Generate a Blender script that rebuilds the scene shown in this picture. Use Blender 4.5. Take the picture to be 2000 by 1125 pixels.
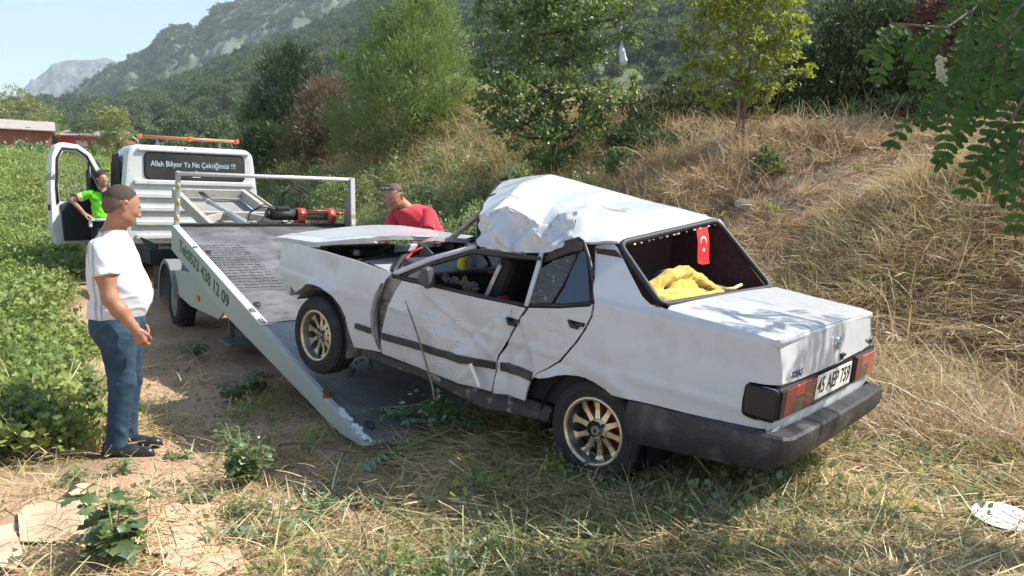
import bpy, bmesh, math, random
import numpy as np
from mathutils import Vector, Matrix, Euler
from mathutils.geometry import delaunay_2d_cdt
random.seed(7); rng = np.random.default_rng(7)
for o in list(bpy.data.objects): bpy.data.objects.remove(o)
S = bpy.context.scene; COL = S.collection; R = math.radians

# ---------------------------------------------------------------- camera
CAM_Z, PITCH, ROLL = 1.6318, 0.10143, 0.014139
cd = bpy.data.cameras.new('camera'); cam = bpy.data.objects.new('camera', cd); COL.objects.link(cam)
cd.sensor_width = 36; cd.lens = 36*1517.6/2000; cd.clip_start = .05; cd.clip_end = 20000
_c, _s = math.cos(PITCH), math.sin(PITCH); _cr, _sr = math.cos(ROLL), math.sin(ROLL)
_r = Vector((1,0,0)); _f = Vector((0,_c,-_s)); _u = Vector((0,_s,_c))
_r2 = _r*_cr+_u*_sr; _u2 = -_r*_sr+_u*_cr
cam.matrix_world = Matrix(((_r2.x,_u2.x,-_f.x,0),(_r2.y,_u2.y,-_f.y,0),(_r2.z,_u2.z,-_f.z,CAM_Z),(0,0,0,1)))
S.camera = cam
S.render.resolution_x = 1024; S.render.resolution_y = 576

# ---------------------------------------------------------------- sky, sun, exposure
SUN_EL = R(47); SUN_AZ = math.atan2(1.0, 0.12)       # clockwise from +Y
w = bpy.data.worlds.new('World'); S.world = w; w.use_nodes = True
nt = w.node_tree; nt.nodes.clear()
sky = nt.nodes.new('ShaderNodeTexSky'); sky.sky_type = 'NISHITA'; sky.sun_disc = False
sky.sun_elevation = SUN_EL; sky.sun_rotation = SUN_AZ; sky.altitude = 100; sky.air_density = 1.0; sky.dust_density = .7; sky.ozone_density = 1.0
bg = nt.nodes.new('ShaderNodeBackground'); bg.inputs['Strength'].default_value = .115
wo = nt.nodes.new('ShaderNodeOutputWorld'); nt.links.new(sky.outputs[0], bg.inputs[0]); nt.links.new(bg.outputs[0], wo.inputs[0])
sl = bpy.data.lights.new('sun', 'SUN'); sl.energy = 5.0; sl.angle = R(.53); sl.color = (1,.955,.87)
sun = bpy.data.objects.new('sun', sl); COL.objects.link(sun); sun.location = (10,2,12)
SD = Vector((math.sin(SUN_AZ)*math.cos(SUN_EL), math.cos(SUN_AZ)*math.cos(SUN_EL), math.sin(SUN_EL)))
sun.rotation_euler = SD.to_track_quat('Z','Y').to_euler()
vs = S.view_settings; vs.view_transform = 'Standard'; vs.look = 'None'; vs.exposure = 1.0; vs.gamma = 1; vs.use_curve_mapping = False
S.render.engine = 'CYCLES'
S.cycles.max_bounces = 5; S.cycles.diffuse_bounces = 2; S.cycles.glossy_bounces = 3; S.cycles.transparent_max_bounces = 6
S.cycles.adaptive_threshold = .03; S.cycles.transmission_bounces = 4; S.cycles.volume_bounces = 1

# ---------------------------------------------------------------- materials
def mat(name, col, rough=.6, metal=0, coat=0, noise=None, bump=None, spec=.5, trans=0, coord='Object', dirt=None, ior=1.45, alpha=1, sheen=0, rnd=0):
    """noise=(scale, colour2, lo, hi) mixes a second colour; bump=(scale, strength); dirt=(scale,colour,lo,hi)"""
    m = bpy.data.materials.new(name); m.use_nodes = True; n = m.node_tree.nodes; L = m.node_tree.links
    b = n['Principled BSDF']; b.inputs['Roughness'].default_value = rough; b.inputs['Metallic'].default_value = metal
    b.inputs['Base Color'].default_value = (*col, 1); b.inputs['Coat Weight'].default_value = coat; b.inputs['Coat Roughness'].default_value = .08
    b.inputs['Specular IOR Level'].default_value = spec; b.inputs['Transmission Weight'].default_value = trans; b.inputs['IOR'].default_value = ior
    b.inputs['Alpha'].default_value = alpha; b.inputs['Sheen Weight'].default_value = sheen
    tc = n.new('ShaderNodeTexCoord'); last = None
    def layer(last, spec4):
        sc, c2, lo, hi = spec4
        t = n.new('ShaderNodeTexNoise'); L.new(tc.outputs[coord], t.inputs['Vector']); t.inputs['Scale'].default_value = sc; t.inputs['Detail'].default_value = 8; t.inputs['Roughness'].default_value = .65
        r = n.new('ShaderNodeMapRange'); r.inputs['From Min'].default_value = lo; r.inputs['From Max'].default_value = hi; L.new(t.outputs['Fac'], r.inputs['Value'])
        x = n.new('ShaderNodeMix'); x.data_type = 'RGBA'; L.new(r.outputs[0], x.inputs['Factor'])
        if last is None: x.inputs['A'].default_value = (*col,1)
        else: L.new(last, x.inputs['A'])
        x.inputs['B'].default_value = (*c2,1); return x.outputs['Result']
    if noise: last = layer(last, noise)
    if dirt: last = layer(last, dirt)
    if rnd:
        oi = n.new('ShaderNodeObjectInfo'); h = n.new('ShaderNodeHueSaturation')
        r = n.new('ShaderNodeMapRange'); r.inputs['To Min'].default_value = 1-rnd; r.inputs['To Max'].default_value = 1+rnd; L.new(oi.outputs['Random'], r.inputs['Value'])
        L.new(r.outputs[0], h.inputs['Value'])
        if last is None: h.inputs['Color'].default_value = (*col,1)
        else: L.new(last, h.inputs['Color'])
        last = h.outputs[0]
    if last is not None: L.new(last, b.inputs['Base Color'])
    if bump:
        t = n.new('ShaderNodeTexNoise'); L.new(tc.outputs[coord], t.inputs['Vector']); t.inputs['Scale'].default_value = bump[0]; t.inputs['Detail'].default_value = 6
        bm_ = n.new('ShaderNodeBump'); bm_.inputs['Strength'].default_value = bump[1]; bm_.inputs['Distance'].default_value = .02
        L.new(t.outputs['Fac'], bm_.inputs['Height']); L.new(bm_.outputs[0], b.inputs['Normal'])
    return m
def leafmat(name, c1, c2, trans=.35, rough=.5, c3=None, c3p=.1, gloss=.06):
    """leaf: colour spread from the 'rnd' attribute and per-instance random, diffuse + translucent"""
    m = bpy.data.materials.new(name); m.use_nodes = True; n = m.node_tree.nodes; L = m.node_tree.links; n.clear()
    out = n.new('ShaderNodeOutputMaterial')
    at = n.new('ShaderNodeAttribute'); at.attribute_name = 'rnd'
    oi = n.new('ShaderNodeObjectInfo')
    ad = n.new('ShaderNodeMath'); ad.operation = 'MULTIPLY_ADD'; L.new(oi.outputs['Random'], ad.inputs[0]); ad.inputs[1].default_value = .5
    h = n.new('ShaderNodeMath'); h.operation = 'MULTIPLY'; L.new(at.outputs['Fac'], h.inputs[0]); h.inputs[1].default_value = .5; L.new(h.outputs[0], ad.inputs[2])
    cr = n.new('ShaderNodeValToRGB'); L.new(ad.outputs[0], cr.inputs[0]); e = cr.color_ramp.elements
    e[0].color = (*c1,1); e[0].position = .15; e[1].color = (*c2,1); e[1].position = .8
    if c3: x = e.new(1-c3p); x.color = (*c3,1); 
    d = n.new('ShaderNodeBsdfDiffuse'); t = n.new('ShaderNodeBsdfTranslucent'); g = n.new('ShaderNodeBsdfGlossy'); g.inputs['Roughness'].default_value = rough
    hs = n.new('ShaderNodeHueSaturation'); hs.inputs['Hue'].default_value = .485; hs.inputs['Saturation'].default_value = 1.1; hs.inputs['Value'].default_value = 1.5
    L.new(cr.outputs[0], hs.inputs['Color']); L.new(cr.outputs[0], d.inputs[0]); L.new(hs.outputs[0], t.inputs[0])
    m1 = n.new('ShaderNodeMixShader'); m1.inputs[0].default_value = trans; L.new(d.outputs[0], m1.inputs[1]); L.new(t.outputs[0], m1.inputs[2])
    m2 = n.new('ShaderNodeMixShader'); m2.inputs[0].default_value = gloss; L.new(m1.outputs[0], m2.inputs[1]); L.new(g.outputs[0], m2.inputs[2])
    L.new(m2.outputs[0], out.inputs[0]); return m

# ---------------------------------------------------------------- object helpers
def tag(o, label=None, cat=None, group=None, kind=None):
    if label: o['label'] = label
    if cat: o['category'] = cat
    if group: o['group'] = group
    if kind: o['kind'] = kind
    return o
def link(name, me, m=None, parent=None):
    o = bpy.data.objects.new(name, me); COL.objects.link(o)
    if m is not None:
        if isinstance(m, (list,tuple)):
            for k in m: me.materials.append(k)
        else: me.materials.append(m)
    if parent is not None: o.parent = parent
    return o
def empty(name, loc=(0,0,0), rz=0):
    o = bpy.data.objects.new(name, None); COL.objects.link(o); o.location = loc; o.rotation_euler = (0,0,rz); o.empty_display_size = .2
    return o
def dup(o, parent=None):
    c = o.copy(); COL.objects.link(c)
    if parent is not None: c.parent = parent
    for ch in list(o.children): dup(ch, c)
    return c
def fastmesh(name, V, Fs, smooth=False, rnd=None, matidx=None):
    """V (n,3); Fs: list of int arrays each (k, m) """
    me = bpy.data.meshes.new(name); V = np.asarray(V, np.float32)
    me.vertices.add(len(V)); me.vertices.foreach_set('co', V.ravel())
    Fs = [np.asarray(f, np.int32) for f in Fs if len(f)]
    nl = sum(f.size for f in Fs); npoly = sum(len(f) for f in Fs)
    me.loops.add(nl); me.polygons.add(npoly)
    me.loops.foreach_set('vertex_index', np.concatenate([f.ravel() for f in Fs]))
    tot = np.concatenate([np.full(len(f), f.shape[1], np.int32) for f in Fs])
    st = np.concatenate([[0], np.cumsum(tot)[:-1]]).astype(np.int32)
    me.polygons.foreach_set('loop_start', st); me.polygons.foreach_set('loop_total', tot)
    me.polygons.foreach_set('use_smooth', np.full(npoly, smooth))
    if matidx is not None: me.polygons.foreach_set('material_index', np.asarray(matidx, np.int32))
    if rnd is not None:
        a = me.attributes.new('rnd', 'FLOAT', 'POINT'); a.data.foreach_set('value', np.asarray(rnd, np.float32))
    me.update(calc_edges=True); me.validate(); return me
class MB:
    """collects primitives into ONE mesh"""
    def __init__(s): s.bm = bmesh.new()
    def _x(s, vs, M=None, mi=0, fs=None):
        if M is not None: bmesh.ops.transform(s.bm, matrix=M, verts=vs)
        return vs
    def box(s, c, d, rot=(0,0,0), bev=0, M=None):
        r = bmesh.ops.create_cube(s.bm, size=1); vs = r['verts']
        T = Matrix.Translation(c) @ Euler(rot).to_matrix().to_4x4() @ Matrix.Diagonal((*d,1))
        bmesh.ops.transform(s.bm, matrix=T, verts=vs)
        if bev:
            es = list({e for v in vs for e in v.link_edges}); rr = bmesh.ops.bevel(s.bm, geom=es, offset=bev, segments=2, affect='EDGES', profile=.5)
            vs = list({v for f in rr['faces'] for v in f.verts} | {v for v in vs if v.is_valid})
        if M is not None: bmesh.ops.transform(s.bm, matrix=M, verts=vs)
        return s
    def tube(s, pts, r, n=8, caps=True, ry=None):
        pts = [Vector(p) for p in pts]; rings = []
        rs = r if isinstance(r,(list,tuple)) else [r]*len(pts)
        up = None
        for i, p in enumerate(pts):
            t = (pts[min(i+1,len(pts)-1)]-pts[max(i-1,0)]).normalized()
            if up is None: up = t.orthogonal().normalized()
            up = (up - t*up.dot(t)).normalized() if (up - t*up.dot(t)).length > 1e-5 else t.orthogonal().normalized()
            sd = t.cross(up)
            rings.append([s.bm.verts.new(p + (up*math.cos(a)+sd*math.sin(a))*rs[i]) for a in [2*math.pi*k/n for k in range(n)]])
        for a, b in zip(rings, rings[1:]):
            for k in range(n):
                f = s.bm.faces.new((a[k], a[(k+1)%n], b[(k+1)%n], b[k])); f.smooth = True
        if caps and n > 2:
            s.bm.faces.new(rings[0][::-1]); s.bm.faces.new(rings[-1])
        return s
    def lathe(s, prof, n=32, axis='y', c=(0,0,0), close=False):
        """prof: list of (a, r): a along axis"""
        rings = []
        for a, r in prof:
            ring = []
            for k in range(n):
                t = 2*math.pi*k/n; p = {'y':(r*math.cos(t), a, r*math.sin(t)), 'z':(r*math.cos(t), r*math.sin(t), a), 'x':(a, r*math.cos(t), r*math.sin(t))}[axis]
                ring.append(s.bm.verts.new(Vector(p)+Vector(c)))
            rings.append(ring)
        prs = list(zip(rings, rings[1:])); 
        if close: prs.append((rings[-1], rings[0]))
        for a, b in prs:
            for k in range(n):
                f = s.bm.faces.new((a[k], a[(k+1)%n], b[(k+1)%n], b[k])); f.smooth = True
        if not close:
            if prof[0][1] > 1e-4: s.bm.faces.new(rings[0][::-1])
            if prof[-1][1] > 1e-4: s.bm.faces.new(rings[-1])
        return s
    def prism(s, poly, a0, a1, axis='y'):
        """2D polygon extruded between a0 and a1 along axis. poly coords are the other two axes in order"""
        def P(p, a): return {'y':(p[0],a,p[1]), 'x':(a,p[0],p[1]), 'z':(p[0],p[1],a)}[axis]
        A = [s.bm.verts.new(P(p,a0)) for p in poly]; B = [s.bm.verts.new(P(p,a1)) for p in poly]
        s.bm.faces.new(A); s.bm.faces.new(B[::-1]); n = len(poly)
        for k in range(n): s.bm.faces.new((A[k],B[k],B[(k+1)%n],A[(k+1)%n]))
        return s
    def quad(s, *p):
        s.bm.faces.new([s.bm.verts.new(q) for q in p]); return s
    def build(s, name, m, parent=None, smooth=None, bevel=None, M=None):
        bmesh.ops.recalc_face_normals(s.bm, faces=s.bm.faces)
        if smooth is not None:
            for f in s.bm.faces: f.smooth = smooth
        if M is not None: s.bm.transform(M)
        me = bpy.data.meshes.new(name); s.bm.to_mesh(me); s.bm.free()
        o = link(name, me, m, parent)
        if bevel:
            b = o.modifiers.new('bevel','BEVEL'); b.width = bevel; b.segments = 2; b.limit_method = 'ANGLE'; b.angle_limit = R(40)
            b.harden_normals = False
        return o
def remesh2d(outline, holes=(), step=.025, jitter=.0):
    """constrained delaunay of polygon with interior grid -> (pts2d, tris)"""
    def dens(loop):
        out = []
        for i, p in enumerate(loop):
            q = loop[(i+1)%len(loop)]; d = math.dist(p,q); k = max(1, int(round(d/step)))
            for j in range(k): out.append((p[0]+(q[0]-p[0])*j/k, p[1]+(q[1]-p[1])*j/k))
        return out
    loops = [dens(outline)] + [dens(h) for h in holes]
    def inside(p, lp):
        x, y = p; c = False
        for i in range(len(lp)):
            x1,y1 = lp[i]; x2,y2 = lp[i-1]
            if (y1>y) != (y2>y) and x < (x2-x1)*(y-y1)/(y2-y1)+x1: c = not c
        return c
    def near(p, lp, d):
        for i in range(len(lp)):
            if abs(lp[i][0]-p[0]) < d and abs(lp[i][1]-p[1]) < d: return True
        return False
    xs = [p[0] for p in outline]; ys = [p[1] for p in outline]
    pts = [p for l in loops for p in l]; edges = []; b = 0
    for l in loops:
        edges += [(b+i, b+(i+1)%len(l)) for i in range(len(l))]; b += len(l)
    y = min(ys); row = 0
    while y < max(ys):
        x = min(xs) + (step/2 if row%2 else 0)
        while x < max(xs):
            p = (x,y)
            if inside(p, outline) and not any(inside(p,h) for h in holes) and not any(near(p,l,step*.6) for l in loops): pts.append(p)
            x += step
        y += step*.87; row += 1
    r = delaunay_2d_cdt([Vector(p) for p in pts], edges, [], 0, 1e-6)
    P = [tuple(v) for v in r[0]]; T = []
    for f in r[2]:
        c = (sum(P[i][0] for i in f)/len(f), sum(P[i][1] for i in f)/len(f))
        if inside(c, loops[0]) and not any(inside(c,h) for h in loops[1:]): T.append(list(f))
    return P, T
def panel(name, outline, fn, m, parent, holes=(), step=.03, thick=.012, smooth=True):
    """sheet over a 2D outline lifted to 3D by fn(u,v), with real thickness"""
    P, T = remesh2d(outline, holes, step)
    me = bpy.data.meshes.new(name); me.from_pydata([fn(*p) for p in P], [], T)
    for f in me.polygons: f.use_smooth = smooth
    o = link(name, me, m, parent)
    if thick:
        so = o.modifiers.new('thickness','SOLIDIFY'); so.thickness = thick; so.offset = 0; so.use_rim = True
        e = o.modifiers.new('split','EDGE_SPLIT'); e.split_angle = R(55)
    return o
def text(name, s, size, m, parent, M, ext=.001, align='CENTER', font_shear=0, bold=0):
    cu = bpy.data.curves.new(name, 'FONT'); cu.body = s; cu.size = size; cu.extrude = ext; cu.align_x = align; cu.align_y = 'CENTER'; cu.shear = font_shear; cu.offset = bold
    cu.resolution_u = 3
    t = bpy.data.objects.new('tmp', cu); COL.objects.link(t); dg = bpy.context.evaluated_depsgraph_get(); dg.update()
    me = bpy.data.meshes.new_from_object(t.evaluated_get(dg)); bpy.data.objects.remove(t); bpy.data.curves.remove(cu)
    me.name = name; me.materials.clear(); me.transform(M); return link(name, me, m, parent)
def frame(o, x, y, z):
    """4x4 from origin and axis vectors"""
    return Matrix(((x[0],y[0],z[0],o[0]),(x[1],y[1],z[1],o[1]),(x[2],y[2],z[2],o[2]),(0,0,0,1)))
def split_loose(o):
    """each connected piece of a mesh becomes an object of its own under the same parent"""
    bm = bmesh.new(); bm.from_mesh(o.data); bm.verts.ensure_lookup_table(); seen = set(); isl = []
    for v in bm.verts:
        if v.index in seen: continue
        st = [v]; seen.add(v.index); g = []
        while st:
            a = st.pop(); g.append(a.index)
            for e in a.link_edges:
                b = e.other_vert(a)
                if b.index not in seen: seen.add(b.index); st.append(b)
        isl.append(set(g))
    for k, g in enumerate(isl):
        b2 = bm.copy(); bmesh.ops.delete(b2, geom=[v for v in b2.verts if v.index not in g], context='VERTS')
        if k == 0: keep = b2
        else:
            me = bpy.data.meshes.new(o.name.split('.')[0]); b2.to_mesh(me); b2.free(); me.materials.append(o.data.materials[0]); c = bpy.data.objects.new(o.name.split('.')[0], me); COL.objects.link(c); c.parent = o.parent; c.matrix_local = o.matrix_local.copy()
    keep.to_mesh(o.data); keep.free(); bm.free()
# ---------------------------------------------------------------- signed-distance modelling (surface nets): one continuous skin
class SDF:
    def __init__(s): s.ops = []
    def cone(s, p0, r0, p1, r1, k=.02, sx=None): s.ops.append(('c', np.array(p0,float), r0, np.array(p1,float), r1, k)); return s
    def chain(s, pts, rs, k=.02):
        for i in range(len(pts)-1): s.cone(pts[i], rs[i], pts[i+1], rs[i+1], k)
        return s
    def ell(s, c, r, k=.02, rot=(0,0,0), sub=False):
        s.ops.append(('e', np.array(c,float), np.array(r,float), np.array(Euler(rot).to_matrix().transposed()), k, sub)); return s
    def cut(s, p, n, k=.004): s.ops.append(('p', np.array(p,float), np.array(n,float)/np.linalg.norm(n), k)); return s   # removes side n points to
    def ev(s, X, grow=0):
        d = np.full(X.shape[0], 9., np.float32)
        for o in s.ops:
            if o[0] == 'c':
                _, a, ra, b, rb, k = o; ab = b-a; t = np.clip(((X-a)@ab)/max(ab@ab,1e-9),0,1)
                q = np.linalg.norm(X-a-t[:,None]*ab,axis=1) - (ra+(rb-ra)*t)
                h = np.clip(.5+.5*(d-q)/k,0,1); d = d*(1-h)+q*h - k*h*(1-h)
            elif o[0] == 'e':
                _, c, r, M, k, sub = o; Y = (X-c)@M.T; l = np.linalg.norm(Y/r,axis=1); l2 = np.linalg.norm(Y/(r*r),axis=1)+1e-9
                q = l*(l-1)/l2
                if sub: h = np.clip(.5-.5*(d+q)/k,0,1); d = d*(1-h)-q*h + k*h*(1-h)
                else: h = np.clip(.5+.5*(d-q)/k,0,1); d = d*(1-h)+q*h - k*h*(1-h)
            elif o[0] == 'p':
                _, p, n, k = o; q = (X-p)@n; d = np.maximum(d, q)
            elif o[0] == 'f': d = d + o[1](X)
        return d
    def disp(s, fn): s.ops.append(('f', fn)); return s
    def mesh(s, lo, hi, h):
        lo = np.array(lo,float); hi = np.array(hi,float); n = np.ceil((hi-lo)/h).astype(int)+1
        gx, gy, gz = [lo[i]+h*np.arange(n[i]) for i in range(3)]
        X = np.stack(np.meshgrid(gx,gy,gz,indexing='ij'),-1).reshape(-1,3); D = np.empty(len(X), np.float32)
        for i in range(0,len(X),400000): D[i:i+400000] = s.ev(X[i:i+400000])
        D = D.reshape(n); sg = D < 0
        cells = {}; c8 = [(i,j,k) for i in (0,1) for j in (0,1) for k in (0,1)]
        cnt = sum(sg[i:n[0]-1+i, j:n[1]-1+j, k:n[2]-1+k].astype(int) for i,j,k in c8)
        act = (cnt>0)&(cnt<8); idx = -np.ones(act.shape,int); A = np.argwhere(act); idx[act] = np.arange(len(A))
        acc = np.zeros((len(A),3)); w = np.zeros(len(A))
        for ax in range(3):
            for o in [(a,b) for a in (0,1) for b in (0,1)]:
                o0 = list(o); o0.insert(ax,0); o1 = list(o); o1.insert(ax,1)
                a = D[tuple((A+o0).T)]; b = D[tuple((A+o1).T)]; m = (a<0)!=(b<0)
                t = np.where(m, a/np.where(m,a-b,1), 0); p = A+np.array(o0); p = p.astype(float); p[:,ax] += t
                acc += p*m[:,None]; w += m
        V = lo+h*acc/w[:,None]; F = []
        for ax in range(3):
            u, v = (ax+1)%3, (ax+2)%3
            sl0 = [slice(0,n[0]),slice(0,n[1]),slice(0,n[2])]; a = np.moveaxis(sg,ax,0)
            e = np.argwhere(np.moveaxis(a[:-1]!=a[1:],0,ax))
            e = e[(e[:,u]>0)&(e[:,v]>0)&(e[:,u]<n[u]-1)&(e[:,v]<n[v]-1)]
            du = np.zeros(3,int); du[u] = 1; dv = np.zeros(3,int); dv[v] = 1
            q = np.stack([idx[tuple((e-du-dv).T)], idx[tuple((e-dv).T)], idx[tuple(e.T)], idx[tuple((e-du).T)]],1)
            fl = ~sg[tuple(e.T)]; q[fl] = q[fl][:,::-1]; F.append(q)
        F = np.concatenate(F); F = F[(F>=0).all(1)]
        return V, F
def sdfobj(name, parts, m, parent):
    """parts: list of (sdf, lo, hi, h) merged into one mesh"""
    Vs, Fs, b = [], [], 0
    for s, lo, hi, h in parts:
        V, F = s.mesh(lo, hi, h); Vs.append(V); Fs.append(F+b); b += len(V)
    return link(name, fastmesh(name, np.concatenate(Vs), [np.concatenate(Fs)], smooth=True), m, parent)
# ================================================================ TERRAIN
UD = (-.5715,.8206); VD = (.8206,.5715)
def uv_(x,y): return UD[0]*x+UD[1]*y, VD[0]*x+VD[1]*y
def sstep(t): t = np.clip(t,0,1); return t*t*(3-2*t)
def wav(x,y,s,seed):
    r = np.random.default_rng(seed); o = 0
    for k in range(6):
        a = r.uniform(0,6.28); f = s*(1.6**k)*r.uniform(.8,1.2); o = o + np.sin((x*np.cos(a)+y*np.sin(a))*f+r.uniform(0,6.28))/(1.6**k)
    return o/2.2
def H(x, y):
    x = np.asarray(x,float); y = np.asarray(y,float); u, v = uv_(x,y)
    b = .085*(np.clip(u-10,0,None) - np.clip(u-76,0,None)); b = b*sstep((u-8)/5)
    mound = .13*sstep((v-1.9)/1.0)*sstep((6-u)/2)
    Bh = 2.75+.1*np.clip(u-6,0,14)
    t = (v-5.3-.25*wav(x,y,.7,3)*(v>0))/6.6; bank = Bh*sstep(t)*(1-sstep((u-21)/9))
    n = .018*wav(x,y,3.1,1)+.010*wav(x,y,9,2)
    n = n*(1+3.5*sstep((v-4.8)/1.5)) + (.10*wav(x,y,1.2,5)+.05*np.abs(wav(x,y,3.2,15)))*sstep((v-5)/1.5)
    rut = -.03*np.exp(-((v-1.25)/.35)**2)*sstep((u-3)/2)
    rut = rut -.06*np.exp(-(((x-1.95)*.729+(y-4.3)*.684)/.16)**2)*sstep((x-1.0)/.5)*sstep((3.0-x)/.5)
    return b+mound+bank+n+rut
def Hs(x,y): return float(H(np.array([x]),np.array([y]))[0])
def ground():
    rad = np.concatenate([[0],np.geomspace(.6,170,230)]); az = np.concatenate([np.linspace(-52,52,420),np.linspace(52,308,90)[1:-1]])*np.pi/180
    A, Rr = np.meshgrid(az, rad[1:], indexing='ij'); X = Rr*np.sin(A); Y = Rr*np.cos(A); Z = H(X,Y)
    V = np.stack([X,Y,Z],-1).reshape(-1,3); na, nr = A.shape; c = len(V); V = np.vstack([V,[[0,0,Hs(0,0)]]])
    i = np.arange(na)[:,None]; j = np.arange(nr-1)[None]; i2 = (i+1)%na
    q = np.stack([i*nr+j, i*nr+j+1, i2*nr+j+1, i2*nr+j],-1).reshape(-1,4)[:, ::1]
    t = np.stack([np.arange(na)*nr, ((np.arange(na)+1)%na)*nr, np.full(na,c)],-1)
    me = fastmesh('ground', V, [q[:,::-1],t], smooth=True)
    # litter / soil masks as attributes of the ground itself
    u, v = uv_(V[:,0],V[:,1]); x, y = V[:,0], V[:,1]
    field = sstep((1.0+.10*np.clip(u-7,0,99)+1.2*np.clip(u-18,0,9)-v+.35*wav(x,y,1.1,9))/.8)*sstep((y-4.2)/.8); a = me.attributes.new('field','FLOAT','POINT'); a.data.foreach_set('value', field.astype(np.float32))
    straw = sstep((v-2.75+.5*wav(x,y,1.3,8))/1.0)*.85*(1-.8*np.exp(-(((x-1.95)*.729+(y-4.3)*.684)/.2)**2)*sstep((x-1.0)/.5)); a = me.attributes.new('straw','FLOAT','POINT'); a.data.foreach_set('value', straw.astype(np.float32))
    m = bpy.data.materials.new('earth'); m.use_nodes = True; n = m.node_tree.nodes; L = m.node_tree.links; b = n['Principled BSDF']; b.inputs['Roughness'].default_value = .95; b.inputs['Specular IOR Level'].default_value = .15
    tc = n.new('ShaderNodeTexCoord')
    def noi(s,d=8): t = n.new('ShaderNodeTexNoise'); t.inputs['Scale'].default_value = s; t.inputs['Detail'].default_value = d; t.inputs['Roughness'].default_value = .7; L.new(tc.outputs['Object'], t.inputs['Vector']); return t
    def mix(fac, a, bcol):
        x = n.new('ShaderNodeMix'); x.data_type = 'RGBA'
        if isinstance(fac,(int,float)): x.inputs['Factor'].default_value = fac
        else: L.new(fac, x.inputs['Factor'])
        for k, s in (('A',a),('B',bcol)):
            if isinstance(s,tuple): x.inputs[k].default_value = (*s,1)
            else: L.new(s, x.inputs[k])
        return x.outputs['Result']
    def ramp(o, lo, hi): r = n.new('ShaderNodeMapRange'); r.inputs['From Min'].default_value = lo; r.inputs['From Max'].default_value = hi; L.new(o, r.inputs['Value']); return r.outputs[0]
    def attr(s): t = n.new('ShaderNodeAttribute'); t.attribute_name = s; return t.outputs['Fac']
    c = mix(ramp(noi(1.7).outputs['Fac'],.35,.68), (.56,.375,.245), (.42,.27,.165))
    c = mix(ramp(noi(22).outputs['Fac'],.52,.72), c, (.66,.48,.33))
    c = mix(ramp(noi(60).outputs['Fac'],.60,.72), c, (.17,.11,.065))
    s = mix(ramp(noi(38).outputs['Fac'],.35,.65), (.34,.245,.14), (.15,.10,.065)); s = mix(ramp(noi(1.1).outputs['Fac'],.5,.62), s, (.17,.105,.07))
    g = mix(ramp(noi(25).outputs['Fac'],.4,.65), (.09,.10,.035), (.20,.15,.07))
    c = mix(attr('straw'), c, s); c = mix(attr('field'), c, g); L.new(c, b.inputs['Base Color'])
    bp_ = n.new('ShaderNodeBump'); bp_.inputs['Strength'].default_value = .8; bp_.inputs['Distance'].default_value = .03; L.new(noi(34,12).outputs['Fac'], bp_.inputs['Height']); L.new(bp_.outputs[0], b.inputs['Normal'])
    o = link('ground', me, m); tag(o, 'dusty tan earth track running beside the field and up the straw-littered bank', None, None, 'structure')
ground()
# ---------------------------------------------------------------- scatter with geometry nodes
def scatter(name, P, rot, scl, idx, sources, m, label, cat=None, kind='stuff', parent=None):
    c = bpy.data.collections.new(name+'_kinds')
    for s in sources: c.objects.link(s)
    me = bpy.data.meshes.new(name); P = np.asarray(P,np.float32); me.vertices.add(len(P)); me.vertices.foreach_set('co', P.ravel())
    a = me.attributes.new('rot','FLOAT_VECTOR','POINT'); a.data.foreach_set('vector', np.asarray(rot,np.float32).ravel())
    a = me.attributes.new('scl','FLOAT','POINT'); a.data.foreach_set('value', np.asarray(scl,np.float32))
    a = me.attributes.new('idx','INT','POINT'); a.data.foreach_set('value', np.asarray(idx,np.int32))
    o = link(name, me, None, parent); tag(o, label, cat, None, kind)
    ng = bpy.data.node_groups.new(name, 'GeometryNodeTree'); ng.interface.new_socket('Geometry', in_out='INPUT', socket_type='NodeSocketGeometry'); ng.interface.new_socket('Geometry', in_out='OUTPUT', socket_type='NodeSocketGeometry')
    n = ng.nodes; L = ng.links; gi = n.new('NodeGroupInput'); go = n.new('NodeGroupOutput')
    ip = n.new('GeometryNodeInstanceOnPoints'); ci = n.new('GeometryNodeCollectionInfo'); ci.inputs['Collection'].default_value = c; ci.inputs['Separate Children'].default_value = True; ci.inputs['Reset Children'].default_value = True
    ip.inputs['Pick Instance'].default_value = True
    def na(nm, ty): t = n.new('GeometryNodeInputNamedAttribute'); t.data_type = ty; t.inputs['Name'].default_value = nm; return t.outputs['Attribute']
    L.new(gi.outputs[0], ip.inputs['Points']); L.new(ci.outputs[0], ip.inputs['Instance']); L.new(na('idx','INT'), ip.inputs['Instance Index'])
    er = n.new('FunctionNodeEulerToRotation'); L.new(na('rot','FLOAT_VECTOR'), er.inputs[0]); L.new(er.outputs[0], ip.inputs['Rotation']); L.new(na('scl','FLOAT'), ip.inputs['Scale'])
    L.new(ip.outputs[0], go.inputs[0]); md = o.modifiers.new('scatter','NODES'); md.node_group = ng
    return o
def src(name, me, m):   # instance source: never linked to the scene itself
    o = bpy.data.objects.new(name, me)
    for k in (m if isinstance(m,(list,tuple)) else [m]): me.materials.append(k)
    return o
def rand_dirs(n, up=0.):
    d = rng.normal(size=(n,3)); d[:,2] += up; return d/np.linalg.norm(d,axis=1,keepdims=True)
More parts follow.
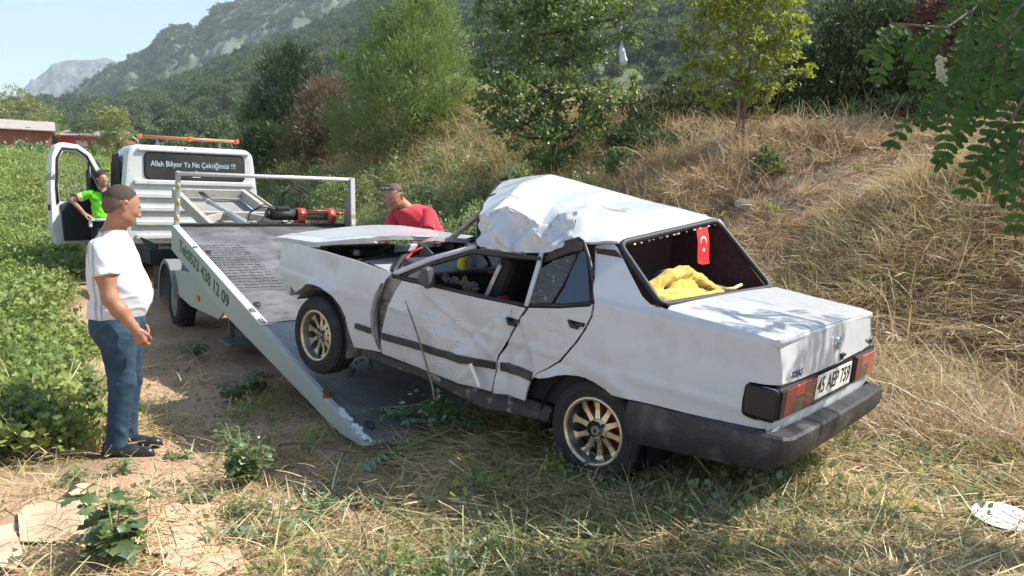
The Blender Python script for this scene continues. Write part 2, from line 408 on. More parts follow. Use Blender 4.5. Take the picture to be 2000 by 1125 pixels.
def leaves(C, D, size, aspect=.5, fold=.25, droop=0, shape=4, rnd=None, updir=None):
    """leaf blades: C base points, D pointing dirs; size array. 6-vertex folded blade"""
    n = len(C); size = np.broadcast_to(np.asarray(size,float), (n,))[:,None]
    U = rng.normal(size=(n,3)) if updir is None else updir + rng.normal(size=(n,3))*.25
    W = np.cross(D,U); W /= np.linalg.norm(W,axis=1,keepdims=True)+1e-9; N = np.cross(W,D)
    w = W*size*aspect*.5; nn = N*size*fold
    if shape == 4:
        V = np.stack([C, C+D*size*.5+w+nn*.3, C+D*size+N*size*droop, C+D*size*.5-w+nn*.3],1).reshape(-1,3)
        b = np.arange(n)[:,None]*4; F = np.concatenate([b+np.array([[0,1,2]]), b+np.array([[0,2,3]])])
        k = 4
    else:
        V = np.stack([C, C+D*size*.28+w*.85+nn*.25, C+D*size*.65+w*.9+nn*.3, C+D*size-N*size*droop, C+D*size*.65-w*.9+nn*.3, C+D*size*.28-w*.85+nn*.25, C+D*size*.5],1).reshape(-1,3)
        b = np.arange(n)[:,None]*7; F = np.concatenate([b+np.array([[6,i,j]]) for i,j in ((0,1),(1,2),(2,3),(3,4),(4,5),(5,0))]); k = 7
    r = np.repeat(rng.random(n) if rnd is None else rnd, k)
    return V, F, r
def merge(lst):
    V = []; F = []; r = []; b = 0
    for v,f,q in lst: V.append(v); F.append(f+b); r.append(q); b += len(v)
    return np.concatenate(V), np.concatenate(F), np.concatenate(r)
# ---------------------------------------------------------------- far hills
def pxray(px, py):
    d = _f + _r2*((px-1000)/1517.6) - _u2*((py-562.5)/1517.6); return d
def hill(name, ridge, y0, y1, z0f, power, nx, ny, amp, seed, m, label):
    rx = np.array([p[0] for p in ridge],float); ry = np.array([p[1] for p in ridge],float); px = np.linspace(rx[0],rx[-1],nx)
    py = np.interp(px,rx,ry); V = np.zeros((nx,ny+4,3))
    for i in range(nx):
        d = pxray(px[i],py[i]); zr = CAM_Z + d.z/d.y*y1; dx = d.x/d.y
        s = np.linspace(0,1,ny); Y = y0+(y1-y0)*s; z0 = z0f(px[i]); Z = z0+(zr-z0)*s**power
        V[i,:ny] = np.stack([dx*Y, Y, Z],1)
        back = np.array([.03,.1,.25,.5]); Yb = y1+(y1-y0)*back; V[i,ny:] = np.stack([dx*y1+0*Yb, Yb, zr-(zr-z0)*back*1.6],1)
    X, Yy = V[...,0], V[...,1]
    sc = 2*np.pi/(amp*7); bump = amp*(wav(X,Yy,sc,seed)*.7 + np.abs(wav(X,Yy,sc*2.3,seed+1))*.6-.3)
    fade = np.clip(np.concatenate([np.linspace(0,1,ny),[1]*4])*6,0,1)*np.clip((1-np.concatenate([np.linspace(0,1,ny),[1]*4]))*8+.25,0,1)
    V[...,2] += bump*fade[None]
    i = np.arange(nx-1)[:,None]; j = np.arange(ny+3)[None]; k = ny+4
    q = np.stack([i*k+j, (i+1)*k+j, (i+1)*k+j+1, i*k+j+1],-1).reshape(-1,4)
    o = link(name, fastmesh(name, V.reshape(-1,3), [q], smooth=True), m); tag(o, label, None, None, 'structure'); return V
def rockmat(name, rock, rock2, scrub, sc, lo, hi):
    m = mat(name, rock, .95, noise=(sc*3, rock2, .4,.65), dirt=(sc, scrub, lo, hi), spec=.1, bump=(sc*4,1.0)); return m
M_h1 = rockmat('forest_floor', (.12,.14,.07), (.17,.16,.10), (.08,.11,.05), .02, .3,.6)
M_h2 = rockmat('mountain_scrub', (.13,.135,.12), (.21,.205,.185), (.075,.10,.055), .012, .36,.56)
M_h3 = rockmat('far_cliff', (.13,.13,.13), (.22,.21,.19), (.06,.08,.05), .006, .42,.6)
R1 = [(-900,300),(-400,250),(0,206),(150,204),(240,196),(330,170),(450,118),(600,62),(720,5),(900,-60),(1200,-140),(1700,-230),(2600,-300)]
R2 = [(-100,260),(60,228),(130,189),(170,161),(210,136),(250,114),(290,93),(315,66),(340,47),(372,45),(378,59),(408,33),(413,18),(432,10),(470,-2),(600,-60),(900,-140),(1400,-220)]
R3 = [(-120,230),(20,196),(60,160),(95,136),(100,128),(130,116),(205,113),(232,119),(300,150),(500,200)]
V1 = hill('wooded_hillside', R1, 95, 760, lambda p: 3.5, 1.25, 260, 70, 9, 11, M_h1, 'green wooded hillside rising behind the trees')
V2 = hill('mountain', R2, 700, 1700, lambda p: 40, 1.0, 320, 80, 26, 21, M_h2, 'grey rocky mountain ridge dotted with dark scrub')
V3 = hill('distant_mountain', R3, 2800, 4000, lambda p: 60, .8, 200, 60, 60, 31, M_h3, 'bluish flat-topped cliff farthest away at the left')
def blob_tree(n, seed, tall=1., leaf=.16):
    r = np.random.default_rng(seed); k = 7; c = r.normal(size=(k,3))*[.28,.28,.22*tall]+[0,0,.55*tall]; P = []; N = []
    for q in range(n):
        j = r.integers(k); d = r.normal(size=3); d /= np.linalg.norm(d); d[2] = abs(d[2])*.8+d[2]*.2; P.append(c[j]+d*[.34,.34,.3*tall]*r.uniform(.7,1.05)); N.append(d)
    P = np.array(P); D = rand_dirs(n,.5)
    V,F,rr = leaves(P, D, leaf*r.uniform(.7,1.3,n), .8, .2, rnd=r.random(n)); return V,F,rr
def stuff_tree(name, n, seed, tall, m, leaf):
    V,F,rr = blob_tree(n, seed, tall, leaf); return src(name, fastmesh(name, V, [F], rnd=rr), m)
M_far = leafmat('far_foliage', (.060,.093,.046), (.135,.172,.086), .3, gloss=.0, c3=(.19,.21,.10), c3p=.15)
M_olive = leafmat('olive_foliage', (.12,.15,.085), (.20,.235,.13), .2, gloss=.0)
kinds = [stuff_tree('far_crown', 330, 40+i, (1.,1.25,.85,1.5)[i], M_far, .17) for i in range(4)]+[stuff_tree('far_crown', 300, 50, .9, M_olive, .17), stuff_tree('far_crown', 300, 51, .8, M_olive, .17)]
def on_hill(Vh, n, ylo, yhi, wmin=0):
    nx, ny = Vh.shape[:2]; ny -= 4; out = []
    i = rng.random(n*3)*(nx-1.01); j = np.sqrt(rng.random(n*3))*(ny-1.01); i0 = i.astype(int); j0 = j.astype(int); fi = (i-i0)[:,None]; fj = (j-j0)[:,None]
    P = (Vh[i0,j0]*(1-fi)+Vh[i0+1,j0]*fi)*(1-fj)+(Vh[i0,j0+1]*(1-fi)+Vh[i0+1,j0+1]*fi)*fj
    m = (P[:,1]>ylo)&(P[:,1]<yhi)&(np.abs(P[:,0]/P[:,1])<.75); return P[m][:n]
P = on_hill(V1, 20000, 97, 760); n = len(P)
zone = (P[:,0]/P[:,1] < -.42)
kd = np.where(rng.random(n) < np.where(zone,.55,.06), rng.integers(4,6,n), rng.integers(0,4,n))
sc = rng.uniform(3.2,6.2,n)*np.where(kd>3,.75,1)*np.clip(.6+P[:,1]/700,.6,1.15)
P[:,2] -= .6
scatter('hillside_forest', P, np.c_[np.zeros((n,2)), rng.uniform(0,6.28,n)], sc, kd, kinds, None, 'dense green forest covering the hillside behind', None)
P = on_hill(V2, 15000, 720, 1690); q = wav(P[:,0],P[:,1],.012,77)+.7*wav(P[:,0],P[:,1],.045,78); P = P[q > -.4]; n = len(P); P[:,2] -= 1.8
scatter('mountain_scrub', P, np.c_[np.zeros((n,2)), rng.uniform(0,6.28,n)], rng.uniform(4.5,9,n), rng.integers(0,4,n), [src('scrub_crown', k.data.copy(), []) for k in kinds[:4]], None, 'dark scrub dotted over the rocky mountain ridge', None)
# tall grass and reeds line where field meets hill
# ---------------------------------------------------------------- haze
hz = MB(); hz.box((0,2300,560),(7000,5400,1150)); hzo = hz.build('haze', None); hzo.data.materials.clear()
hm = bpy.data.materials.new('haze_air'); hm.use_nodes = True; n_ = hm.node_tree.nodes; n_.clear(); out = n_.new('ShaderNodeOutputMaterial'); pv = n_.new('ShaderNodeVolumePrincipled')
pv.inputs['Color'].default_value = (.80,.90,1,1); pv.inputs['Density'].default_value = .00014; pv.inputs['Anisotropy'].default_value = .2
hm.node_tree.links.new(pv.outputs[0], out.inputs['Volume']); hzo.data.materials.append(hm); tag(hzo, 'thin pale blue summer haze over the distant hills', None, None, 'stuff')
# ================================================================ SHEDS ACROSS THE FIELD
def local(o, d): d = Vector(d).normalized(); return frame(o, d, (-d.y,d.x,0), (0,0,1))
M_brick = mat('red_brick',(.33,.12,.075),.9,noise=(3,(.25,.09,.06),.4,.7)); M_tin = mat('weathered_tin_roof',(.40,.36,.33),.6,noise=(1.5,(.30,.25,.21),.4,.7)); M_pale = mat('pale_door',(.6,.58,.55),.7)
sh = empty('brick_shed'); sh.matrix_world = local((-47.6,81,4.9),(-.86,-.51,0)); tag(sh,'long red brick shed with a pale tin roof at the far left','shed')
b = MB(); b.box((11,-4,2.05),(22,8,4.1)); b.build('wall', M_brick, sh)
b = MB(); b.prism([(-.5,4.0),(-4,5.1),(-8.5,4.0),(-8.5,4.15),(-4,5.3),(.6,4.05),(.6,3.95)],-.4,22.4,'x'); b.build('roof', M_tin, sh)
for k in range(5): b = MB(); b.box((2+k*4,.03,2.3),(.35,.1,4.0)); b.build('pilaster', mat('brick_pier',(.36,.15,.10),.9) if k==0 else bpy.data.materials['brick_pier'], sh)
for k in range(4): b = MB(); b.box((4+k*4,.03,1.0),(2.4,.06,1.4)); b.build('pale_panel', M_pale, sh)
sh = empty('red_shed'); sh.matrix_world = local((-44.5,88,5.2),(-1,-.12,0)); tag(sh,'small bright red shed with pale doors seen through the cab door window','shed')
b = MB(); b.box((3,-3,1.9),(6.2,6,3.8)); b.build('wall', mat('bright_red_wall',(.45,.09,.07),.8), sh)
b = MB(); b.prism([(.3,3.75),(-3,4.5),(-6.3,3.75),(-6.3,3.9),(-3,4.7),(.3,3.9)],-.3,6.4,'x'); b.build('roof', M_tin, sh)
for x in (2.0,3.6): b = MB(); b.box((x,.03,2.0),(1.2,.06,2.6)); b.build('door', M_pale, sh)
# ================================================================ WRECKED WHITE SALOON
M_paint = mat('white_paint', (.54,.56,.58), .27, coat=.35, noise=(6,(.46,.465,.46),.5,.8), dirt=(2.2,(.38,.37,.34),.60,.85))
M_paint_s = mat('scraped_white_paint', (.51,.53,.545), .27, coat=.4, noise=(5,(.42,.42,.40),.5,.75), dirt=(9,(.30,.26,.21),.62,.74))
def streaks(m, sc=(3,1,22), lo=.66, hi=.70, col=(.10,.09,.085)):
    n = m.node_tree.nodes; L = m.node_tree.links; b = n['Principled BSDF']; tc = n.new('ShaderNodeTexCoord'); mp = n.new('ShaderNodeMapping'); mp.inputs['Scale'].default_value = sc; mp.inputs['Rotation'].default_value = (0,R(25),0)
    L.new(tc.outputs['Object'], mp.inputs[0]); t = n.new('ShaderNodeTexNoise'); t.inputs['Scale'].default_value = 3; t.inputs['Detail'].default_value = 9; t.inputs['Roughness'].default_value = .8; L.new(mp.outputs[0], t.inputs['Vector'])
    r = n.new('ShaderNodeMapRange'); r.inputs['From Min'].default_value = lo; r.inputs['From Max'].default_value = hi; L.new(t.outputs['Fac'], r.inputs['Value'])
    x = n.new('ShaderNodeMix'); x.data_type = 'RGBA'; L.new(r.outputs[0], x.inputs['Factor']); old = b.inputs['Base Color'].links[0].from_socket; L.new(old, x.inputs['A']); x.inputs['B'].default_value = (*col,1); L.new(x.outputs['Result'], b.inputs['Base Color'])
streaks(M_paint_s,(3,1,22),.615,.66)
M_black = mat('black_plastic', (.022,.023,.025), .45, noise=(8,(.05,.05,.048),.4,.8))
M_bump = mat('weathered_grey_bumper', (.030,.030,.033), .50, noise=(5,(.15,.145,.135),.50,.85), bump=(60,.2))
M_rub = mat('rubber_seal', (.018,.018,.019), .55)
M_tyre = mat('tyre_rubber', (.022,.022,.023), .75, noise=(9,(.06,.055,.048),.5,.8), bump=(40,.15))
M_rim = mat('brass_alloy', (.66,.57,.42), .32, metal=.75, noise=(14,(.40,.34,.25),.5,.8))
M_rimd = mat('dull_alloy_barrel', (.38,.38,.38), .42, metal=.8, noise=(10,(.16,.15,.14),.4,.75))
M_steel = mat('worn_steel', (.32,.31,.30), .45, metal=.7, noise=(12,(.12,.09,.07),.45,.75))
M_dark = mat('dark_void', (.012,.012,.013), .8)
M_drum = mat('red_brake_drum', (.16,.02,.02), .6)
M_velour = mat('red_brown_velour', (.075,.028,.024), .95, noise=(30,(.03,.016,.015),.4,.7), sheen=.3)
M_shelf = mat('dusty_brown_shelf_cloth', (.20,.165,.14), .95, noise=(5,(.13,.10,.085),.4,.7), bump=(80,.2))
M_redt = mat('red_trim', (.42,.02,.03), .5)
M_glassd = mat('smoked_glass', (.012,.018,.026), .08, spec=.9, coat=1)
M_inner = mat('dusty_jamb', (.30,.29,.27), .7, noise=(9,(.12,.105,.09),.4,.65), bump=(25,.5))
CARM = Matrix(((-.763459,-.640910,.079784,.899219),(.637393,-.767616,-.067053,4.713027),(.104219,-.000338,.994554,.148721),(0,0,0,1)))
car = empty('wrecked_car'); car.matrix_world = CARM
tag(car, 'white saloon with its roof crushed and left side dented, nose up on the ramp', 'wrecked car')
def g2(x,z,cx,cz,sx,sz,a=0):
    c,s = math.cos(a),math.sin(a); u = (x-cx)*c+(z-cz)*s; v = -(x-cx)*s+(z-cz)*c; return math.exp(-(abs(u/sx)**1.7+abs(v/sz)**1.7))
def fold(x,z,x0,z0,x1,z1,w,d):
    dx,dz = x1-x0,z1-z0; L2 = dx*dx+dz*dz; t = ((x-x0)*dx+(z-z0)*dz)/L2; k = math.exp(-max(0,-t,t-1)**2*18); q = abs((x-x0)*dz-(z-z0)*dx)/math.sqrt(L2); return d*k*math.exp(-q/w)
def dent(x,z):
    y0_ = .010*abs(math.sin(9*x+6*z))*g2(x,z,.9,.6,.45,.22)
    return y0_+dent_(x,z)
def dent_(x,z):
    y = -.050*g2(x,z,.98,.66,.30,.13,.35) -.035*g2(x,z,.80,.42,.22,.10,-.2) -.030*g2(x,z,.50,.62,.14,.16)
    y += fold(x,z,1.25,.78,.66,.52,.03,.016)+fold(x,z,1.05,.50,.70,.80,.025,-.014)+fold(x,z,.95,.36,.72,.58,.02,.014)+fold(x,z,.64,.82,.60,.40,.03,-.022)
    y += fold(x,z,.52,.80,.40,.58,.02,.010)+fold(x,z,.45,.70,.62,.50,.018,-.010)+fold(x,z,1.35,.60,1.0,.55,.05,.008)
    if .38 < x < 1.4: y += .0035*math.sin(31*x+17*z)*math.sin(23*z-9*x)*g2(x,z,.85,.58,.4,.25)
    y += -.012*g2(x,z,.10,.60,.15,.06,.2)-.010*g2(x,z,-.05,.66,.10,.04)
    y += -.018*g2(x,z,2.35,.80,.10,.10)-.012*g2(x,z,1.95,.62,.12,.14)-.03*g2(x,z,.23,1.13,.06,.06)
    return y
def SY(x,z,d=1):
    y = .792 -.045*max(0,(.42-z)/.2)**1.5 -.026*float(sstep((z-.64)/.34)) -.055*float(sstep((x-2.25)/.85)) -.035*float(sstep((-x-.45)/.55)) + .006*math.exp(-((z-.66)/.02)**2)
    if z > 1.0: y -= .70*(z-1.0)
    for cx in (0,2.44):    # rolled wheel-arch lips
        r = math.hypot(x-cx, z-.27); 
        if z > .25: y += .012*math.exp(-((r-.36)/.035)**2)
    return y + (dent(x,z) if d else 0)
L_ = lambda x,z: (x, SY(x,z), z)
fender = [(3.0,.885),(2.84,.905),(2.46,.915),(2.1,.91),(1.66,.882),(1.712,.83),(1.765,.70),(1.785,.60),(1.764,.48),(1.705,.336),(1.995,.30),(2.04,.40),(2.09,.50),(2.15,.565),(2.24,.62),(2.37,.652),(2.48,.66),(2.58,.645),(2.66,.59),(2.73,.555),(2.95,.64),(2.995,.68)]
panel('front_wing', fender, L_, M_paint, car, step=.03)
doorf = [(1.552,.848),(1.60,.77),(1.65,.66),(1.683,.543),(1.70,.43),(1.693,.328),(1.354,.32),(.983,.305),(.71,.325),(.705,.416),(.685,.559),(.62,.68),(.565,.783),(.515,.874),(.9,.862),(1.284,.855)]
df = panel('front_door', doorf, L_, M_paint_s, car, step=.018)
doorr = [(.490,.880),(.28,.918),(.085,.968),(.068,.985),(.072,.919),(.10,.84),(.14,.765),(.225,.642),(.30,.58),(.375,.53),(.42,.47),(.445,.346),(.57,.345),(.69,.322),(.69,.416),(.668,.559),(.60,.68),(.545,.783)]
dr = panel('rear_door', doorr, lambda x,z:(x, SY(x,z)+.004+.02*max(0,(x-.5))*3*.3, z), M_paint_s, car, step=.018)
quarter = [(.058,.995),(.10,1.05),(.16,1.16),(.215,1.262),(.20,1.285),(.135,1.308),(.075,1.275),(-.05,1.175),(-.19,1.07),(-.27,1.035),(-.345,1.036),(-.65,1.024),(-.93,1.003),(-.945,.93),(-.962,.85),(-.965,.805),(-.90,.795),(-.83,.79),(-.815,.76),(-.812,.70),(-.82,.645),(-.85,.625),(-.9,.622),(-.975,.64),(-.975,.60),(-.916,.588),(-.70,.573),(-.407,.56),(-.127,.54),(-.08,.56),(-.009,.578),(.05,.586),(.10,.585),(.17,.573),(.23,.553),(.30,.52),(.36,.50),(.40,.50),(.375,.525),(.29,.578),(.215,.636),(.128,.762),(.088,.84),(.060,.919)]
def Q_(x,z):
    y = SY(x,z)
    if x < -.90: y -= .05*((-.90-x)/.07)**2*.5
    return (x,y,z)
panel('rear_quarter', quarter, Q_, M_paint, car, step=.022)
# rolled lips, jambs, dark cavities
jam = MB(); 
for z0,z1,xa,xb in ((.33,.50,1.68,1.79),(.50,.68,1.66,1.80),(.68,.86,1.56,1.79)):
    jam.box(((xa+xb)/2,.72,(z0+z1)/2),(xb-xa,.05,z1-z0-.004),rot=(0,.05,0),bev=.01)
jam.tube([(1.77,.765,.86),(1.80,.758,.70),(1.82,.756,.58),(1.80,.755,.44),(1.74,.75,.33)],[.012,.02,.022,.02,.012],8)
jam.build('door_pillar', M_inner, car)
fl = MB(); fl.tube([(1.735,.788,.80),(1.775,.80,.70),(1.79,.805,.58),(1.775,.80,.46),(1.715,.79,.35)],[.008,.016,.018,.016,.008],8); fl.build('wing_edge', M_inner, car)
sill = MB()
pts = [(1.96,.30,.255),(1.6,.305,.255),(1.33,.305,.25),(1.0,.29,.225),(.78,.27,.205),(.55,.30,.235),(.34,.315,.25)]
sill.tube([(a[0],.70+.012*math.sin(9*a[0]),(a[1]+a[2])/2) for a in pts]+[(.30,.70,.28)], [.050,.055,.058,.062,.066,.064,.058,.045], 7)
M_rocker = mat('scraped_rocker', (.045,.045,.047), .6, noise=(8,(.28,.27,.25),.55,.66), dirt=(14,(.14,.07,.035),.55,.7))
sill.build('rocker', M_rocker, car, smooth=False)
for cx in (0,2.46):
    al = MB(); n = 20; r = .355
    for k in range(n):
        s0_ = -.08 if cx==0 else .22; a0,a1 = math.pi*(s0_+(1.08-s0_)*k/n), math.pi*(s0_+(1.08-s0_)*(k+1)/n)
        al.quad((cx+r*math.cos(a0),.755,.27+r*math.sin(a0)),(cx+r*math.cos(a1),.755,.27+r*math.sin(a1)),(cx+r*math.cos(a1),.45,.27+r*math.sin(a1)),(cx+r*math.cos(a0),.45,.27+r*math.sin(a0)))
    al.build('wheel_arch_liner', M_dark if cx==0 else M_inner, car)
ub = MB(); ub.box((1.05,0,.30),(1.9,1.30,.12)); ub.box((-.5,0,.48),(.85,1.35,.25)); ub.box((-.2,0,.38),(.3,.9,.2)); ub.box((2.45,0,.36),(1.0,.84,.16)); ub.tube([(.02,-.7,.285),(.02,.7,.285)],.045,10); ub.tube([(2.49,-.7,.27),(2.49,.7,.27)],.03,8); ub.tube([(.8,.3,.20),(-.4,.3,.22),(-.9,.35,.30)],.03,8); ub.build('underbody', M_dark, car)
# lower trims
def strip(pts, w, name='rub_strip'):
    up = [(x,z+w/2) for x,z in pts]; lo = [(x,z-w/2) for x,z in pts][::-1]
    return panel(name, up+lo, lambda x,z:(x, SY(x,z)+.012, z), M_black, car, step=.03, thick=.016)
strip([(1.968,.461),(1.772,.462)],.037); strip([(1.680,.452),(1.5,.458),(1.30,.466),(1.10,.463),(1.0,.462),(.84,.474),(.70,.488)],.045); strip([(.655,.497),(.52,.503),(.41,.498)],.053)
bl = MB(); bl.prism([(.885,.455),(.862,.468),(.79,.37),(.772,.335),(.80,.345)], .80,.806); bl.build('hanging_trim_clip', mat('white_reflector',(.8,.8,.78),.4), car)
# door handles (broken)
for x,z,s in ((.585,.775,1),(.150,.852,1.05)):
    h = MB(); h.box((x,SY(x,z)+.004,z),(.105*s,.012,.046),bev=.005); ho = h.build('door_handle', M_dark, car)
    g = MB(); g.tube([(x+.05,SY(x,z)+.015,z+.018),(x+.02,SY(x,z)+.03,z-.004),(x-.02,SY(x,z)+.02,z-.01)],[.010,.012,.008],6); g.box((x-.025,SY(x,z)+.014,z+.008),(.04,.01,.02),rot=(0,.4,0)); g.build('broken_lever', M_black, ho)
lk = MB(); lk.lathe([(0,.010),(.004,.010)],12,'y',(.075,.775,.862)); lk.build('lock', M_steel, car)
ds = MB()   # black window ledge seal on front door
ds.tube([(1.66,.765,.862),(1.284,.768,.868),(.9,.765,.872),(.52,.752,.884)],.013,8); ds.build('window_ledge_seal', M_rub, car)
ds = MB(); ds.tube([(.50,.768,.892),(.28,.765,.932),(.075,.755,.985)],.014,8); ds.build('window_ledge_seal', M_rub, car)
# inner door skins
for x0,x1,zt in ((.55,1.62,.84),(.12,.5,.87)):
    b = MB(); b.box(((x0+x1)/2,.70,(.36+zt)/2),(x1-x0,.03,zt-.36)); b.build('door_card', M_dark, car)
# ---- rear end
def lidtop(x,y):
    z = 1.043-.036*((-.34-x)/.59) + .012*(1-(y/.74)**2)
    if x < -.90: z -= .6*(-.90-x)**1.3*1.2
    z -= .03*max(0,(abs(y)-.70)/.04)**2
    return (x,y,z)
panel('boot_lid', [(-.345,.738),(-.345,.2),(-.345,-.2),(-.345,-.70),(-.6,-.715),(-.935,-.725),(-.935,0),(-.935,.738)], lidtop, M_paint, car, step=.035)
def back(y,z): return (-.938-.035*(1-(z-.79)/.205)+.02*(abs(y)/.75)**4+ .006*math.exp(-((z-.875)/.01)**2), y, z)
panel('boot_lid_back', [(.738,.985),(0,.997),(-.70,.985),(-.725,.95),(-.722,.86),(-.715,.815),(0,.80),(.70,.80),(.715,.86),(.732,.93)], back, M_paint, car, step=.035)
rc = MB(); rc.tube([(-.925,.738,.99),(-.925,-.70,.99)],.019,10); rc.build('boot_lid_edge', M_paint, car)
panel('rear_panel', [(.765,.63),(.765,.565),(-.745,.565),(-.745,.63)], lambda y,z:(-.972+.025*(abs(y)/.75)**4,y,z), M_paint, car, step=.04)
pn = MB(); pn.box((-.955,-.02,.72),(.02,1.50,.165)); pn.build('lamp_recess', M_black, car)
cp = MB(); cp.box((-.93,.748,.70),(.09,.035,.17),bev=.015); cp.build('corner_panel', M_paint, car)
def lamp(y0,y1,segs,side):
    b = MB(); b.box((-.965,(y0+y1)/2,.713),(.03,abs(y1-y0),.150),bev=.006); lo = b.build('tail_lamp', M_black, car)
    for a,b_,z0,z1,m in segs:
        s = MB(); s.box((-.983,(a+b_)/2,(z0+z1)/2),(.014,abs(b_-a)-.004,z1-z0-.004),bev=.003); s.build('lens', m, lo)
    return lo
M_lr = mat('red_lens', (.20,.014,.012), .22, coat=.8, bump=(120,.4), noise=(20,(.13,.03,.025),.4,.7)); M_lrb = mat('bright_red_lens', (.40,.03,.04), .2, coat=.8, bump=(120,.4)); M_lb = mat('smoky_lens', (.10,.08,.06), .22, coat=.8, bump=(120,.4)); M_lk = mat('black_lens', (.012,.012,.015), .35); M_lp = mat('faded_red_lens', (.42,.11,.09), .35, coat=.5, bump=(120,.4))
ll = lamp(.755,.30,[(.752,.70,.645,.783,M_lk),(.70,.575,.645,.783,M_lr),(.575,.45,.72,.783,M_lrb),(.575,.45,.645,.72,M_lb),(.45,.305,.645,.783,M_lr)],1)
sd = MB(); sd.box((-.90,.775,.71),(.16,.03,.155),bev=.018); sd.build('lens', M_lk, ll)
lamp(-.37,-.725,[(-.375,-.47,.645,.783,M_lr),(-.47,-.60,.72,.783,M_lp),(-.47,-.60,.645,.72,M_lb),(-.60,-.722,.645,.783,M_lp)],-1)
pl = MB(); pl.box((-.982,.005,.715),(.008,.575,.125),bev=.003); plo = pl.build('number_plate', mat('plate_white',(.72,.71,.66),.5,noise=(9,(.5,.47,.4),.5,.8)), car)
REAR = lambda x,y,z: frame((x,y,z),(0,-1,0),(0,0,1),(-1,0,0))
text('plate_characters','45 AEP 759',.118,mat('plate_black',(.03,.03,.03),.5),plo,REAR(-.9865,.0,.717)@Matrix.Diagonal((.93,1,1,1)),bold=.0012)
pf = MB(); pf.box((-.984,.005,.644),(.012,.60,.012)); pf.box((-.984,.30,.713),(.012,.012,.15)); pf.build('plate_frame', M_black, car)
em = MB(); em.lathe([(-.972,.034),(-.966,.037),(-.958,.037)],28,'x',(0,-.02,.908)); emo = em.build('badge', mat('chrome',(.6,.62,.62),.2,metal=1), car)
e2 = MB(); e2.lathe([(-.9745,.030),(-.968,.030)],28,'x',(0,-.02,.908)); e2.build('badge_enamel', mat('teal_enamel',(.05,.22,.22),.25,coat=1), emo)
e3 = MB()
for b_ in (((0,.012),(.034,.008)),((-.004,-.004),(.008,.032)),((.012,-.002),(.006,.022))): e3.box((-.9765,-.02-b_[0][0],.908+b_[0][1]),(.004,b_[1][0],b_[1][1]))
e3.build('badge_letter', mat('badge_silver',(.6,.7,.68),.3,metal=.6), emo)
text('badge_lettering','Doğan',.055,M_black,car,REAR(-.962,-.635,.838),font_shear=.2,bold=.001)
text('badge_lettering','TOFAŞ',.046,mat('blue_badge',(.02,.03,.09),.4),car,REAR(-.978,.575,.838),font_shear=.2,bold=.001)
kh = MB(); kh.lathe([(-.985,.012),(-.96,.012)],12,'x',(0,-.095,.822)); kh.box((-.98,-.10,.838),(.02,.05,.014)); kh.build('boot_lock', M_black, car)
# bumper: swept section
path = [(-.22,.785),(-.5,.80),(-.80,.812),(-.97,.812),(-1.035,.79),(-1.06,.74),(-1.068,.4),(-1.07,0),(-1.068,-.4),(-1.06,-.72),(-1.035,-.765),(-.97,-.785),(-.5,-.785),(-.22,-.775)]
zt = [.545,.565,.575,.588,.585,.582,.578,.575,.572,.57,.57,.57,.56,.545]; zb = [.31,.345,.385,.415,.44,.45,.435,.435,.435,.435,.43,.41,.35,.31]
bm = MB(); rings = []
for i,(x,y) in enumerate(path):
    a = path[max(i-1,0)]; b = path[min(i+1,len(path)-1)]; tx,ty = b[0]-a[0], b[1]-a[1]; l = math.hypot(tx,ty); nx,ny = ty/l,-tx/l   # outward
    if nx*(x+.4)+ny*y < 0: nx,ny = -nx,-ny
    q = []
    rear = x < -.99
    for off,zz in ((-.085 if rear else -.03,zt[i]+.004),(-.012,zt[i]),(0,zt[i]-.012),(.008,(zt[i]*.6+zb[i]*.4)),(-.004,zb[i]+.03),(-.02,zb[i]),(-.06,zb[i]+.01)): q.append(bm.bm.verts.new((x+nx*off,y+ny*off,zz)))
    rings.append(q)
for a,b in zip(rings,rings[1:]):
    for k in range(6): f = bm.bm.faces.new((a[k],a[k+1],b[k+1],b[k])); f.smooth = True
bm.bm.faces.new(rings[0]); bm.bm.faces.new(rings[-1][::-1])
bo = bm.build('rear_bumper', M_bump, car); e = bo.modifiers.new('split','EDGE_SPLIT'); e.split_angle = R(32)
th = MB(); th.tube([(-.98,-.40,.36),(-1.0,-.40,.44)],.012,8); th.build('tow_eye', M_steel, car)
# ---- right side, front
Rr = lambda x,z: (x, -(SY(x,z,0)-.03), z)
right = [(3.05,.86),(2.4,.93),(1.7,.94),(.5,.97),(.1,.985),(-.93,1.0),(-.96,.80),(-.96,.60),(-.36,.56),(-.34,.40),(-.30,.50),(-.2,.60),(0,.65),(.2,.60),(.32,.50),(.36,.28),(2.1,.28),(2.15,.5),(2.3,.62),(2.46,.64),(2.62,.6),(2.78,.5),(2.82,.45),(3.0,.5)]
panel('right_side', right, Rr, M_paint, car, step=.05)
fr = MB(); fr.box((3.02,0,.66),(.05,1.38,.10),bev=.01); fr.box((3.0,0,.52),(.06,1.3,.10),bev=.01); fr.box((2.98,0,.80),(.05,1.42,.10),bev=.012); fr.build('front_panel', M_paint, car)
for s in (1,-1):
    h = MB(); h.box((3.05,s*.52,.735),(.04,.34,.15),bev=.015); ho = h.build('headlight', mat('lamp_housing',(.25,.25,.25),.3,metal=.6), car)
    h = MB(); h.box((3.075,s*.52,.735),(.012,.32,.13),bev=.004); h.build('lens', mat('yellowed_lens',(.45,.42,.25),.15,coat=1), ho)
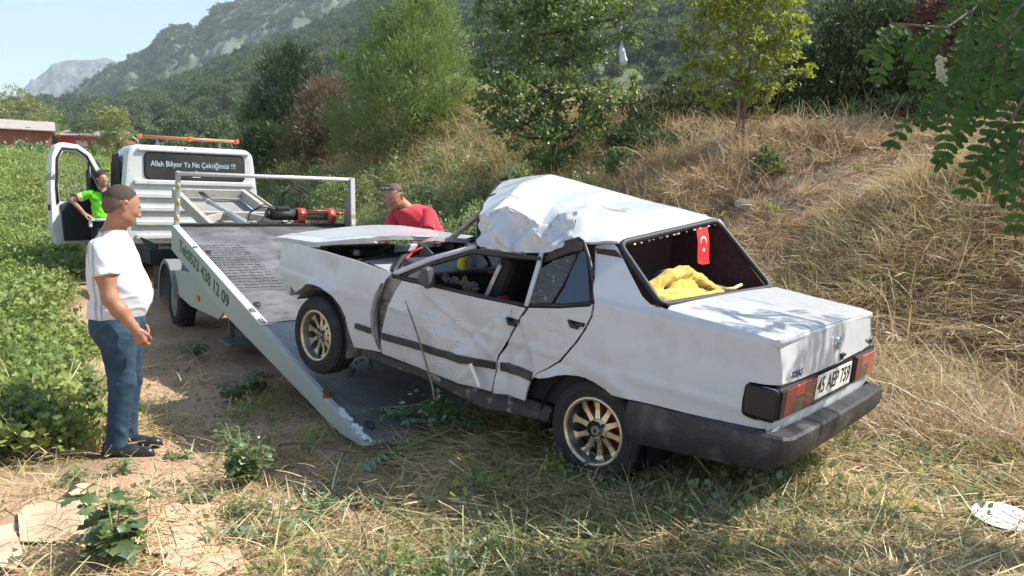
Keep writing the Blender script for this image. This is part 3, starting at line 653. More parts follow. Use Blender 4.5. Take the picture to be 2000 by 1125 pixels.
eb = MB(); eb.box((2.9,.05,.72),(.10,.7,.30)); eb.box((2.5,0,.70),(.45,.28,.24),bev=.03); eb.tube([(2.45,.1,.86),(2.7,.25,.84),(2.85,.2,.8)],.03,8); eb.lathe([(.60,.07),(.78,.07),(.80,.03)],16,'z',(2.35,.55,0)); eb.box((2.35,-.42,.70),(.28,.22,.22),bev=.01); eb.tube([(2.2,.35,.88),(2.45,.2,.90),(2.7,-.1,.88)],.012,6); eb.tube([(2.15,-.2,.86),(2.4,-.45,.88),(2.75,-.5,.84)],.014,6); eb.build('engine', mat('grimy_engine',(.035,.035,.036),.6,noise=(8,(.10,.09,.08),.5,.7)), car)
for c,r,m in (((2.30,.50,.845),.042,(.55,.50,.35)),((2.55,.35,.87),.028,(.6,.6,.55)),((2.62,.60,.84),.02,(.6,.6,.6))):
    b = MB(); b.lathe([(c[2]-.02,r),(c[2]+.012,r),(c[2]+.02,r*.7)],16,'z',(c[0],c[1],0)); b.build('filler_cap', mat('cap',m,.5), car)
fw = MB(); fw.box((1.98,0,.66),(.03,1.36,.42)); fw.build('firewall', M_dark, car)
inn = MB(); inn.box((2.5,.66,.80),(.95,.02,.16)); inn.box((2.5,-.66,.80),(.95,.02,.16)); split_loose(inn.build('inner_wing', M_inner, car))
yb = MB()
for k in range(26):
    p = (2.2+random.uniform(-.2,.25), -.45+random.uniform(-.15,.15), .93+random.uniform(-.03,.04)); yb.box(p,(.035,.02,.012),rot=(random.random()*3,random.random()*3,random.random()*3))
yb.build('wiring', mat('yellowed_wiring',(.35,.27,.06),.6), car)['kind'] = 'stuff'
# bonnet
def bonnet(x,y):
    xs = [1.72,2.15,2.2,2.6,3.0,3.17]; zl = [1.10,1.045,1.037,.955,.925,.903]; zr = [1.005,1.005,1.005,.99,.982,.975]
    t = sstep((.68-y)/1.36)**.8; z = float(np.interp(x,xs,zl))*(1-t)+float(np.interp(x,xs,zr))*t
    z += .02*(1-((y)/.68)**2)
    if y > .60: z -= .02*((y-.60)/.08)**2
    return (x,y,z)
panel('bonnet', [(3.17,.66),(3.19,.3),(3.19,0),(3.19,-.3),(3.17,-.66),(2.6,-.68),(2.1,-.67),(1.74,-.60),(1.74,-.2),(1.78,.2),(1.85,.45),(2.0,.66),(2.2,.68),(2.7,.68)], bonnet, [M_paint,M_inner], car, step=.04, thick=.03).modifiers['thickness'].material_offset = 0
def cowl(x,y):
    t = (.7-y)/1.4; return (x,y,.862+.075*min(1,t*1.6)+.03*(2.08-x))
panel('cowl', [(2.14,.64),(2.12,.3),(2.08,0),(2.05,-.6),(1.75,-.62),(1.86,0),(1.93,.3),(1.87,.5),(1.76,.66),(1.70,.74),(1.95,.71)], cowl, M_paint, car, step=.04, thick=.02)
cv = MB()
for k in range(7): x=1.93+k*.022; cv.box((x,.30-.0*k,cowl(x,.3)[2]+.012),(.008,.13,.006),rot=(0,0,.3))
cv.build('cowl_vent', M_black, car)
wt = MB(); wt.tube([(2.0,.69,.885),(1.85,.715,.875),(1.70,.735,.868)],.010,6); wt.tube([(2.18,.60,.872),(2.15,.3,.915),(2.1,-.1,.94),(2.06,-.5,.95)],.017,8); wt.build('bonnet_seal', M_rub, car)
# windscreen opening: gasket loop + torn trim
gk = MB(); gk.tube([(1.70,.73,.862),(1.735,.69,.885),(1.80,.60,.915),(1.874,.5,.94),(1.935,.3,.970),(1.90,.1,.985),(1.80,-.05,1.05),(1.70,-.1,1.10),(1.40,.2,1.12),(1.20,.5,1.12),(1.10,.60,1.13),(1.385,.675,1.005),(1.575,.71,.912),(1.67,.735,.866)],.022,8); gk.build('windscreen_gasket', M_rub, car)
rt = MB(); rt.tube([(1.67,.68,.885),(1.76,.58,.90),(1.83,.50,.94),(1.85,.42,.985),(1.80,.38,1.02)],[.010,.014,.014,.012,.008],8); rt.tube([(1.70,.66,.88),(1.72,.60,.875),(1.69,.62,.90)],.016,6); rt.tube([(1.50,.15,1.055),(1.60,.05,1.06),(1.68,-.05,1.10)],[.012,.018,.010],6); rt.tube([(1.35,.25,1.08),(1.45,.15,1.09),(1.55,.0,1.12)],[.01,.016,.01],6); split_loose(rt.build('torn_red_trim', M_redt, car))
dc = MB(); dc.prism([(1.80,.90),(1.74,.86),(1.60,.90),(1.66,1.0),(1.74,1.04),(1.79,.98)],.40,.42); dc.box((1.50,.1,.93),(.28,1.25,.06),rot=(0,-.25,0),bev=.02); dc.box((1.45,.35,.86),(.16,.45,.14),bev=.03); dc.box((1.52,-.35,.80),(.22,.6,.25),bev=.04); dc.build('dashboard', M_black, car)
ap = MB(); ap.tube([(1.70,.748,.852),(1.62,.742,.895),(1.344,.705,1.028),(1.041,.665,1.146)],[.020,.024,.023,.019],4); ap.build('left_windscreen_pillar', M_paint, car)
ap = MB(); ap.tube([(1.60,.755,.858),(1.35,.735,.985),(1.20,.715,1.045),(1.03,.685,1.118),(.75,.680,1.135),(.50,.695,1.158)],[.012,.014,.014,.018,.018,.014],6); ap.build('door_frame', M_black, car)
ap = MB(); ap.tube([(1.925,.0,1.03),(1.88,-.04,1.10),(1.80,-.08,1.19),(1.742,-.1,1.25),(1.70,-.12,1.30)],[.026,.022,.024,.022,.02],6); ap.build('right_windscreen_pillar', mat('bare_beige_metal',(.42,.34,.25),.5,metal=.3,noise=(14,(.2,.14,.1),.4,.7)), car)
ap = MB(); ap.tube([(1.93,.02,1.0),(1.86,.05,1.0),(1.80,.10,1.02)],[.035,.04,.03],8); ap.build('torn_grommet', M_black, car)
M_roof = mat('crumpled_roof_paint', (.52,.54,.56), .27, coat=.35, noise=(6,(.47,.47,.46),.55,.8), dirt=(6,(.34,.28,.20),.58,.74)); streaks(M_roof,(2,6,14),.66,.70)
# roof: crumpled sheet through measured crease points
RP = [(0.097,0.570,1.307),(0.092,0.330,1.335),(0.094,0.050,1.363),(0.095,-0.250,1.394),(0.083,-0.550,1.441),(0.136,0.600,1.300),(0.255,0.620,1.272),(0.358,0.640,1.280),(0.377,0.570,1.364),(0.408,0.520,1.442),(0.510,0.550,1.412),(0.536,0.580,1.352),(0.542,0.620,1.289),(0.549,0.655,1.260),(0.589,0.650,1.281),(0.597,0.620,1.336),(0.634,0.610,1.355),(0.763,0.580,1.382),(0.918,0.540,1.410),(1.040,0.520,1.371),(1.178,0.500,1.313),
 (0.219,0.330,1.383),(0.280,0.520,1.333),(0.383,0.250,1.422),(0.309,0.050,1.432),(0.275,-0.100,1.450),(0.267,-0.450,1.479),(0.562,-0.450,1.504),(0.799,-0.400,1.541),(0.945,-0.350,1.564),(1.067,-0.300,1.587),(0.620,0.400,1.400),(0.520,0.360,1.430),(1.078,-0.250,1.577),(0.948,-0.050,1.500),(0.850,0.180,1.415),(0.713,0.440,1.340),(0.640,0.560,1.290),(1.247,-0.300,1.607),(1.089,-0.020,1.505),(0.900,0.330,1.405),(1.265,0.400,1.309),(1.157,0.220,1.468),(1.257,0.000,1.533),(1.423,-0.300,1.580),(1.372,0.250,1.373),(1.510,0.000,1.455),(1.680,-0.300,1.523),(0.734,0.000,1.487),(0.577,0.160,1.448),(0.600,0.060,1.450),(0.66,0.10,1.435),
 (.06,-.62,1.415),(.3,-.63,1.44),(.6,-.63,1.47),(.9,-.63,1.50),(1.2,-.63,1.54),(1.45,-.62,1.54),(1.70,-.60,1.50)]
_d = delaunay_2d_cdt([Vector(p[:2]) for p in RP], [], [], 0, 1e-6); _DV = [RP[o[0]] if o else None for o in _d[3]]; _T = np.array([[_DV[i] for i in f] for f in _d[2] if len(f)==3])
def roofz1(x,y):
    a,b,c = _T[:,0],_T[:,1],_T[:,2]; den = (b[:,1]-c[:,1])*(a[:,0]-c[:,0])+(c[:,0]-b[:,0])*(a[:,1]-c[:,1])
    l0 = ((b[:,1]-c[:,1])*(x-c[:,0])+(c[:,0]-b[:,0])*(y-c[:,1]))/den; l1 = ((c[:,1]-a[:,1])*(x-c[:,0])+(a[:,0]-c[:,0])*(y-c[:,1]))/den; l2 = 1-l0-l1
    m = np.minimum(np.minimum(l0,l1),l2); i = int(np.argmax(m)); q = np.clip([l0[i],l1[i],l2[i]],0,1); q = q/q.sum(); return float(q@np.array([a[i,2],b[i,2],c[i,2]]))
def roof(x,y):
    r = .005 if (.5<x<1.25 and y>.10) else (.010 if x>.5 else .04)
    z = sum(roofz1(x+r*math.cos(k*1.0472),y+r*math.sin(k*1.0472))*(.13) for k in range(6))+.22*roofz1(x,y)
    if y < -.58: z -= .5*(-.58-y)
    z += .010*math.exp(-((x-.58)**2+(y-.12)**2)/.004)-.020*math.exp(-((x-.66)**2+(y-.06)**2)/.003)
    return (x,y,z)
SIDE = [(1.178,0.500,1.313),(1.040,0.520,1.371),(0.918,0.540,1.410),(0.763,0.580,1.382),(0.634,0.610,1.355),(0.597,0.620,1.336),(0.589,0.650,1.281),(0.549,0.655,1.260),(0.542,0.620,1.289),(0.536,0.580,1.352),(0.510,0.550,1.412),(0.408,0.520,1.442),(0.377,0.570,1.364),(0.358,0.640,1.280),(0.378,0.665,1.243),(0.441,0.672,1.211),(0.509,0.680,1.186),(0.617,0.680,1.173),(0.733,0.680,1.167),(0.902,0.670,1.151),(1.035,0.640,1.152)]
_SI = np.array(SIDE+[(0.988,0.575,1.294),(0.968,0.620,1.215),(0.750,0.600,1.286),(0.641,0.675,1.241),(0.841,0.665,1.211),(0.454,0.585,1.325),(1.09,.56,1.26),(.70,.585,1.32),(.50,.63,1.26)])
def rside(x,z):
    d2 = (_SI[:,0]-x)**2+(_SI[:,2]-z)**2+1e-5; w_ = 1/d2**1.6; y = float((w_*_SI[:,1]).sum()/w_.sum()); e_ = min(1,float(np.sqrt(d2.min()))/.03)
    y += e_*(.020*abs(math.sin(12*x+7*z+.4))-.016*abs(math.sin(8*x-19*z+1))+.005*abs(math.sin(31*x+25*z))-.004)
    return (x,y,z)
rs_ = panel('roof_side', [(p[0],p[2]) for p in SIDE], rside, [M_roof,M_velour], car, step=.010, thick=.008)
ro = panel('roof', [(.083,.572),(.20,.612)]+[(p[0],p[1]) for p in SIDE[:14]][::-1]+[(1.265,.40),(1.372,.25),(1.510,0),(1.60,-.15),(1.68,-.30),(1.70,-.58),(1.68,-.66),(.06,-.66),(.075,-.55),(.09,-.25),(.09,.05),(.088,.33)], roof, [M_roof,M_velour], car, step=.013, thick=.014)
s_ = ro.modifiers['thickness']; s_.material_offset = 0
hl = MB()   # headliner under the roof skin
hp = [(.12,.50),(.12,-.58),(1.5,-.56),(1.35,-.05),(.95,.36),(.5,.42)]; 
panel('headliner', hp, lambda x,y:(x,y,roof(x,y)[2]-.04), M_velour, car, step=.06, thick=.008); hl.bm.free()
re_ = MB(); re_.tube([(1.06,.62,1.150),(1.12,.56,1.19),(1.235,.44,1.28),(1.31,.33,1.34),(1.38,.24,1.375),(1.52,0,1.457),(1.69,-.30,1.525),(1.71,-.55,1.52)],.013,6); re_.box((1.68,-.32,1.535),(.07,.10,.03),rot=(0,.4,.4)); re_.box((1.45,.10,1.42),(.09,.05,.025),rot=(0,.5,.5)); re_.build('torn_roof_seal', M_rub, car)
b = MB(); b.box((.85,-.69,.68),(2.1,.03,.66)); b.build('right_door_lining', M_dark, car)
# rear window
BL,BR,TL,TR = Vector((-.275,.665,1.035)),Vector((-.335,-.640,1.050)),Vector((.085,.560,1.302)),Vector((.06,-.565,1.428))
def rloop(cs, r=.12, n=5):
    out = []
    for i,c in enumerate(cs):
        a = cs[i-1]; b = cs[(i+1)%len(cs)]; d1 = (a-c).normalized()*r; d2 = (b-c).normalized()*r
        for k in range(n+1):
            t = k/n; out.append(c+d1*(1-t)**2+d2*t**2)
    return out
lp = rloop([BL,BR,TR,TL],.07); sb = MB(); sb.tube(lp+[lp[0]],.019,8,caps=False); sb.build('rear_window_gasket', M_rub, car)
gb = MB()
for k in range(60):
    t = random.random(); e_ = random.choice([(TL,TR)]*4+[(TR,BR)]*3+[(BL,TL)]); p = e_[0].lerp(e_[1],t)+Vector((-.01,0,-.022)); s = random.uniform(.003,.009); gb.box(p,(s,s*1.6,s),rot=(random.random()*3,)*3)
gb.build('glass_crumbs', mat('glass_crumbs',(.75,.8,.8),.1,spec=.9), car)['kind'] = 'stuff'
sf = panel('window_lower_edge', [(-.30,.65),(-.36,.68),(-.37,-.66),(-.31,-.63)], lambda x,y:(x,y,1.030+.01*(1-y*y)), M_black, car, step=.05)
pa = MB(); pa.prism([(-.31,1.035),(.10,1.42),(.42,1.45),(.46,1.38),(.46,.97),(-.28,.97)],-.66,-.64); pa.build('right_rear_pillar', [M_velour], car)
pb = MB(); pb.prism([(-.32,1.04),(.10,1.43),(.42,1.46),(.46,1.38),(.20,.96),(-.9,.96),(-.9,.99),(-.35,1.0)],-.70,-.675); pb.prism([(.95,.93),(1.02,.93),(.93,1.48),(.85,1.48)],-.72,-.68); pb.prism([(.2,1.45),(1.68,1.50),(1.68,1.46),(.2,1.40)],-.70,-.67); pb.build('right_window_frame', M_paint, car)
ipc = MB(); ipc.prism([(-.25,1.03),(.07,1.27),(.2,1.26),(.05,1.0)],.60,.61,); 
ipc.build('left_rear_pillar_lining', M_velour, car)
# left rear door window frame and glass
fr = MB(); fr.tube([(.072,.752,.99),(.12,.70,1.08),(.20,.655,1.20),(.262,.638,1.285),(.30,.642,1.302)],[.013,.014,.013,.013,.012],6); fr.tube([(.30,.64,1.298),(.40,.65,1.255),(.50,.668,1.195)],.014,6); fr.build('window_frame', M_black, car)
fr = MB(); fr.tube([(.505,.775,.885),(.512,.735,.99),(.512,.70,1.10),(.510,.682,1.19)],[.020,.018,.017,.015],4); fr.tube([(.088,.765,.985),(.130,.712,1.075),(.218,.662,1.21),(.275,.645,1.29)],.007,4); split_loose(fr.build('window_frame', M_paint, car))
fr = MB(); fr.prism([(.30,1.295),(.50,1.205),(.505,1.13),(.42,1.175),(.33,1.22),(.245,1.245),(.26,1.28)],.648,.662); fr.build('window_header', M_black, car)
def pane(o): return [(x, .772-.36*(z-.9)*1.0, z) for x,z in o]
def glass(name, o, m): 
    b = MB(); A = [b.bm.verts.new(p) for p in pane(o)]; B = [b.bm.verts.new((p[0],p[1]-.005,p[2])) for p in pane(o)]; b.bm.faces.new(A); b.bm.faces.new(B[::-1]); n=len(A)
    for k in range(n): b.bm.faces.new((A[k],B[k],B[(k+1)%n],A[(k+1)%n]))
    return b.build(name, m, car)
glass('rear_door_glass', [(.10,.965),(.345,.920),(.30,1.05),(.265,1.24),(.235,1.235),(.17,1.12)], mat('blue_black_glass',(.01,.02,.045),.10,spec=.8,coat=1))
M_shat = mat('shattered_glass', (.05,.06,.06), .25, noise=(35,(.45,.5,.5),.58,.72), spec=.8, bump=(60,1.0), dirt=(5,(.10,.03,.025),.5,.6))
glass('shattered_rear_glass', [(.345,.920),(.495,.895),(.497,1.10),(.42,1.16),(.285,1.22),(.30,1.05)], M_shat)
dv = MB(); dv.tube([(.345,.77,.92),(.305,.725,1.05),(.285,.66,1.20),(.30,.65,1.26)],.006,6); dv.build('glass_divider', M_rub, car)
gl = MB()
for k in range(70): x = random.uniform(.95,1.25); z=.895+.02*random.random()-.05*(1.2-x); gl.box((x,.72+random.uniform(-.02,.02),z-.0+.03*random.random()),(.02,.008,.016),rot=(random.random(),random.random(),random.random()))
gl.build('broken_glass_remnant', M_shat, car)['kind'] = 'stuff'
# mirror
mr = MB(); mr.box((1.26,.83,.925),(.055,.10,.135),rot=(0,.25,.35),bev=.022); mr.box((1.33,.79,.90),(.10,.05,.08),rot=(0,.2,0),bev=.02); mr.build('wing_mirror', mat('mirror_plastic',(.06,.062,.066),.45), car)
qg = MB(); qg.prism([(1.56,.865),(1.36,.868),(1.34,.985)],.752,.757); qg.build('quarter_light', M_glassd, car)
# interior
st = MB()
def seatback(b,x,y,w,h,t,lean): b.box((x,y,.60+h/2),(t,w,h),rot=(0,lean,0),bev=.045)
for y in (.36,-.36):
    b = MB(); seatback(b,.92,y,.50,.52,.12,-.32); b.box((1.18,y,.50),(.48,.50,.15),bev=.05); b.build('front_seat', mat('seat_black',(.02,.02,.022),.85), car)
nb = MB()
for k in range(7): z = .66+k*.065; nb.tube([(1.05-(z-.62)*.40,.60,z+.03),(1.03-(z-.62)*.40,.64,z)],.004,4); 
nb.prism([(1.06,.64),(1.03,.64),(.85,1.06),(.88,1.06)],.617,.622); nb.build('seat_side_mesh', mat('pale_mesh',(.5,.48,.42),.8), car)
rp = MB(); rp.tube([(.86,.60,.86),(.83,.60,.78),(.80,.58,.70)],[.05,.06,.05],10); rp.build('red_bolster', M_redt, car)
b = MB(); b.box((.16,0,.70),(.14,1.22,.46),rot=(0,-.3,0),bev=.05); b.box((.50,0,.46),(.50,1.22,.16),bev=.05); b.build('rear_seat', M_velour, car)
b = MB(); b.prism([(.60,.97),(.60,1.17),(.42,1.27),(.1,1.37),(-.6,1.43),(-.66,.97)],.40,.42,'x'); b.build('sagging_roof_lining', M_velour, car)
def shelf(x,y): return (x,y,.985+.035*math.exp(-((x-.0)**2/.02+(y-.25)**2/.06))+.045*math.exp(-((x+.05)**2/.03+(y+.36)**2/.04))+.012*(x+.3))
panel('parcel_shelf', [(-.33,.64),(-.33,-.61),(.12,-.58),(.14,0),(.12,.58)], shelf, M_shelf, car, step=.035)
b = MB(); b.tube([(.10,.02,1.07),(.09,-.10,1.075),(.085,-.22,1.07)],[.05,.055,.05],14); b.tube([(.088,-.15,1.075),(.087,-.165,1.075)],.058,14); b.build('shelf_bolster', M_shelf, car)
# steering wheel
sw = MB(); C0 = Vector((1.40,.23,.90)); ax1 = Vector((0,1,0)); ax2 = Vector((.30,0,.954)); ring = [C0+ax1*.155*math.cos(a)+ax2*.155*math.sin(a) for a in [2*math.pi*k/28 for k in range(29)]]
sw.tube(ring,.014,8,caps=False); sw.tube([C0+ax1*.18,C0-Vector((-.06,0,.0))],.014,6); sw.tube([C0-ax1*.18,C0+Vector((.06,0,0))],.014,6); sw.lathe([(0,.05),(.03,.05)],14,'x',C0+Vector((.03,0,0))); swo = sw.build('steering_wheel', M_black, car)
yc = MB(); arc = [C0+ax1*.155*math.cos(a)+ax2*.155*math.sin(a) for a in [R(-62+k*9) for k in range(15)]]; yc.tube(arc,[.020]+[.033]*13+[.020],10)
yc.build('yellow_wheel_cover', mat('yellow_cover',(.62,.48,.03),.7,bump=(60,.4)), swo)
ip = MB(); ip.tube([(1.20,.0,1.07),(1.10,.1,1.04),(1.08,.18,.98),(1.12,.26,.94),(1.25,.28,.93)],.010,6); ip.build('red_door_piping', M_redt, car)
ct = MB(); ct.tube([(1.05,.05,1.06),(1.10,.08,.98)],[.006,.018],6); ct.tube([(1.2,0,.60),(1.22,.05,.80)],.01,6); ct.box((1.25,.0,.84),(.14,.12,.06),bev=.01); ct.build('cabin_fitting', M_steel, car)
# wheels
def wheel(cx,cy,cz,rt,name='wheel',steer=0,flat=0):
    w_ = empty(name); w_.parent = car; w_.location = (cx,cy,cz); w_.rotation_euler = (0,0,steer)
    t = MB(); hw = .098
    prof = [(-hw+.01,.188),(-hw,.215),(-hw-.004,.25),(-hw+.006,rt-.018),(-hw+.028,rt-.003),(-.055,rt),(-.052,rt-.008),(-.046,rt-.008),(-.043,rt),(-.005,rt+.001),(-.002,rt-.008),(.004,rt-.008),(.007,rt+.001),(.043,rt),(.046,rt-.008),(.052,rt-.008),(.055,rt),(hw-.028,rt-.003),(hw-.006,rt-.018),(hw+.004,.25),(hw,.215),(hw-.01,.188)]
    t.lathe(prof,48,'y'); bmesh.ops.delete(t.bm, geom=[f for f in t.bm.faces if len(f.verts)>4], context='FACES')
    if flat:
        for v in t.bm.verts:
            if v.co.z < -rt+flat: v.co.z = -rt+flat+(v.co.z+rt-flat)*.15; v.co.y *= 1.12
    to = t.build('tyre', M_tyre, w_)
    tr = MB()
    for k in range(2):
        rr = (.252,.222)[k]; tr.lathe([(hw+.001,rr),(hw+.0065,rr+.003),(hw+.001,rr+.006)],48,'y')
    bmesh.ops.delete(tr.bm, geom=[f for f in tr.bm.faces if len(f.verts)>4], context='FACES')
    tr.build('sidewall_rib', M_tyre, to)
    b = MB(); b.lathe([(-.09,.178),(.0,.165),(.05,.170),(.088,.176)],40,'y'); 
    bmesh.ops.delete(b.bm, geom=[f for f in b.bm.faces if len(f.verts)>4], context='FACES'); b.build('rim_barrel', M_rimd, w_)
    b = MB(); b.lathe([(.088,.172),(.098,.176),(.102,.186),(.098,.193),(.088,.194)],48,'y'); bmesh.ops.delete(b.bm, geom=[f for f in b.bm.faces if len(f.verts)>4], context='FACES'); b.build('rim_lip', M_rim, w_)
    y0 = .030
    for k in range(10):
        a = 2*math.pi*k/10+.12; c,s = math.cos(a),math.sin(a); b = MB(); A=[]; B=[]
        for r_,wd,yy in ((.050,.016,y0+.010),(.075,.0165,y0+.006),(.110,.0135,y0+.002),(.145,.017,y0+.004),(.172,.036,y0+.012)):
            for q in (1,-1): A.append(b.bm.verts.new((c*r_-s*wd*q, yy, s*r_+c*wd*q))); B.append(b.bm.verts.new((c*r_-s*wd*q, yy-.018, s*r_+c*wd*q)))
        for i in range(4):
            j = 2*i; b.bm.faces.new((A[j],A[j+1],A[j+3],A[j+2])); b.bm.faces.new((B[j],B[j+2],B[j+3],B[j+1])); b.bm.faces.new((A[j],A[j+2],B[j+2],B[j])); b.bm.faces.new((A[j+1],B[j+1],B[j+3],A[j+3]))
        b.build('spoke', M_rim, w_)
    b = MB(); b.lathe([(0,.064),(y0+.008,.062),(y0+.014,.050)],32,'y'); b.build('hub_face', M_rim, w_)
    b = MB(); b.lathe([(.03,.030),(.066,.029),(.072,.022)],24,'y'); co = b.build('hub_cap', M_steel, w_)
    b = MB(); b.lathe([(.0715,.013),(.0745,.011)],16,'y'); b.build('cap_emblem', M_black, co)
    for k in range(4):
        a = R(45+90*k); b = MB(); b.lathe([(.03,.0115),(.052,.0115),(.055,.008)],10,'y',(.045*math.cos(a),0,.045*math.sin(a))); b.build('lug_nut', M_black, w_)
    b = MB(); b.lathe([(-.06,.150),(-.02,.150)],28,'y'); b.build('brake_drum', M_drum if cx<1 else M_dark, w_)
    return w_
wheel(0,.645,.285,.292,flat=.02); wheel(2.485,.650,.268,.296,steer=R(-2)); 
wheel(0,-.645,.285,.292).rotation_euler = (0,0,math.pi); wheel(2.485,-.645,.285,.292).rotation_euler = (0,0,math.pi)
# ---- things in / on the car
def in_car(o): o.matrix_world = CARM @ o.matrix_world if o.parent is None else o.matrix_world
def star(n,R1_,R2_): return [((R1_ if k%2==0 else R2_)*math.sin(math.pi*k/n),(R1_ if k%2==0 else R2_)*math.cos(math.pi*k/n)) for k in range(2*n)]
def flag(loc, rotz, w, h, lean, label):
    f = empty('turkish_flag'); f.matrix_world = CARM@Matrix.Translation(loc)@Euler((lean[0],lean[1],rotz)).to_matrix().to_4x4()
    tag(f, label, 'flag')
    P = lambda u,v: (.006*math.sin(v*22)+.004*math.sin(u*30), u, v)
    panel('flag_cloth', [(-w/2,0),(w/2,0),(w/2*.97,-h*.95),(w*.1,-h),(-w/2,-h*.98)], P, mat('flag_red',(.62,.012,.022),.7), f, step=.012, thick=.002)
    n=20; ro_,ri_,off = .030,.0245,.0085
    A0 = math.acos((off*off+ro_*ro_-ri_*ri_)/(2*off*ro_)); A1 = math.pi-math.acos((off*off+ri_*ri_-ro_*ro_)/(2*off*ri_))
    o_ = [(ro_*math.cos(t),ro_*math.sin(t)) for t in [A0+(2*math.pi-2*A0)*k/n for k in range(n+1)]]
    i_ = [(off+ri_*math.cos(t),ri_*math.sin(t)) for t in [(2*math.pi-A1)+(2*A1-2*math.pi)*k/n for k in range(n+1)]]
    wm = mat('flag_white',(.8,.8,.8),.7)
    for nm, c in (('crescent',(0,-h*.36)),('star',(.0,-h*.60))):
        b = MB()
        if nm == 'star': polys = [star(5,.017,.007)]
        else:
            L2 = [(p[1],-p[0]) for p in o_]; L3 = [(p[1],-p[0]) for p in i_[::-1]]; polys = [[L2[k],L2[k+1],L3[k+1],L3[k]] for k in range(n)]
        for s in (-1,1):
            for poly in polys:
                vs = []
                for p in poly:
                    u,v = p[0]+c[0],p[1]+c[1]; q3 = (P(u,v)[0]+s*.0025,u,v)
                    if not vs or (Vector(q3)-vs[-1].co).length>1e-6: vs.append(b.bm.verts.new(q3))
                if (vs[0].co-vs[-1].co).length<1e-6: vs.pop()
                if len(vs)>2: b.bm.faces.new(vs)
        bmesh.ops.remove_doubles(b.bm, verts=b.bm.verts, dist=1e-6); bmesh.ops.triangulate(b.bm, faces=b.bm.faces); b.build(nm, wm, f)
flag((.055,-.35,1.385), R(-6), .12, .235, (0,R(14)), 'red pennant with white crescent and star hanging at the right of the rear window')
f2 = flag((.03,.55,1.25), R(35), .10, .20, (R(20),R(32)), 'red pennant half hidden by the left edge of the rear window')
# yellow fleece
q = SDF()
for p0,r0,p1,r1 in [((-.22,.50,1.03),.05,(-.24,.20,1.02),.045),((-.24,.20,1.02),.045,(-.25,-.02,1.03),.035),((-.12,.45,1.02),.05,(-.10,.10,1.03),.06),((-.25,-.02,1.035),.035,(-.20,-.20,1.035),.028),((-.02,.38,1.05),.045,(-.06,.20,1.16),.035),((-.06,.20,1.16),.035,(-.05,.02,1.17),.042),((-.05,.02,1.17),.045,(-.08,-.12,1.11),.045),((-.08,-.12,1.11),.04,(-.15,-.22,1.045),.03),((-.05,.18,1.10),.035,(-.10,.02,1.07),.05),((-.16,.30,1.02),.06,(-.16,.0,1.02),.05)]: q.cone(p0,r0,p1,r1,.03)
q.disp(lambda X: .006*np.sin(X[:,0]*70+2*np.sin(X[:,1]*40))*np.sin(X[:,1]*55+X[:,2]*60)+.003*np.sin(X[:,0]*190)*np.sin(X[:,1]*170+X[:,2]*150))
q.cut((0,0,.985),(0,0,-1)); fo = sdfobj('yellow_fleece',[(q,(-.33,-.28,.97),(.08,.58,1.24),.009)],mat('fuzzy_yellow_fleece',(.72,.52,.045),.95,noise=(18,(.50,.33,.02),.5,.75),bump=(120,.7),sheen=.6),None); fo.matrix_world = CARM@Matrix.Translation((0,0,.985))@Matrix.Diagonal((1,1,.82,1))@Matrix.Translation((0,0,-.985))
tag(fo,'crumpled fuzzy yellow fleece lying on the parcel shelf','fleece')
b = MB(); b.tube([(-.215,-.19,1.045),(-.24,-.29,1.05),(-.23,-.36,1.055),(-.22,-.44,1.06)],[.014,.011,.012,.010],8); wo_ = b.build('wooden_stick', mat('bare_wood',(.55,.42,.27),.8), None); wo_.matrix_world = CARM; tag(wo_,'pale bare stick poking out of the yellow fleece','stick')
b = MB(); b.tube([(1.439,.845,.745),(1.40,.845,.69),(1.33,.85,.60),(1.26,.85,.49),(1.21,.85,.40),(1.135,.85,.267),(1.09,.86,.18)],[.003,.0045,.006,.0065,.007,.0075,.008],7); b.tube([(1.40,.845,.69),(1.385,.87,.70)],[.006,.004],5); wo_ = b.build('dead_stick', mat('grey_bark',(.26,.20,.14),.9,noise=(40,(.14,.10,.07),.4,.7)), None); wo_.matrix_world = CARM; tag(wo_,'thin dead stick leaning against the dented front door','stick')
# ================================================================ RECOVERY TRUCK
AH = (-.5714823,.8206144,0.); TO = (-.9354938,4.87427299,0)
TRM = frame(TO, AH, (-.8206144,-.5714823,0), (0,0,1))
truck = empty('recovery_truck'); truck.matrix_world = TRM; tag(truck, 'white flatbed recovery truck with its bed slid back and tilted to the ground', 'tow truck')
M_tw = mat('truck_white', (.60,.62,.60), .36, coat=.3, noise=(3,(.50,.51,.47),.45,.75), dirt=(11,(.34,.31,.26),.62,.76)); streaks(M_tw,(1,1,.25),.66,.72,(.28,.24,.19))
M_bedw = mat('greenish_white_steel', (.40,.43,.39), .5, noise=(6,(.40,.42,.37),.5,.8), dirt=(30,(.20,.12,.07),.68,.74))
M_plate = mat('worn_tread_plate', (.16,.153,.148), .45, metal=.5, noise=(2.2,(.30,.285,.27),.4,.65), dirt=(5,(.075,.068,.06),.5,.7))
M_blk = mat('chassis_black', (.02,.02,.021), .6, noise=(10,(.06,.05,.04),.5,.8))
M_beige = mat('primered_beam', (.42,.39,.33), .6, noise=(12,(.25,.19,.13),.5,.75))
M_greyp = mat('grey_paint', (.16,.165,.17), .5)
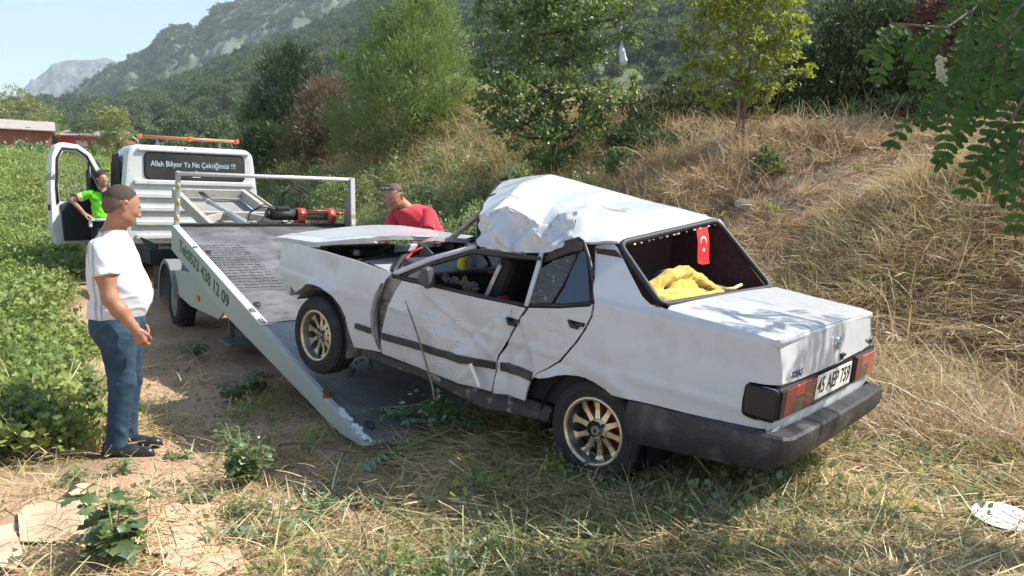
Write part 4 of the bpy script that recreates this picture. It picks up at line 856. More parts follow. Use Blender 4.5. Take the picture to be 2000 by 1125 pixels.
def flutes(m):
    n = m.node_tree.nodes; L = m.node_tree.links; tc = n.new('ShaderNodeTexCoord'); sp = n.new('ShaderNodeSeparateXYZ'); L.new(tc.outputs['Object'], sp.inputs[0])
    a = n.new('ShaderNodeMath'); a.operation = 'MULTIPLY'; a.inputs[1].default_value = 2*math.pi/.034; L.new(sp.outputs['Y'], a.inputs[0]); s_ = n.new('ShaderNodeMath'); s_.operation = 'SINE'; L.new(a.outputs[0], s_.inputs[0])
    p = n.new('ShaderNodeMath'); p.operation = 'GREATER_THAN'; p.inputs[1].default_value = .75; L.new(s_.outputs[0], p.inputs[0])
    b = n.new('ShaderNodeBump'); b.inputs['Strength'].default_value = .7; b.inputs['Distance'].default_value = .004; L.new(p.outputs[0], b.inputs['Height']); L.new(b.outputs[0], n['Principled BSDF'].inputs['Normal'])
    x = n.new('ShaderNodeMix'); x.data_type = 'RGBA'; ff = n.new('ShaderNodeMath'); ff.operation = 'MULTIPLY'; ff.inputs[1].default_value = .45; L.new(p.outputs[0], ff.inputs[0]); L.new(ff.outputs[0], x.inputs['Factor']); old = n['Principled BSDF'].inputs['Base Color'].links[0].from_socket; L.new(old, x.inputs['A']); x.inputs['B'].default_value = (.05,.045,.04,1); L.new(x.outputs['Result'], n['Principled BSDF'].inputs['Base Color'])
M_flute = mat('fluted_bed_plate', (.20,.195,.19), .45, metal=.5, noise=(3,(.33,.32,.30),.4,.65), dirt=(16,(.09,.08,.075),.6,.75)); flutes(M_flute)
# ---- bed, in its own tilted frame
SLP = 0.21893; bed = MB(); bed.box((4.02,-1.155,-.017),(3.44,2.21,.034)); 
bedo = bed.build('ramp_bed', M_plate, truck); bedo.location = (0,0,.1092); bedo.rotation_euler = (0,-SLP,0)
b = MB(); b.box((1.14,-1.155,-.019),(2.30,2.21,.034)); b.build('fluted_plate', M_flute, bedo)
b = MB(); b.box((2.305,-1.155,-.006),(.02,2.2,.02)); b.box((3.2,-1.155,.002),(.015,2.2,.006)); b.build('plate_seam', M_steel, bedo)
def rail(y0,y1,nm):
    b = MB(); A = [(-.02,.0),(.30,.012),(5.80,.012),(5.80,-.30),(5.2,-.30),(3.3,-.285),(1.6,-.19),(.4,-.12),(.02,-.03)]
    b.prism(A,y0,y1); return b.build(nm, M_bedw, bedo, bevel=.006)
rl = rail(0.0,-.05,'side_rail'); rail(-2.26,-2.31,'side_rail')
b = MB(); b.box((4.0,-.035,.018),(3.6,.07,.014)); b.build('rail_cap', mat('bright_white_rail',(.72,.74,.70),.4,noise=(25,(.35,.3,.24),.66,.72)), bedo)
b = MB()
for k in range(26): x = random.uniform(0,.55); b.box((x,-.04+random.uniform(-.012,.012),.010+.0*k),(random.uniform(.02,.05),random.uniform(.02,.05),.006),rot=(0,random.uniform(-.1,.1),random.random()*3))
o = b.build('flaking_paint', mat('flaky_white',(.78,.78,.74),.6), bedo); o['kind'] = 'stuff'
b = MB(); b.tube([(.72,-.025,.0),(.72,-.025,.045)],.03,12); b.tube([(.72,-.025,.045),(.72,-.025,.055)],.036,12); b.build('locking_pin', mat('rusty',(.16,.07,.04),.7), bedo)
for x in (.22,2.75,4.55):
    b = MB(); b.tube([(x+.05*math.cos(t),-.13+.025*math.sin(t),.008+.012*abs(math.sin(t))) for t in [k*math.pi/6 for k in range(13)]],.007,6,caps=False); b.build('lashing_ring', M_blk, bedo)
for x in (2.28,2.55,4.70): b = MB(); b.box((x,-.03,.022),(.10,.05,.03),bev=.01); b.build('hinge_plate', M_steel, bedo)
TX = frame((4.28,.0025,-.125),(-1,0,0),(0,0,1),(0,1,0))
text('phone_lettering','Tel:0533 438 12 09',.30,mat('dark_green_lettering',(.035,.07,.05),.5),rl,TX@Matrix.Diagonal((.92,.62,1,1)),bold=.004)
# louvre slots pressed up in the plate
sm = bmesh.new()
n_=6
vs = [[sm.verts.new((.014*(1-(i/n_*2-1)**2)*q+0.0, .036*(i/n_*2-1), (.007*(1-(i/n_*2-1)**2))*zq)) for i in range(n_+1)] for q,zq in ((-.3,0),(.25,1),(1.1,.1))]
for r_ in range(2):
    for i in range(n_):
        try: f = sm.faces.new((vs[r_][i],vs[r_][i+1],vs[r_+1][i+1],vs[r_+1][i])); f.smooth = True
        except ValueError: pass
me_s = bpy.data.meshes.new('anti_slip_louvre'); sm.to_mesh(me_s); sm.free(); me_s.materials.append(M_plate)
me_h = bpy.data.meshes.new('louvre_dark_patch'); me_h.from_pydata([(-.022,-.030,.0012),(-.024,0,.0012),(-.022,.030,.0012),(-.004,.036,.0012),(-.002,0,.0012),(-.004,-.036,.0012)],[],[(0,1,2,3,4,5)]); me_h.materials.append(M_dark)  # flat dark face on the uncut plate, painted as the shade inside a slot
for i in range(17):
    for j in range(6):
        p = (3.30+i*.098, -.115-j*.083-(.02 if i%2 else 0), 0)
        for me_, nm in ((me_s,'anti_slip_louvre'),(me_h,'louvre_dark_patch')):
            o = bpy.data.objects.new(nm, me_); COL.objects.link(o); o.parent = bedo; o.location = p
# headboard
b = MB(); b.prism([(5.72,0),(5.80,0),(5.74,.69),(5.69,.69)],-.02,-.075); po = b.build('headboard_post', M_bedw, bedo, bevel=.01)
for z in (.12,.32,.52):
    c = MB(); c.tube([(5.705,-.048,z-.035),(5.700,-.048,z+.035)],.016,8); c.build('reflector', mat('yellow_reflector',(.55,.42,.10),.35), po)
b = MB(); b.prism([(5.50,0),(5.80,0),(5.74,.69),(5.66,.69)],-2.22,-2.25); po = b.build('headboard_post', M_greyp, bedo); 
c = MB(); c.prism([(5.485,0),(5.515,0),(5.685,.69),(5.655,.69)],-2.215,-2.27); po2 = c.build('headboard_edge', M_tw, bedo)
for k in range(5): z = .06+k*.13; c = MB(); c.box((5.487+.26*z,-2.243,z),(.012,.05,.055),rot=(0.5,.25,0)); c.build('hazard_stripe', mat('faded_amber',(.45,.30,.08),.5) if k==0 else bpy.data.materials['faded_amber'], po2)
b = MB(); b.tube([(5.70,-.03,.665),(5.70,-2.25,.665)],.030,4); b.build('headboard_bar', M_tw, bedo)
b = MB(); b.box((5.77,-1.155,-.01),(.05,2.14,.09)); b.build('cross_beam', M_blk, bedo)
# subframe exposed in front of the bed
b = MB(); b.box((7.15,-.60,-.17),(2.9,.075,.16)); b.build('subframe_beam', M_beige, bedo, bevel=.008)
b = MB(); b.box((7.15,-1.63,-.17),(2.9,.075,.16)); b.box((7.15,-1.75,-.15),(2.9,.03,.10)); b.build('subframe_beam', M_beige, bedo, bevel=.008)
b = MB(); b.box((8.50,-1.115,-.15),(.08,.95,.12)); b.build('subframe_cross_member', M_beige, bedo)
b = MB(); b.box((7.05,-1.115,-.17),(.08,.95,.12)); b.build('subframe_cross_member', M_beige, bedo)
b = MB(); b.box((6.9,-.77,-.16),(.05,.42,.08),rot=(0,0,.7)); b.build('gusset', M_beige, bedo)
b = MB(); b.box((6.9,-1.45,-.16),(.05,.42,.08),rot=(0,0,-.7)); b.build('gusset', M_beige, bedo)
b = MB(); b.box((7.15,-1.115,-.29),(2.9,1.0,.02)); b.build('subframe_floor', mat('grey_floor',(.30,.30,.29),.6,noise=(4,(.22,.2,.18),.4,.7)), bedo)
for r_,a0,a1,rd in ((1.06,6.2,6.95,.055),(.98,7.1,7.75,.035)):
    b = MB(); b.tube([(a0,-r_-.06,-.14),(a1,-r_+.06,-.13)],rd,12); b.tube([(a1,-r_+.06,-.13),(a1+.08,-r_+.07,-.13)],rd*1.15,12); b.build('hydraulic_cylinder', mat('ram_grey',(.42,.42,.41),.4,metal=.3) if r_>1 else bpy.data.materials['ram_grey'], bedo)
b = MB()
for q in range(4): b.tube([(7.9,-.97+.03*q,-.10),(8.1,-.9+.02*q,-.05),(8.3,-.95,-.12)],.008,5)
for q in range(5): b.tube([(6.3+.06*q,-1.25-.03*q,-.05),(6.6,-1.42,-.02+.02*q),(6.2,-1.65,.0),(5.95,-1.8,.05)],.012,5)
b.build('hydraulic_hoses', M_blk, bedo)
# winch
wn = MB(); wn.tube([(5.92,-1.70,.10),(5.92,-2.00,.10)],.055,16); wno = wn.build('winch', M_steel, bedo)
for k in range(9): b = MB(); b.tube([(5.92+.058*math.cos(t),-1.715-.030*k,.10+.058*math.sin(t)) for t in [q*math.pi/8 for q in range(17)]],.012,5,caps=False); b.build('cable_turn', mat('rusty_cable',(.12,.075,.05),.6,metal=.4) if k==0 else bpy.data.materials['rusty_cable'], wno)
M_wr = mat('winch_red',(.36,.06,.04),.4,coat=.3,noise=(12,(.3,.06,.04),.5,.8))
for y0,y1 in ((-1.58,-1.70),(-2.0,-2.11)): b = MB(); b.tube([(5.92,y0,.10),(5.92,y1,.10)],.115,18); b.box((5.92,(y0+y1)/2,.04),(.16,abs(y1-y0),.14),bev=.02); b.build('winch_housing', M_wr, wno)
b = MB(); b.tube([(5.92,-1.24,.12),(5.92,-1.58,.12)],.075,14); b.tube([(5.92,-1.18,.12),(5.92,-1.24,.12)],.055,14); b.box((5.92,-1.40,.20),(.10,.18,.06),bev=.015); b.build('winch_motor', M_blk, wno)
b = MB(); b.tube([(5.92,-2.11,.15),(5.90,-2.26,.15)],[.03,.014],8); b.tube([(5.86,-1.70,.19),(5.86,-2.0,.19)],.014,8); b.build('winch_lever', M_wr, wno)
b = MB(); b.box((5.80,-1.85,-.02),(.03,.36,.02)); b.box((5.80,-1.85,.07),(.03,.36,.02)); 
for y in (-1.68,-1.76,-1.94,-2.02): b.tube([(5.79,y,-.03),(5.79,y,.08)],.011,6)
b.build('cable_fairlead', mat('rusty_fairlead',(.20,.14,.11),.6,metal=.4), wno)
for k in range(3):
    b = MB(); r0 = .15+.025*k; b.tube([(5.95+.02*k,-1.50-.05*k+r0*.9*math.cos(t),.30+r0*math.sin(t)) for t in [R(-100+k*8+q*15) for q in range(22)]],.008,6); b.build('hydraulic_hose', M_blk, wno)
for k in range(2):
    b = MB(); b.tube([(5.9,-1.45,.16+.02*k),(5.95,-1.15,.22+.03*k),(5.95,-.98,.14),(5.93,-.95,.02),(5.90,-1.15,-.02),(5.9,-1.5,.03)],.009,6); b.build('hydraulic_hose', M_blk, wno)
# ---- chassis
b = MB(); b.box((7.8,-.80,.70),(6.6,.08,.18)); b.box((7.8,-1.52,.70),(6.6,.08,.18))
for s_ in (5.0,6.2,7.4,8.6): b.box((s_,-1.16,.68),(.08,.68,.12))
b.box((6.3,-1.16,.40),(.16,1.5,.16)); b.box((7.6,-.45,.55),(.9,.5,.35)); b.box((5.0,-.25,.62),(.25,.3,.2)); b.box((8.4,-.35,.85),(.8,.4,.22)); b.build('chassis', M_blk, truck)
b = MB()
for q in range(5): b.tube([(8.0+.15*q,-.25-.03*q,.98),(8.3+.1*q,-.15,1.02+.02*q),(8.8,-.3,1.0),(9.2,-.5,.95)],.016,6)
b.build('air_hoses', M_blk, truck)
b = MB(); b.box((4.4,-.35,.28),(.06,.06,.5)); b.box((4.15,-.45,.13),(.5,.5,.04)); b.box((4.2,-.5,.30),(.1,.1,.35)); b.build('stabiliser_leg', M_greyp, truck)
def twheel(s,r,w=.22,rad=.375):
    e = empty('wheel'); e.parent = truck; e.location = (s,-r,rad)
    t = MB(); h = w/2; t.lathe([(-h,.22),(-h-.005,.29),(-h+.02,rad-.01),(-h+.05,rad),(h-.05,rad),(h-.02,rad-.01),(h+.005,.29),(h,.22)],36,'y'); bmesh.ops.delete(t.bm, geom=[f for f in t.bm.faces if len(f.verts)>4], context='FACES'); t.build('tyre', M_tyre, e)
    b = MB(); b.lathe([(h-.01,.22),(h-.03,.20),(h-.10,.18),(h-.11,.10),(h-.05,.085),(h-.04,.05)],28,'y'); b.build('rim', mat('steel_rim',(.22,.22,.22),.5,metal=.4) if 'steel_rim' not in bpy.data.materials else bpy.data.materials['steel_rim'], e)
    for k in range(6): a=k*math.pi/3; b = MB(); b.lathe([(h-.11,.014),(h-.085,.014)],8,'y',(.135*math.cos(a),0,.135*math.sin(a))); b.build('wheel_nut', M_steel, e)
    return e
twheel(6.3,.23); twheel(6.3,2.08); twheel(10.95,.23); twheel(10.95,2.05)
def guard(s):
    b = MB(); n = 16
    for rr,y0,y1 in ((.50,-.03,-.42),):
        for k in range(n):
            a0,a1 = R(-5+180*k/n),R(-5+180*(k+1)/n)
            P = lambda a,y,r: (s+r*math.cos(a),y,.42+r*math.sin(a))
            b.quad(P(a0,y0,rr),P(a1,y0,rr),P(a1,y1,rr),P(a0,y1,rr)); b.quad(P(a0,y0,rr),P(a0,y0,rr-.05),P(a1,y0,rr-.05),P(a1,y0,rr))
    bmesh.ops.remove_doubles(b.bm, verts=b.bm.verts, dist=1e-4); o = b.build('mudguard', mat('grey_mudguard',(.20,.21,.21),.5), truck); so = o.modifiers.new('t','SOLIDIFY'); so.thickness = .012
guard(6.3)
b = MB(); b.prism([(5.98,.80),(5.98,.52),(5.16,.43),(3.9,.43),(3.72,.50),(3.70,.62),(4.05,.74),(4.6,.86)],-.08,-.11); sk = b.build('side_skirt', M_bedw, truck, bevel=.006)
for s_,z in ((5.85,.56),(4.72,.57)): c = MB(); c.box((s_,-.072,z),(.12,.02,.06),bev=.006); c.build('side_marker_lamp', mat('orange_marker',(.55,.14,.04),.35) if s_>5 else bpy.data.materials['orange_marker'], sk)
c = MB(); 
for k in range(10): t=k/9; c.tube([(3.72+.55*t,-.075,.66+.16*t),(3.72+.55*t,-.070,.66+.16*t)],.010,6)
c.build('skirt_rivets', M_steel, sk)['kind']='stuff'
# ---- cab
def rrect(w, z0, z1, r, top_in=.06, n=5):
    """closed outline in (y,z), y about -1.12"""
    P = []; hw = w/2
    def arc(cy,cz,a0,a1,rr): 
        for k in range(n+1): a=a0+(a1-a0)*k/n; P.append((cy+rr*math.cos(a), cz+rr*math.sin(a)))
    zm = z0+(z1-z0)*.55
    P.append((hw,z0)); P.append((hw,zm)); arc(hw-top_in-r, z1-r, R(10), R(90), r); arc(-hw+top_in+r, z1-r, R(90), R(170), r); P.append((-hw,zm)); P.append((-hw,z0))
    return [(-1.12+p[0],p[1]) for p in P]
secs = [(9.475,2.02,1.02,2.50,.15),(9.48,2.10,.99,2.555,.16),(9.53,2.16,.97,2.595,.18),(10.3,2.17,.95,2.61,.18),(10.7,2.17,.7,2.58,.2),(11.1,2.15,.5,2.36,.25),(11.45,2.12,.45,1.95,.25),(11.7,2.10,.45,1.60,.2),(12.1,2.0,.45,1.42,.2),(12.35,1.8,.5,1.2,.2)]
cb = MB(); rings = []
for s_,w_,z0,z1,r_ in secs: rings.append([cb.bm.verts.new((s_,p[0],p[1])) for p in rrect(w_,z0,z1,r_)])
for a,b_ in zip(rings,rings[1:]):
    for k in range(len(a)): f = cb.bm.faces.new((a[k],a[(k+1)%len(a)],b_[(k+1)%len(a)],b_[k])); f.smooth = True
cb.bm.faces.new(rings[0]); cb.bm.faces.new(rings[-1][::-1])
co = cb.build('cab', M_tw, truck); e = co.modifiers.new('split','EDGE_SPLIT'); e.split_angle = R(40)
def rr2(y0,y1,z0,z1,r,n=5):
    P = []
    for cy,cz,a in ((y1-r,z1-r,0),(y0+r,z1-r,90),(y0+r,z0+r,180),(y1-r,z0+r,270)):
        for k in range(n+1): t=R(a+90*k/n); P.append((cy+r*math.cos(t),cz+r*math.sin(t)))
    return P
for z in (1.985,1.765,1.545,1.315,1.09):
    b = MB(); b.box((9.455,-1.16,z),(.05,1.92,.085),bev=.018); b.build('pressed_rib', M_tw, co)
b = MB(); b.box((9.455,-1.16,2.515),(.05,1.78,.06),bev=.02); b.build('pressed_rib', M_tw, co)
b = MB(); b.prism(rr2(-1.98,-.355,2.02,2.485,.10),9.462,9.475,'x'); b.build('window_rubber', M_rub, co)
M_rwg = mat('tinted_rear_glass',(.014,.012,.014),.12,spec=.7,noise=(3,(.03,.024,.024),.4,.7))
b = MB(); b.prism(rr2(-1.955,-.38,2.045,2.46,.085),9.452,9.460,'x'); wo_ = b.build('rear_window', M_rwg, co)
TW = lambda y,z: frame((9.4495,y,z),(0,-1,0),(0,0,1),(-1,0,0))
M_wl = mat('pale_blue_lettering',(.50,.66,.72),.6)
text('window_lettering','Allah Biliyor Ya Ne Çektiğimizi !!!',.13,M_wl,wo_,TW(-1.14,2.29)@Matrix.Diagonal((.76,1,1,1)))
b = MB()
for a in (90,210,330):
    c_,s_ = math.cos(R(a)),math.sin(R(a)); b.prism([(-1.17+.055*math.cos(R(a+q)) *(1 if abs(q)<5 else .6), 2.155+.045*math.sin(R(a+q))*(1 if abs(q)<5 else .6)) for q in (-35,0,35)]+[(-1.17,2.155)],9.447,9.4515,'x')
b.box((9.449,-1.17,2.09),(.004,.13,.012)); b.build('window_emblem', mat('white_sticker',(.7,.7,.7),.6), wo_)
b = MB(); b.box((9.45,-1.0,2.545),(.02,.05,.05),rot=(.5,0,0)); b.build('roof_lamp_bracket', M_greyp, co)
b = MB(); b.tube([(9.60,-.33,2.735),(9.60,-1.89,2.735)],.028,8); bo_ = b.build('beacon_bar', mat('amber_bar',(.46,.17,.07),.4,noise=(5,(.50,.22,.12),.4,.7)), truck)
for y in (-.33,-1.11,-1.89): b = MB(); b.box((9.60,y,2.735),(.09,.06,.075),bev=.012); b.build('beacon_bar_end', mat('amber_end',(.65,.16,.03),.3,coat=.5) if y>-.5 else bpy.data.materials['amber_end'], bo_)
for y in (-.6,-1.6): b = MB(); b.box((9.62,y,2.65),(.05,.03,.14)); b.build('beacon_bracket', M_greyp, truck)
b = MB(); b.prism([(9.72,1.02),(10.72,1.02),(10.85,1.7),(10.62,2.30),(10.45,2.46),(9.80,2.46),(9.72,2.38)],-.028,-.034); b.build('dark_doorway_panel', M_dark, co)  # black panel over the solid cab side, shade of the open doorway put into colour
b = MB(); b.box((10.0,-.45,1.35),(.5,.6,.5),bev=.06); b.box((9.8,-.3,1.8),(.15,.5,.7),bev=.05); b.build('cab_seat', M_blk, truck)
b = MB(); b.box((10.2,.05,.62),(.9,.22,.05),bev=.01); b.box((10.2,-.03,.78),(.9,.03,.3)); b.build('cab_step', M_blk, truck)
b = MB(); b.box((11.0,.20,2.20),(.10,.20,.34),bev=.03); b.tube([(11.0,.1,2.2),(11.0,-.05,2.2)],.015,6); b.build('cab_mirror', M_black, truck)
# open cab door
dm = empty('cab_door'); dm.parent = truck; dm.location = (10.72,.0,0); dm.rotation_euler = (0,0,R(180-66))
dm2 = dm
out_ = [(0,.95),(.97,.95),(1.03,1.25),(1.03,1.9),(.99,2.38),(.93,2.55),(.80,2.62),(.55,2.60),(.34,2.46),(.12,2.08),(0,1.80)]
hole = [(.12,1.78),(.30,1.74),(.80,1.64),(.90,1.66),(.91,2.0),(.88,2.36),(.80,2.48),(.58,2.48),(.43,2.38),(.25,2.08)]
P2,T2 = remesh2d(out_,[hole],.06); me = bpy.data.meshes.new('door_shell'); me.from_pydata([(p[0],0,p[1]) for p in P2],[],T2); ds_ = link('door_shell',me,M_tw,dm2); so = ds_.modifiers.new('t','SOLIDIFY'); so.thickness = .13; so.offset = 0
b = MB(); b.prism([(.04,1.0),(.86,1.0),(.90,1.60),(.78,1.66),(.70,1.80),(.55,1.70),(.30,1.78),(.05,1.80)],.066,.10); b.build('door_trim', M_black, dm2, bevel=.01)
b = MB(); b.tube([(.10,.07,1.78),(.25,.07,2.10),(.42,.07,2.42),(.58,.07,2.52),(.82,.07,2.52),(.91,.07,2.36),(.94,.07,1.9),(.93,.07,1.62)],.022,6); b.tube([(.36,.05,1.72),(.37,.05,2.32)],.028,6); b.tube([(.12,.05,1.80),(.36,.05,2.3)],.04,6); b.build('door_window_frame', M_black, dm2)
b = MB(); b.box((1.035,0,1.55),(.02,.05,.10),bev=.005); b.build('door_latch', M_blk, dm2)
b = MB(); b.box((.2,-.15,2.0),(.22,.08,.40),bev=.03); b.build('door_mirror', M_black, dm2)
# ================================================================ VEGETATION
U0, V0 = 4.534, 2.018
def blades(n, L, w, lean, spread, seed, segs=3, z0=(0,0), curl=.5, tipw=.25):
    r = np.random.default_rng(seed); az = r.uniform(0,6.28,n); ln = L*r.uniform(.55,1.15,n); le = np.clip(r.normal(lean[0],lean[1],n),0,1.5)
    base = np.c_[r.normal(0,spread,n), r.normal(0,spread,n), r.uniform(*z0,n)]
    d = np.c_[np.cos(az)*np.sin(le), np.sin(az)*np.sin(le), np.cos(le)]; wv = r.uniform(.55,1.9,(n,1))**1.3; side = np.c_[-np.sin(az),np.cos(az),np.zeros(n)]+r.normal(0,.4,(n,3)); side /= np.linalg.norm(side,axis=1,keepdims=True)
    P = []; p = base.copy(); cur = d.copy(); h = np.c_[np.cos(az),np.sin(az),np.zeros(n)]
    for k in range(segs+1):
        t = k/segs; ww = w*wv*(1-t*(1-tipw))*.5; P += [p-side*ww, p+side*ww]
        cur = cur + h*curl*r.uniform(.1,.6,(n,1)) + np.array([0,0,-1])*curl*r.uniform(0,.55,(n,1)); cur /= np.linalg.norm(cur,axis=1,keepdims=True)
        p = p+cur*(ln/segs)[:,None]; p[:,2] = np.maximum(p[:,2],.003)
    V = np.stack(P,1); k = V.shape[1]; b = np.arange(n)[:,None]*k; F = np.concatenate([b+np.array([[2*i,2*i+1,2*i+3,2*i+2]]) for i in range(segs)])
    return V.reshape(-1,3), F, np.repeat(r.random(n),k)
def bsrc(name, args, m): V,F,q = blades(*args[0], **args[1]); return src(name, fastmesh(name,V,[F],rnd=q), m)
M_straw = leafmat('dry_straw', (.34,.235,.11), (.74,.60,.35), .25, c3=(.78,.66,.42), c3p=.2, gloss=.04)
M_straw2 = leafmat('brown_straw', (.28,.20,.115), (.62,.49,.30), .25, c3=(.76,.66,.46), c3p=.2)
M_gstraw = leafmat('drying_green_grass', (.17,.19,.06), (.42,.39,.15), .3, c3=(.62,.54,.28), c3p=.3)
M_green = leafmat('green_stems', (.055,.095,.03), (.14,.19,.06), .3, c3=(.30,.31,.12), c3p=.2)
M_weed = leafmat('weed_leaf', (.12,.18,.05), (.34,.41,.14), .4, c3=(.42,.44,.15), c3p=.12, rough=.5, gloss=.02)
M_gw = leafmat('grey_green_weed', (.10,.14,.07), (.24,.28,.14), .35)
def polar(n, r0, r1, a0, a1, fn):
    out = np.zeros((0,2))
    while len(out) < n:
        a = np.radians(rng.uniform(a0,a1,n)); r = np.exp(rng.uniform(math.log(r0),math.log(r1),n)); p = np.c_[r*np.sin(a), r*np.cos(a)]; u,v = uv_(p[:,0],p[:,1])
        out = np.vstack([out, p[fn(p[:,0],p[:,1],u,v)>rng.random(n)]])
        n0 = len(out)
        if n0 == 0: break
    return out[:n]
def lay(P, lift=0): return np.c_[P, H(P[:,0],P[:,1])+lift]
def offramp(u,v): s = u-U0; r = v-V0; return ~((s>-.02)&(s<5.9)&(r>-.03)&(r<2.35))
def offwheels(x,y): return 1
def ROT(n, tilt=.12): return np.c_[rng.normal(0,tilt,n), rng.normal(0,tilt,n), rng.uniform(0,6.28,n)]
# straw mat lying on the ground right of the track and under the car
ks = [bsrc('hay_tuft', ((30,.24,.0042,(1.48,.12),.14,60+i), dict(z0=(.003,.045),curl=.2)), M_straw) for i in range(4)]+[bsrc('hay_tuft', ((26,.20,.004,(1.38,.22),.13,70+i), dict(z0=(.003,.04),curl=.3)), M_gstraw) for i in range(4)]
f = lambda x,y,u,v: (sstep((v-1.75+.3*wav(x,y,1.6,8))/1.0)*.96+.02*(v>.9)*(v<2.1))*offramp(u,v)*(1-.9*np.exp(-(((x-1.95)*.729+(y-4.3)*.684)/.14)**2)*(x>1.2))
P = polar(9000, 2.6, 11, -30, 42, f); g = .24+.35*wav(P[:,0],P[:,1],1.1,17) + .1*(P[:,0]<1.3) - .3*(P[:,0]>2.9)
scatter('straw_litter', lay(P,.0), ROT(len(P),.1), rng.uniform(.7,1.35,len(P)), np.where(rng.random(len(P))<g, rng.integers(4,8,len(P)), rng.integers(0,4,len(P))), ks, None, 'mown straw and drying grass covering the ground around the wreck')
# standing dry grass on the bank
ks = [bsrc('dry_grass_tuft', ((34,.42,.006,(.5,.38),.09,80+i), dict(curl=.75)), M_straw2) for i in range(3)]+[bsrc('dry_grass_tuft', ((30,.34,.005,(1.1,.3),.12,90+i), dict(curl=.5)), M_straw) for i in range(3)]+[bsrc('dry_grass_tuft', ((30,.5,.006,(.35,.25),.09,96+i), dict(curl=.8)), M_gstraw) for i in range(2)]
f = lambda x,y,u,v: sstep((v-4.6)/.8)*np.clip(.85+.9*wav(x,y,1.3,12)-.45*(x>.30*y)*(v>6.5),0.10,1)
P = polar(12500, 4.6, 34, -26, 44, f); n = len(P); d_ = np.hypot(P[:,0],P[:,1]); gg = np.clip(.06+.5*(P[:,0]/P[:,1]<.12)+.2*wav(P[:,0],P[:,1],.8,13),0,.7)
scatter('dry_bank_grass', lay(P), ROT(n,.2), rng.uniform(.6,1.25,n)*np.clip(.75+d_*.03,.8,1.5), np.where(rng.random(n)<gg, rng.integers(6,8,n), rng.integers(0,6,n)), ks, None, 'golden dry grass standing all over the bank')
ks = [bsrc('brush_tangle', ((16,.55,.007,(1.0,.4),.14,400+i), dict(curl=1.3,segs=5)), leafmat('dead_brush',(.07,.05,.035),(.30,.22,.14),.1) if i==0 else bpy.data.materials['dead_brush']) for i in range(3)]
P = polar(900, 5, 26, -10, 44, lambda x,y,u,v: sstep((v-5.2)/1)*np.clip(.35+.9*wav(x,y,1.5,44),0,1)); scatter('dead_brush', lay(P), ROT(len(P),.3), rng.uniform(.6,1.3,len(P)), rng.integers(0,3,len(P)), ks, None, 'tangled dark dead brush lying through the dry grass on the bank')
# thin green stems in the shade before the rear wheel
def stemflower(seed, n=16, L=.42):
    V,F,q = blades(n, L*.72, .0032, (1.1,.35), .11, seed, segs=4, curl=.3, tipw=.6); r = np.random.default_rng(seed)
    tips = V.reshape(n,-1,3)[:, -1]; k_ = max(2,n//5); D = rand_dirs(k_,.8); V2,F2,q2 = leaves(tips[:k_], D, .011, 1.0, .4); return (V,F,q),(V2,F2,q2)
def two(name, a, b, ma, mb):
    V = np.vstack([a[0],b[0]]); o = src(name, fastmesh(name, V, [a[1], b[1]+len(a[0])], rnd=np.r_[a[2],b[2]], matidx=[0]*len(a[1])+[1]*len(b[1])), [ma,mb]); return o
M_fl = leafmat('pale_flower_heads', (.32,.30,.32), (.50,.46,.50), .2, c3=(.45,.40,.25), c3p=.3)
ks = [two('green_stem_tuft', *stemflower(100+i), M_green, M_fl) for i in range(4)]+[two('green_stem_tuft', *stemflower(110+i,22,.34), M_gstraw, M_fl) for i in range(2)]
f = lambda x,y,u,v: np.exp(-(((x-.75)/.95)**2+((y-3.45)/.62)**2))*1.0*(offramp(u,v)) + .10*(v>2.8)*(v<5.2)*(u<3.5)
P = polar(900, 2.5, 7, -20, 42, f)
scatter('green_stems', lay(P,-.01), ROT(len(P),.3), rng.uniform(.6,1.2,len(P)), rng.integers(0,6,len(P)), ks, None, 'wiry green stems with pale flower heads in the shade before the rear wheel')
# leafy field weeds
def weed(seed, n=80, h=.40, rad=.17, leaf=.058):
    r = np.random.default_rng(seed); k = 6; base = np.zeros((k,3)); tip = np.c_[r.normal(0,rad*.8,k), r.normal(0,rad*.8,k), h*r.uniform(.65,1.1,k)]
    j = r.integers(0,k,n); t = r.uniform(.15,1,n)**.8; C = tip[j]*t[:,None]; C[:,2] = tip[j,2]*t; D = rand_dirs(n,.15); D[:,2] = D[:,2]*.5+.12; D /= np.linalg.norm(D,axis=1,keepdims=True)
    A = leaves(C+D*.02, D, leaf*r.uniform(.5,1.25,n), .85, .18, droop=-.25, shape=6)
    B = [];
    V = []; F = []; 
    for q in range(k):
        s = np.array([.004,0,0]); s2 = np.array([0,.004,0]); b = len(V)
        V += [s,-s,tip[q]+s*.3,tip[q]-s*.3, s2,-s2,tip[q]+s2*.3,tip[q]-s2*.3]; F += [[b,b+1,b+3],[b,b+3,b+2],[b+4,b+5,b+7],[b+4,b+7,b+6]]
    return merge([A,(np.array(V),np.array(F),np.full(len(V),.95))])
def wsrc(name, seed, m, **k): V,F,q = weed(seed,**k); return src(name, fastmesh(name,V,[F],rnd=q), m)
ks = [wsrc('field_weed', 200+i, M_weed) for i in range(4)]+[wsrc('field_weed', 210+i, M_weed, n=46, h=.30, leaf=.06) for i in range(2)]+[bsrc('field_grass', ((26,.5,.008,(.35,.25),.10,220), dict(curl=.6)), M_gstraw)]
f = lambda x,y,u,v: sstep((.72+.10*np.clip(u-7,0,99)+1.2*np.clip(u-18,0,9)-v+.3*wav(x,y,1.1,9))/.5)*(y<78)*(y>4.9)
P = polar(13000, 4.9, 78, -46, -8, f); n = len(P); d_ = np.hypot(P[:,0],P[:,1]); _u_,_v_ = uv_(P[:,0],P[:,1])
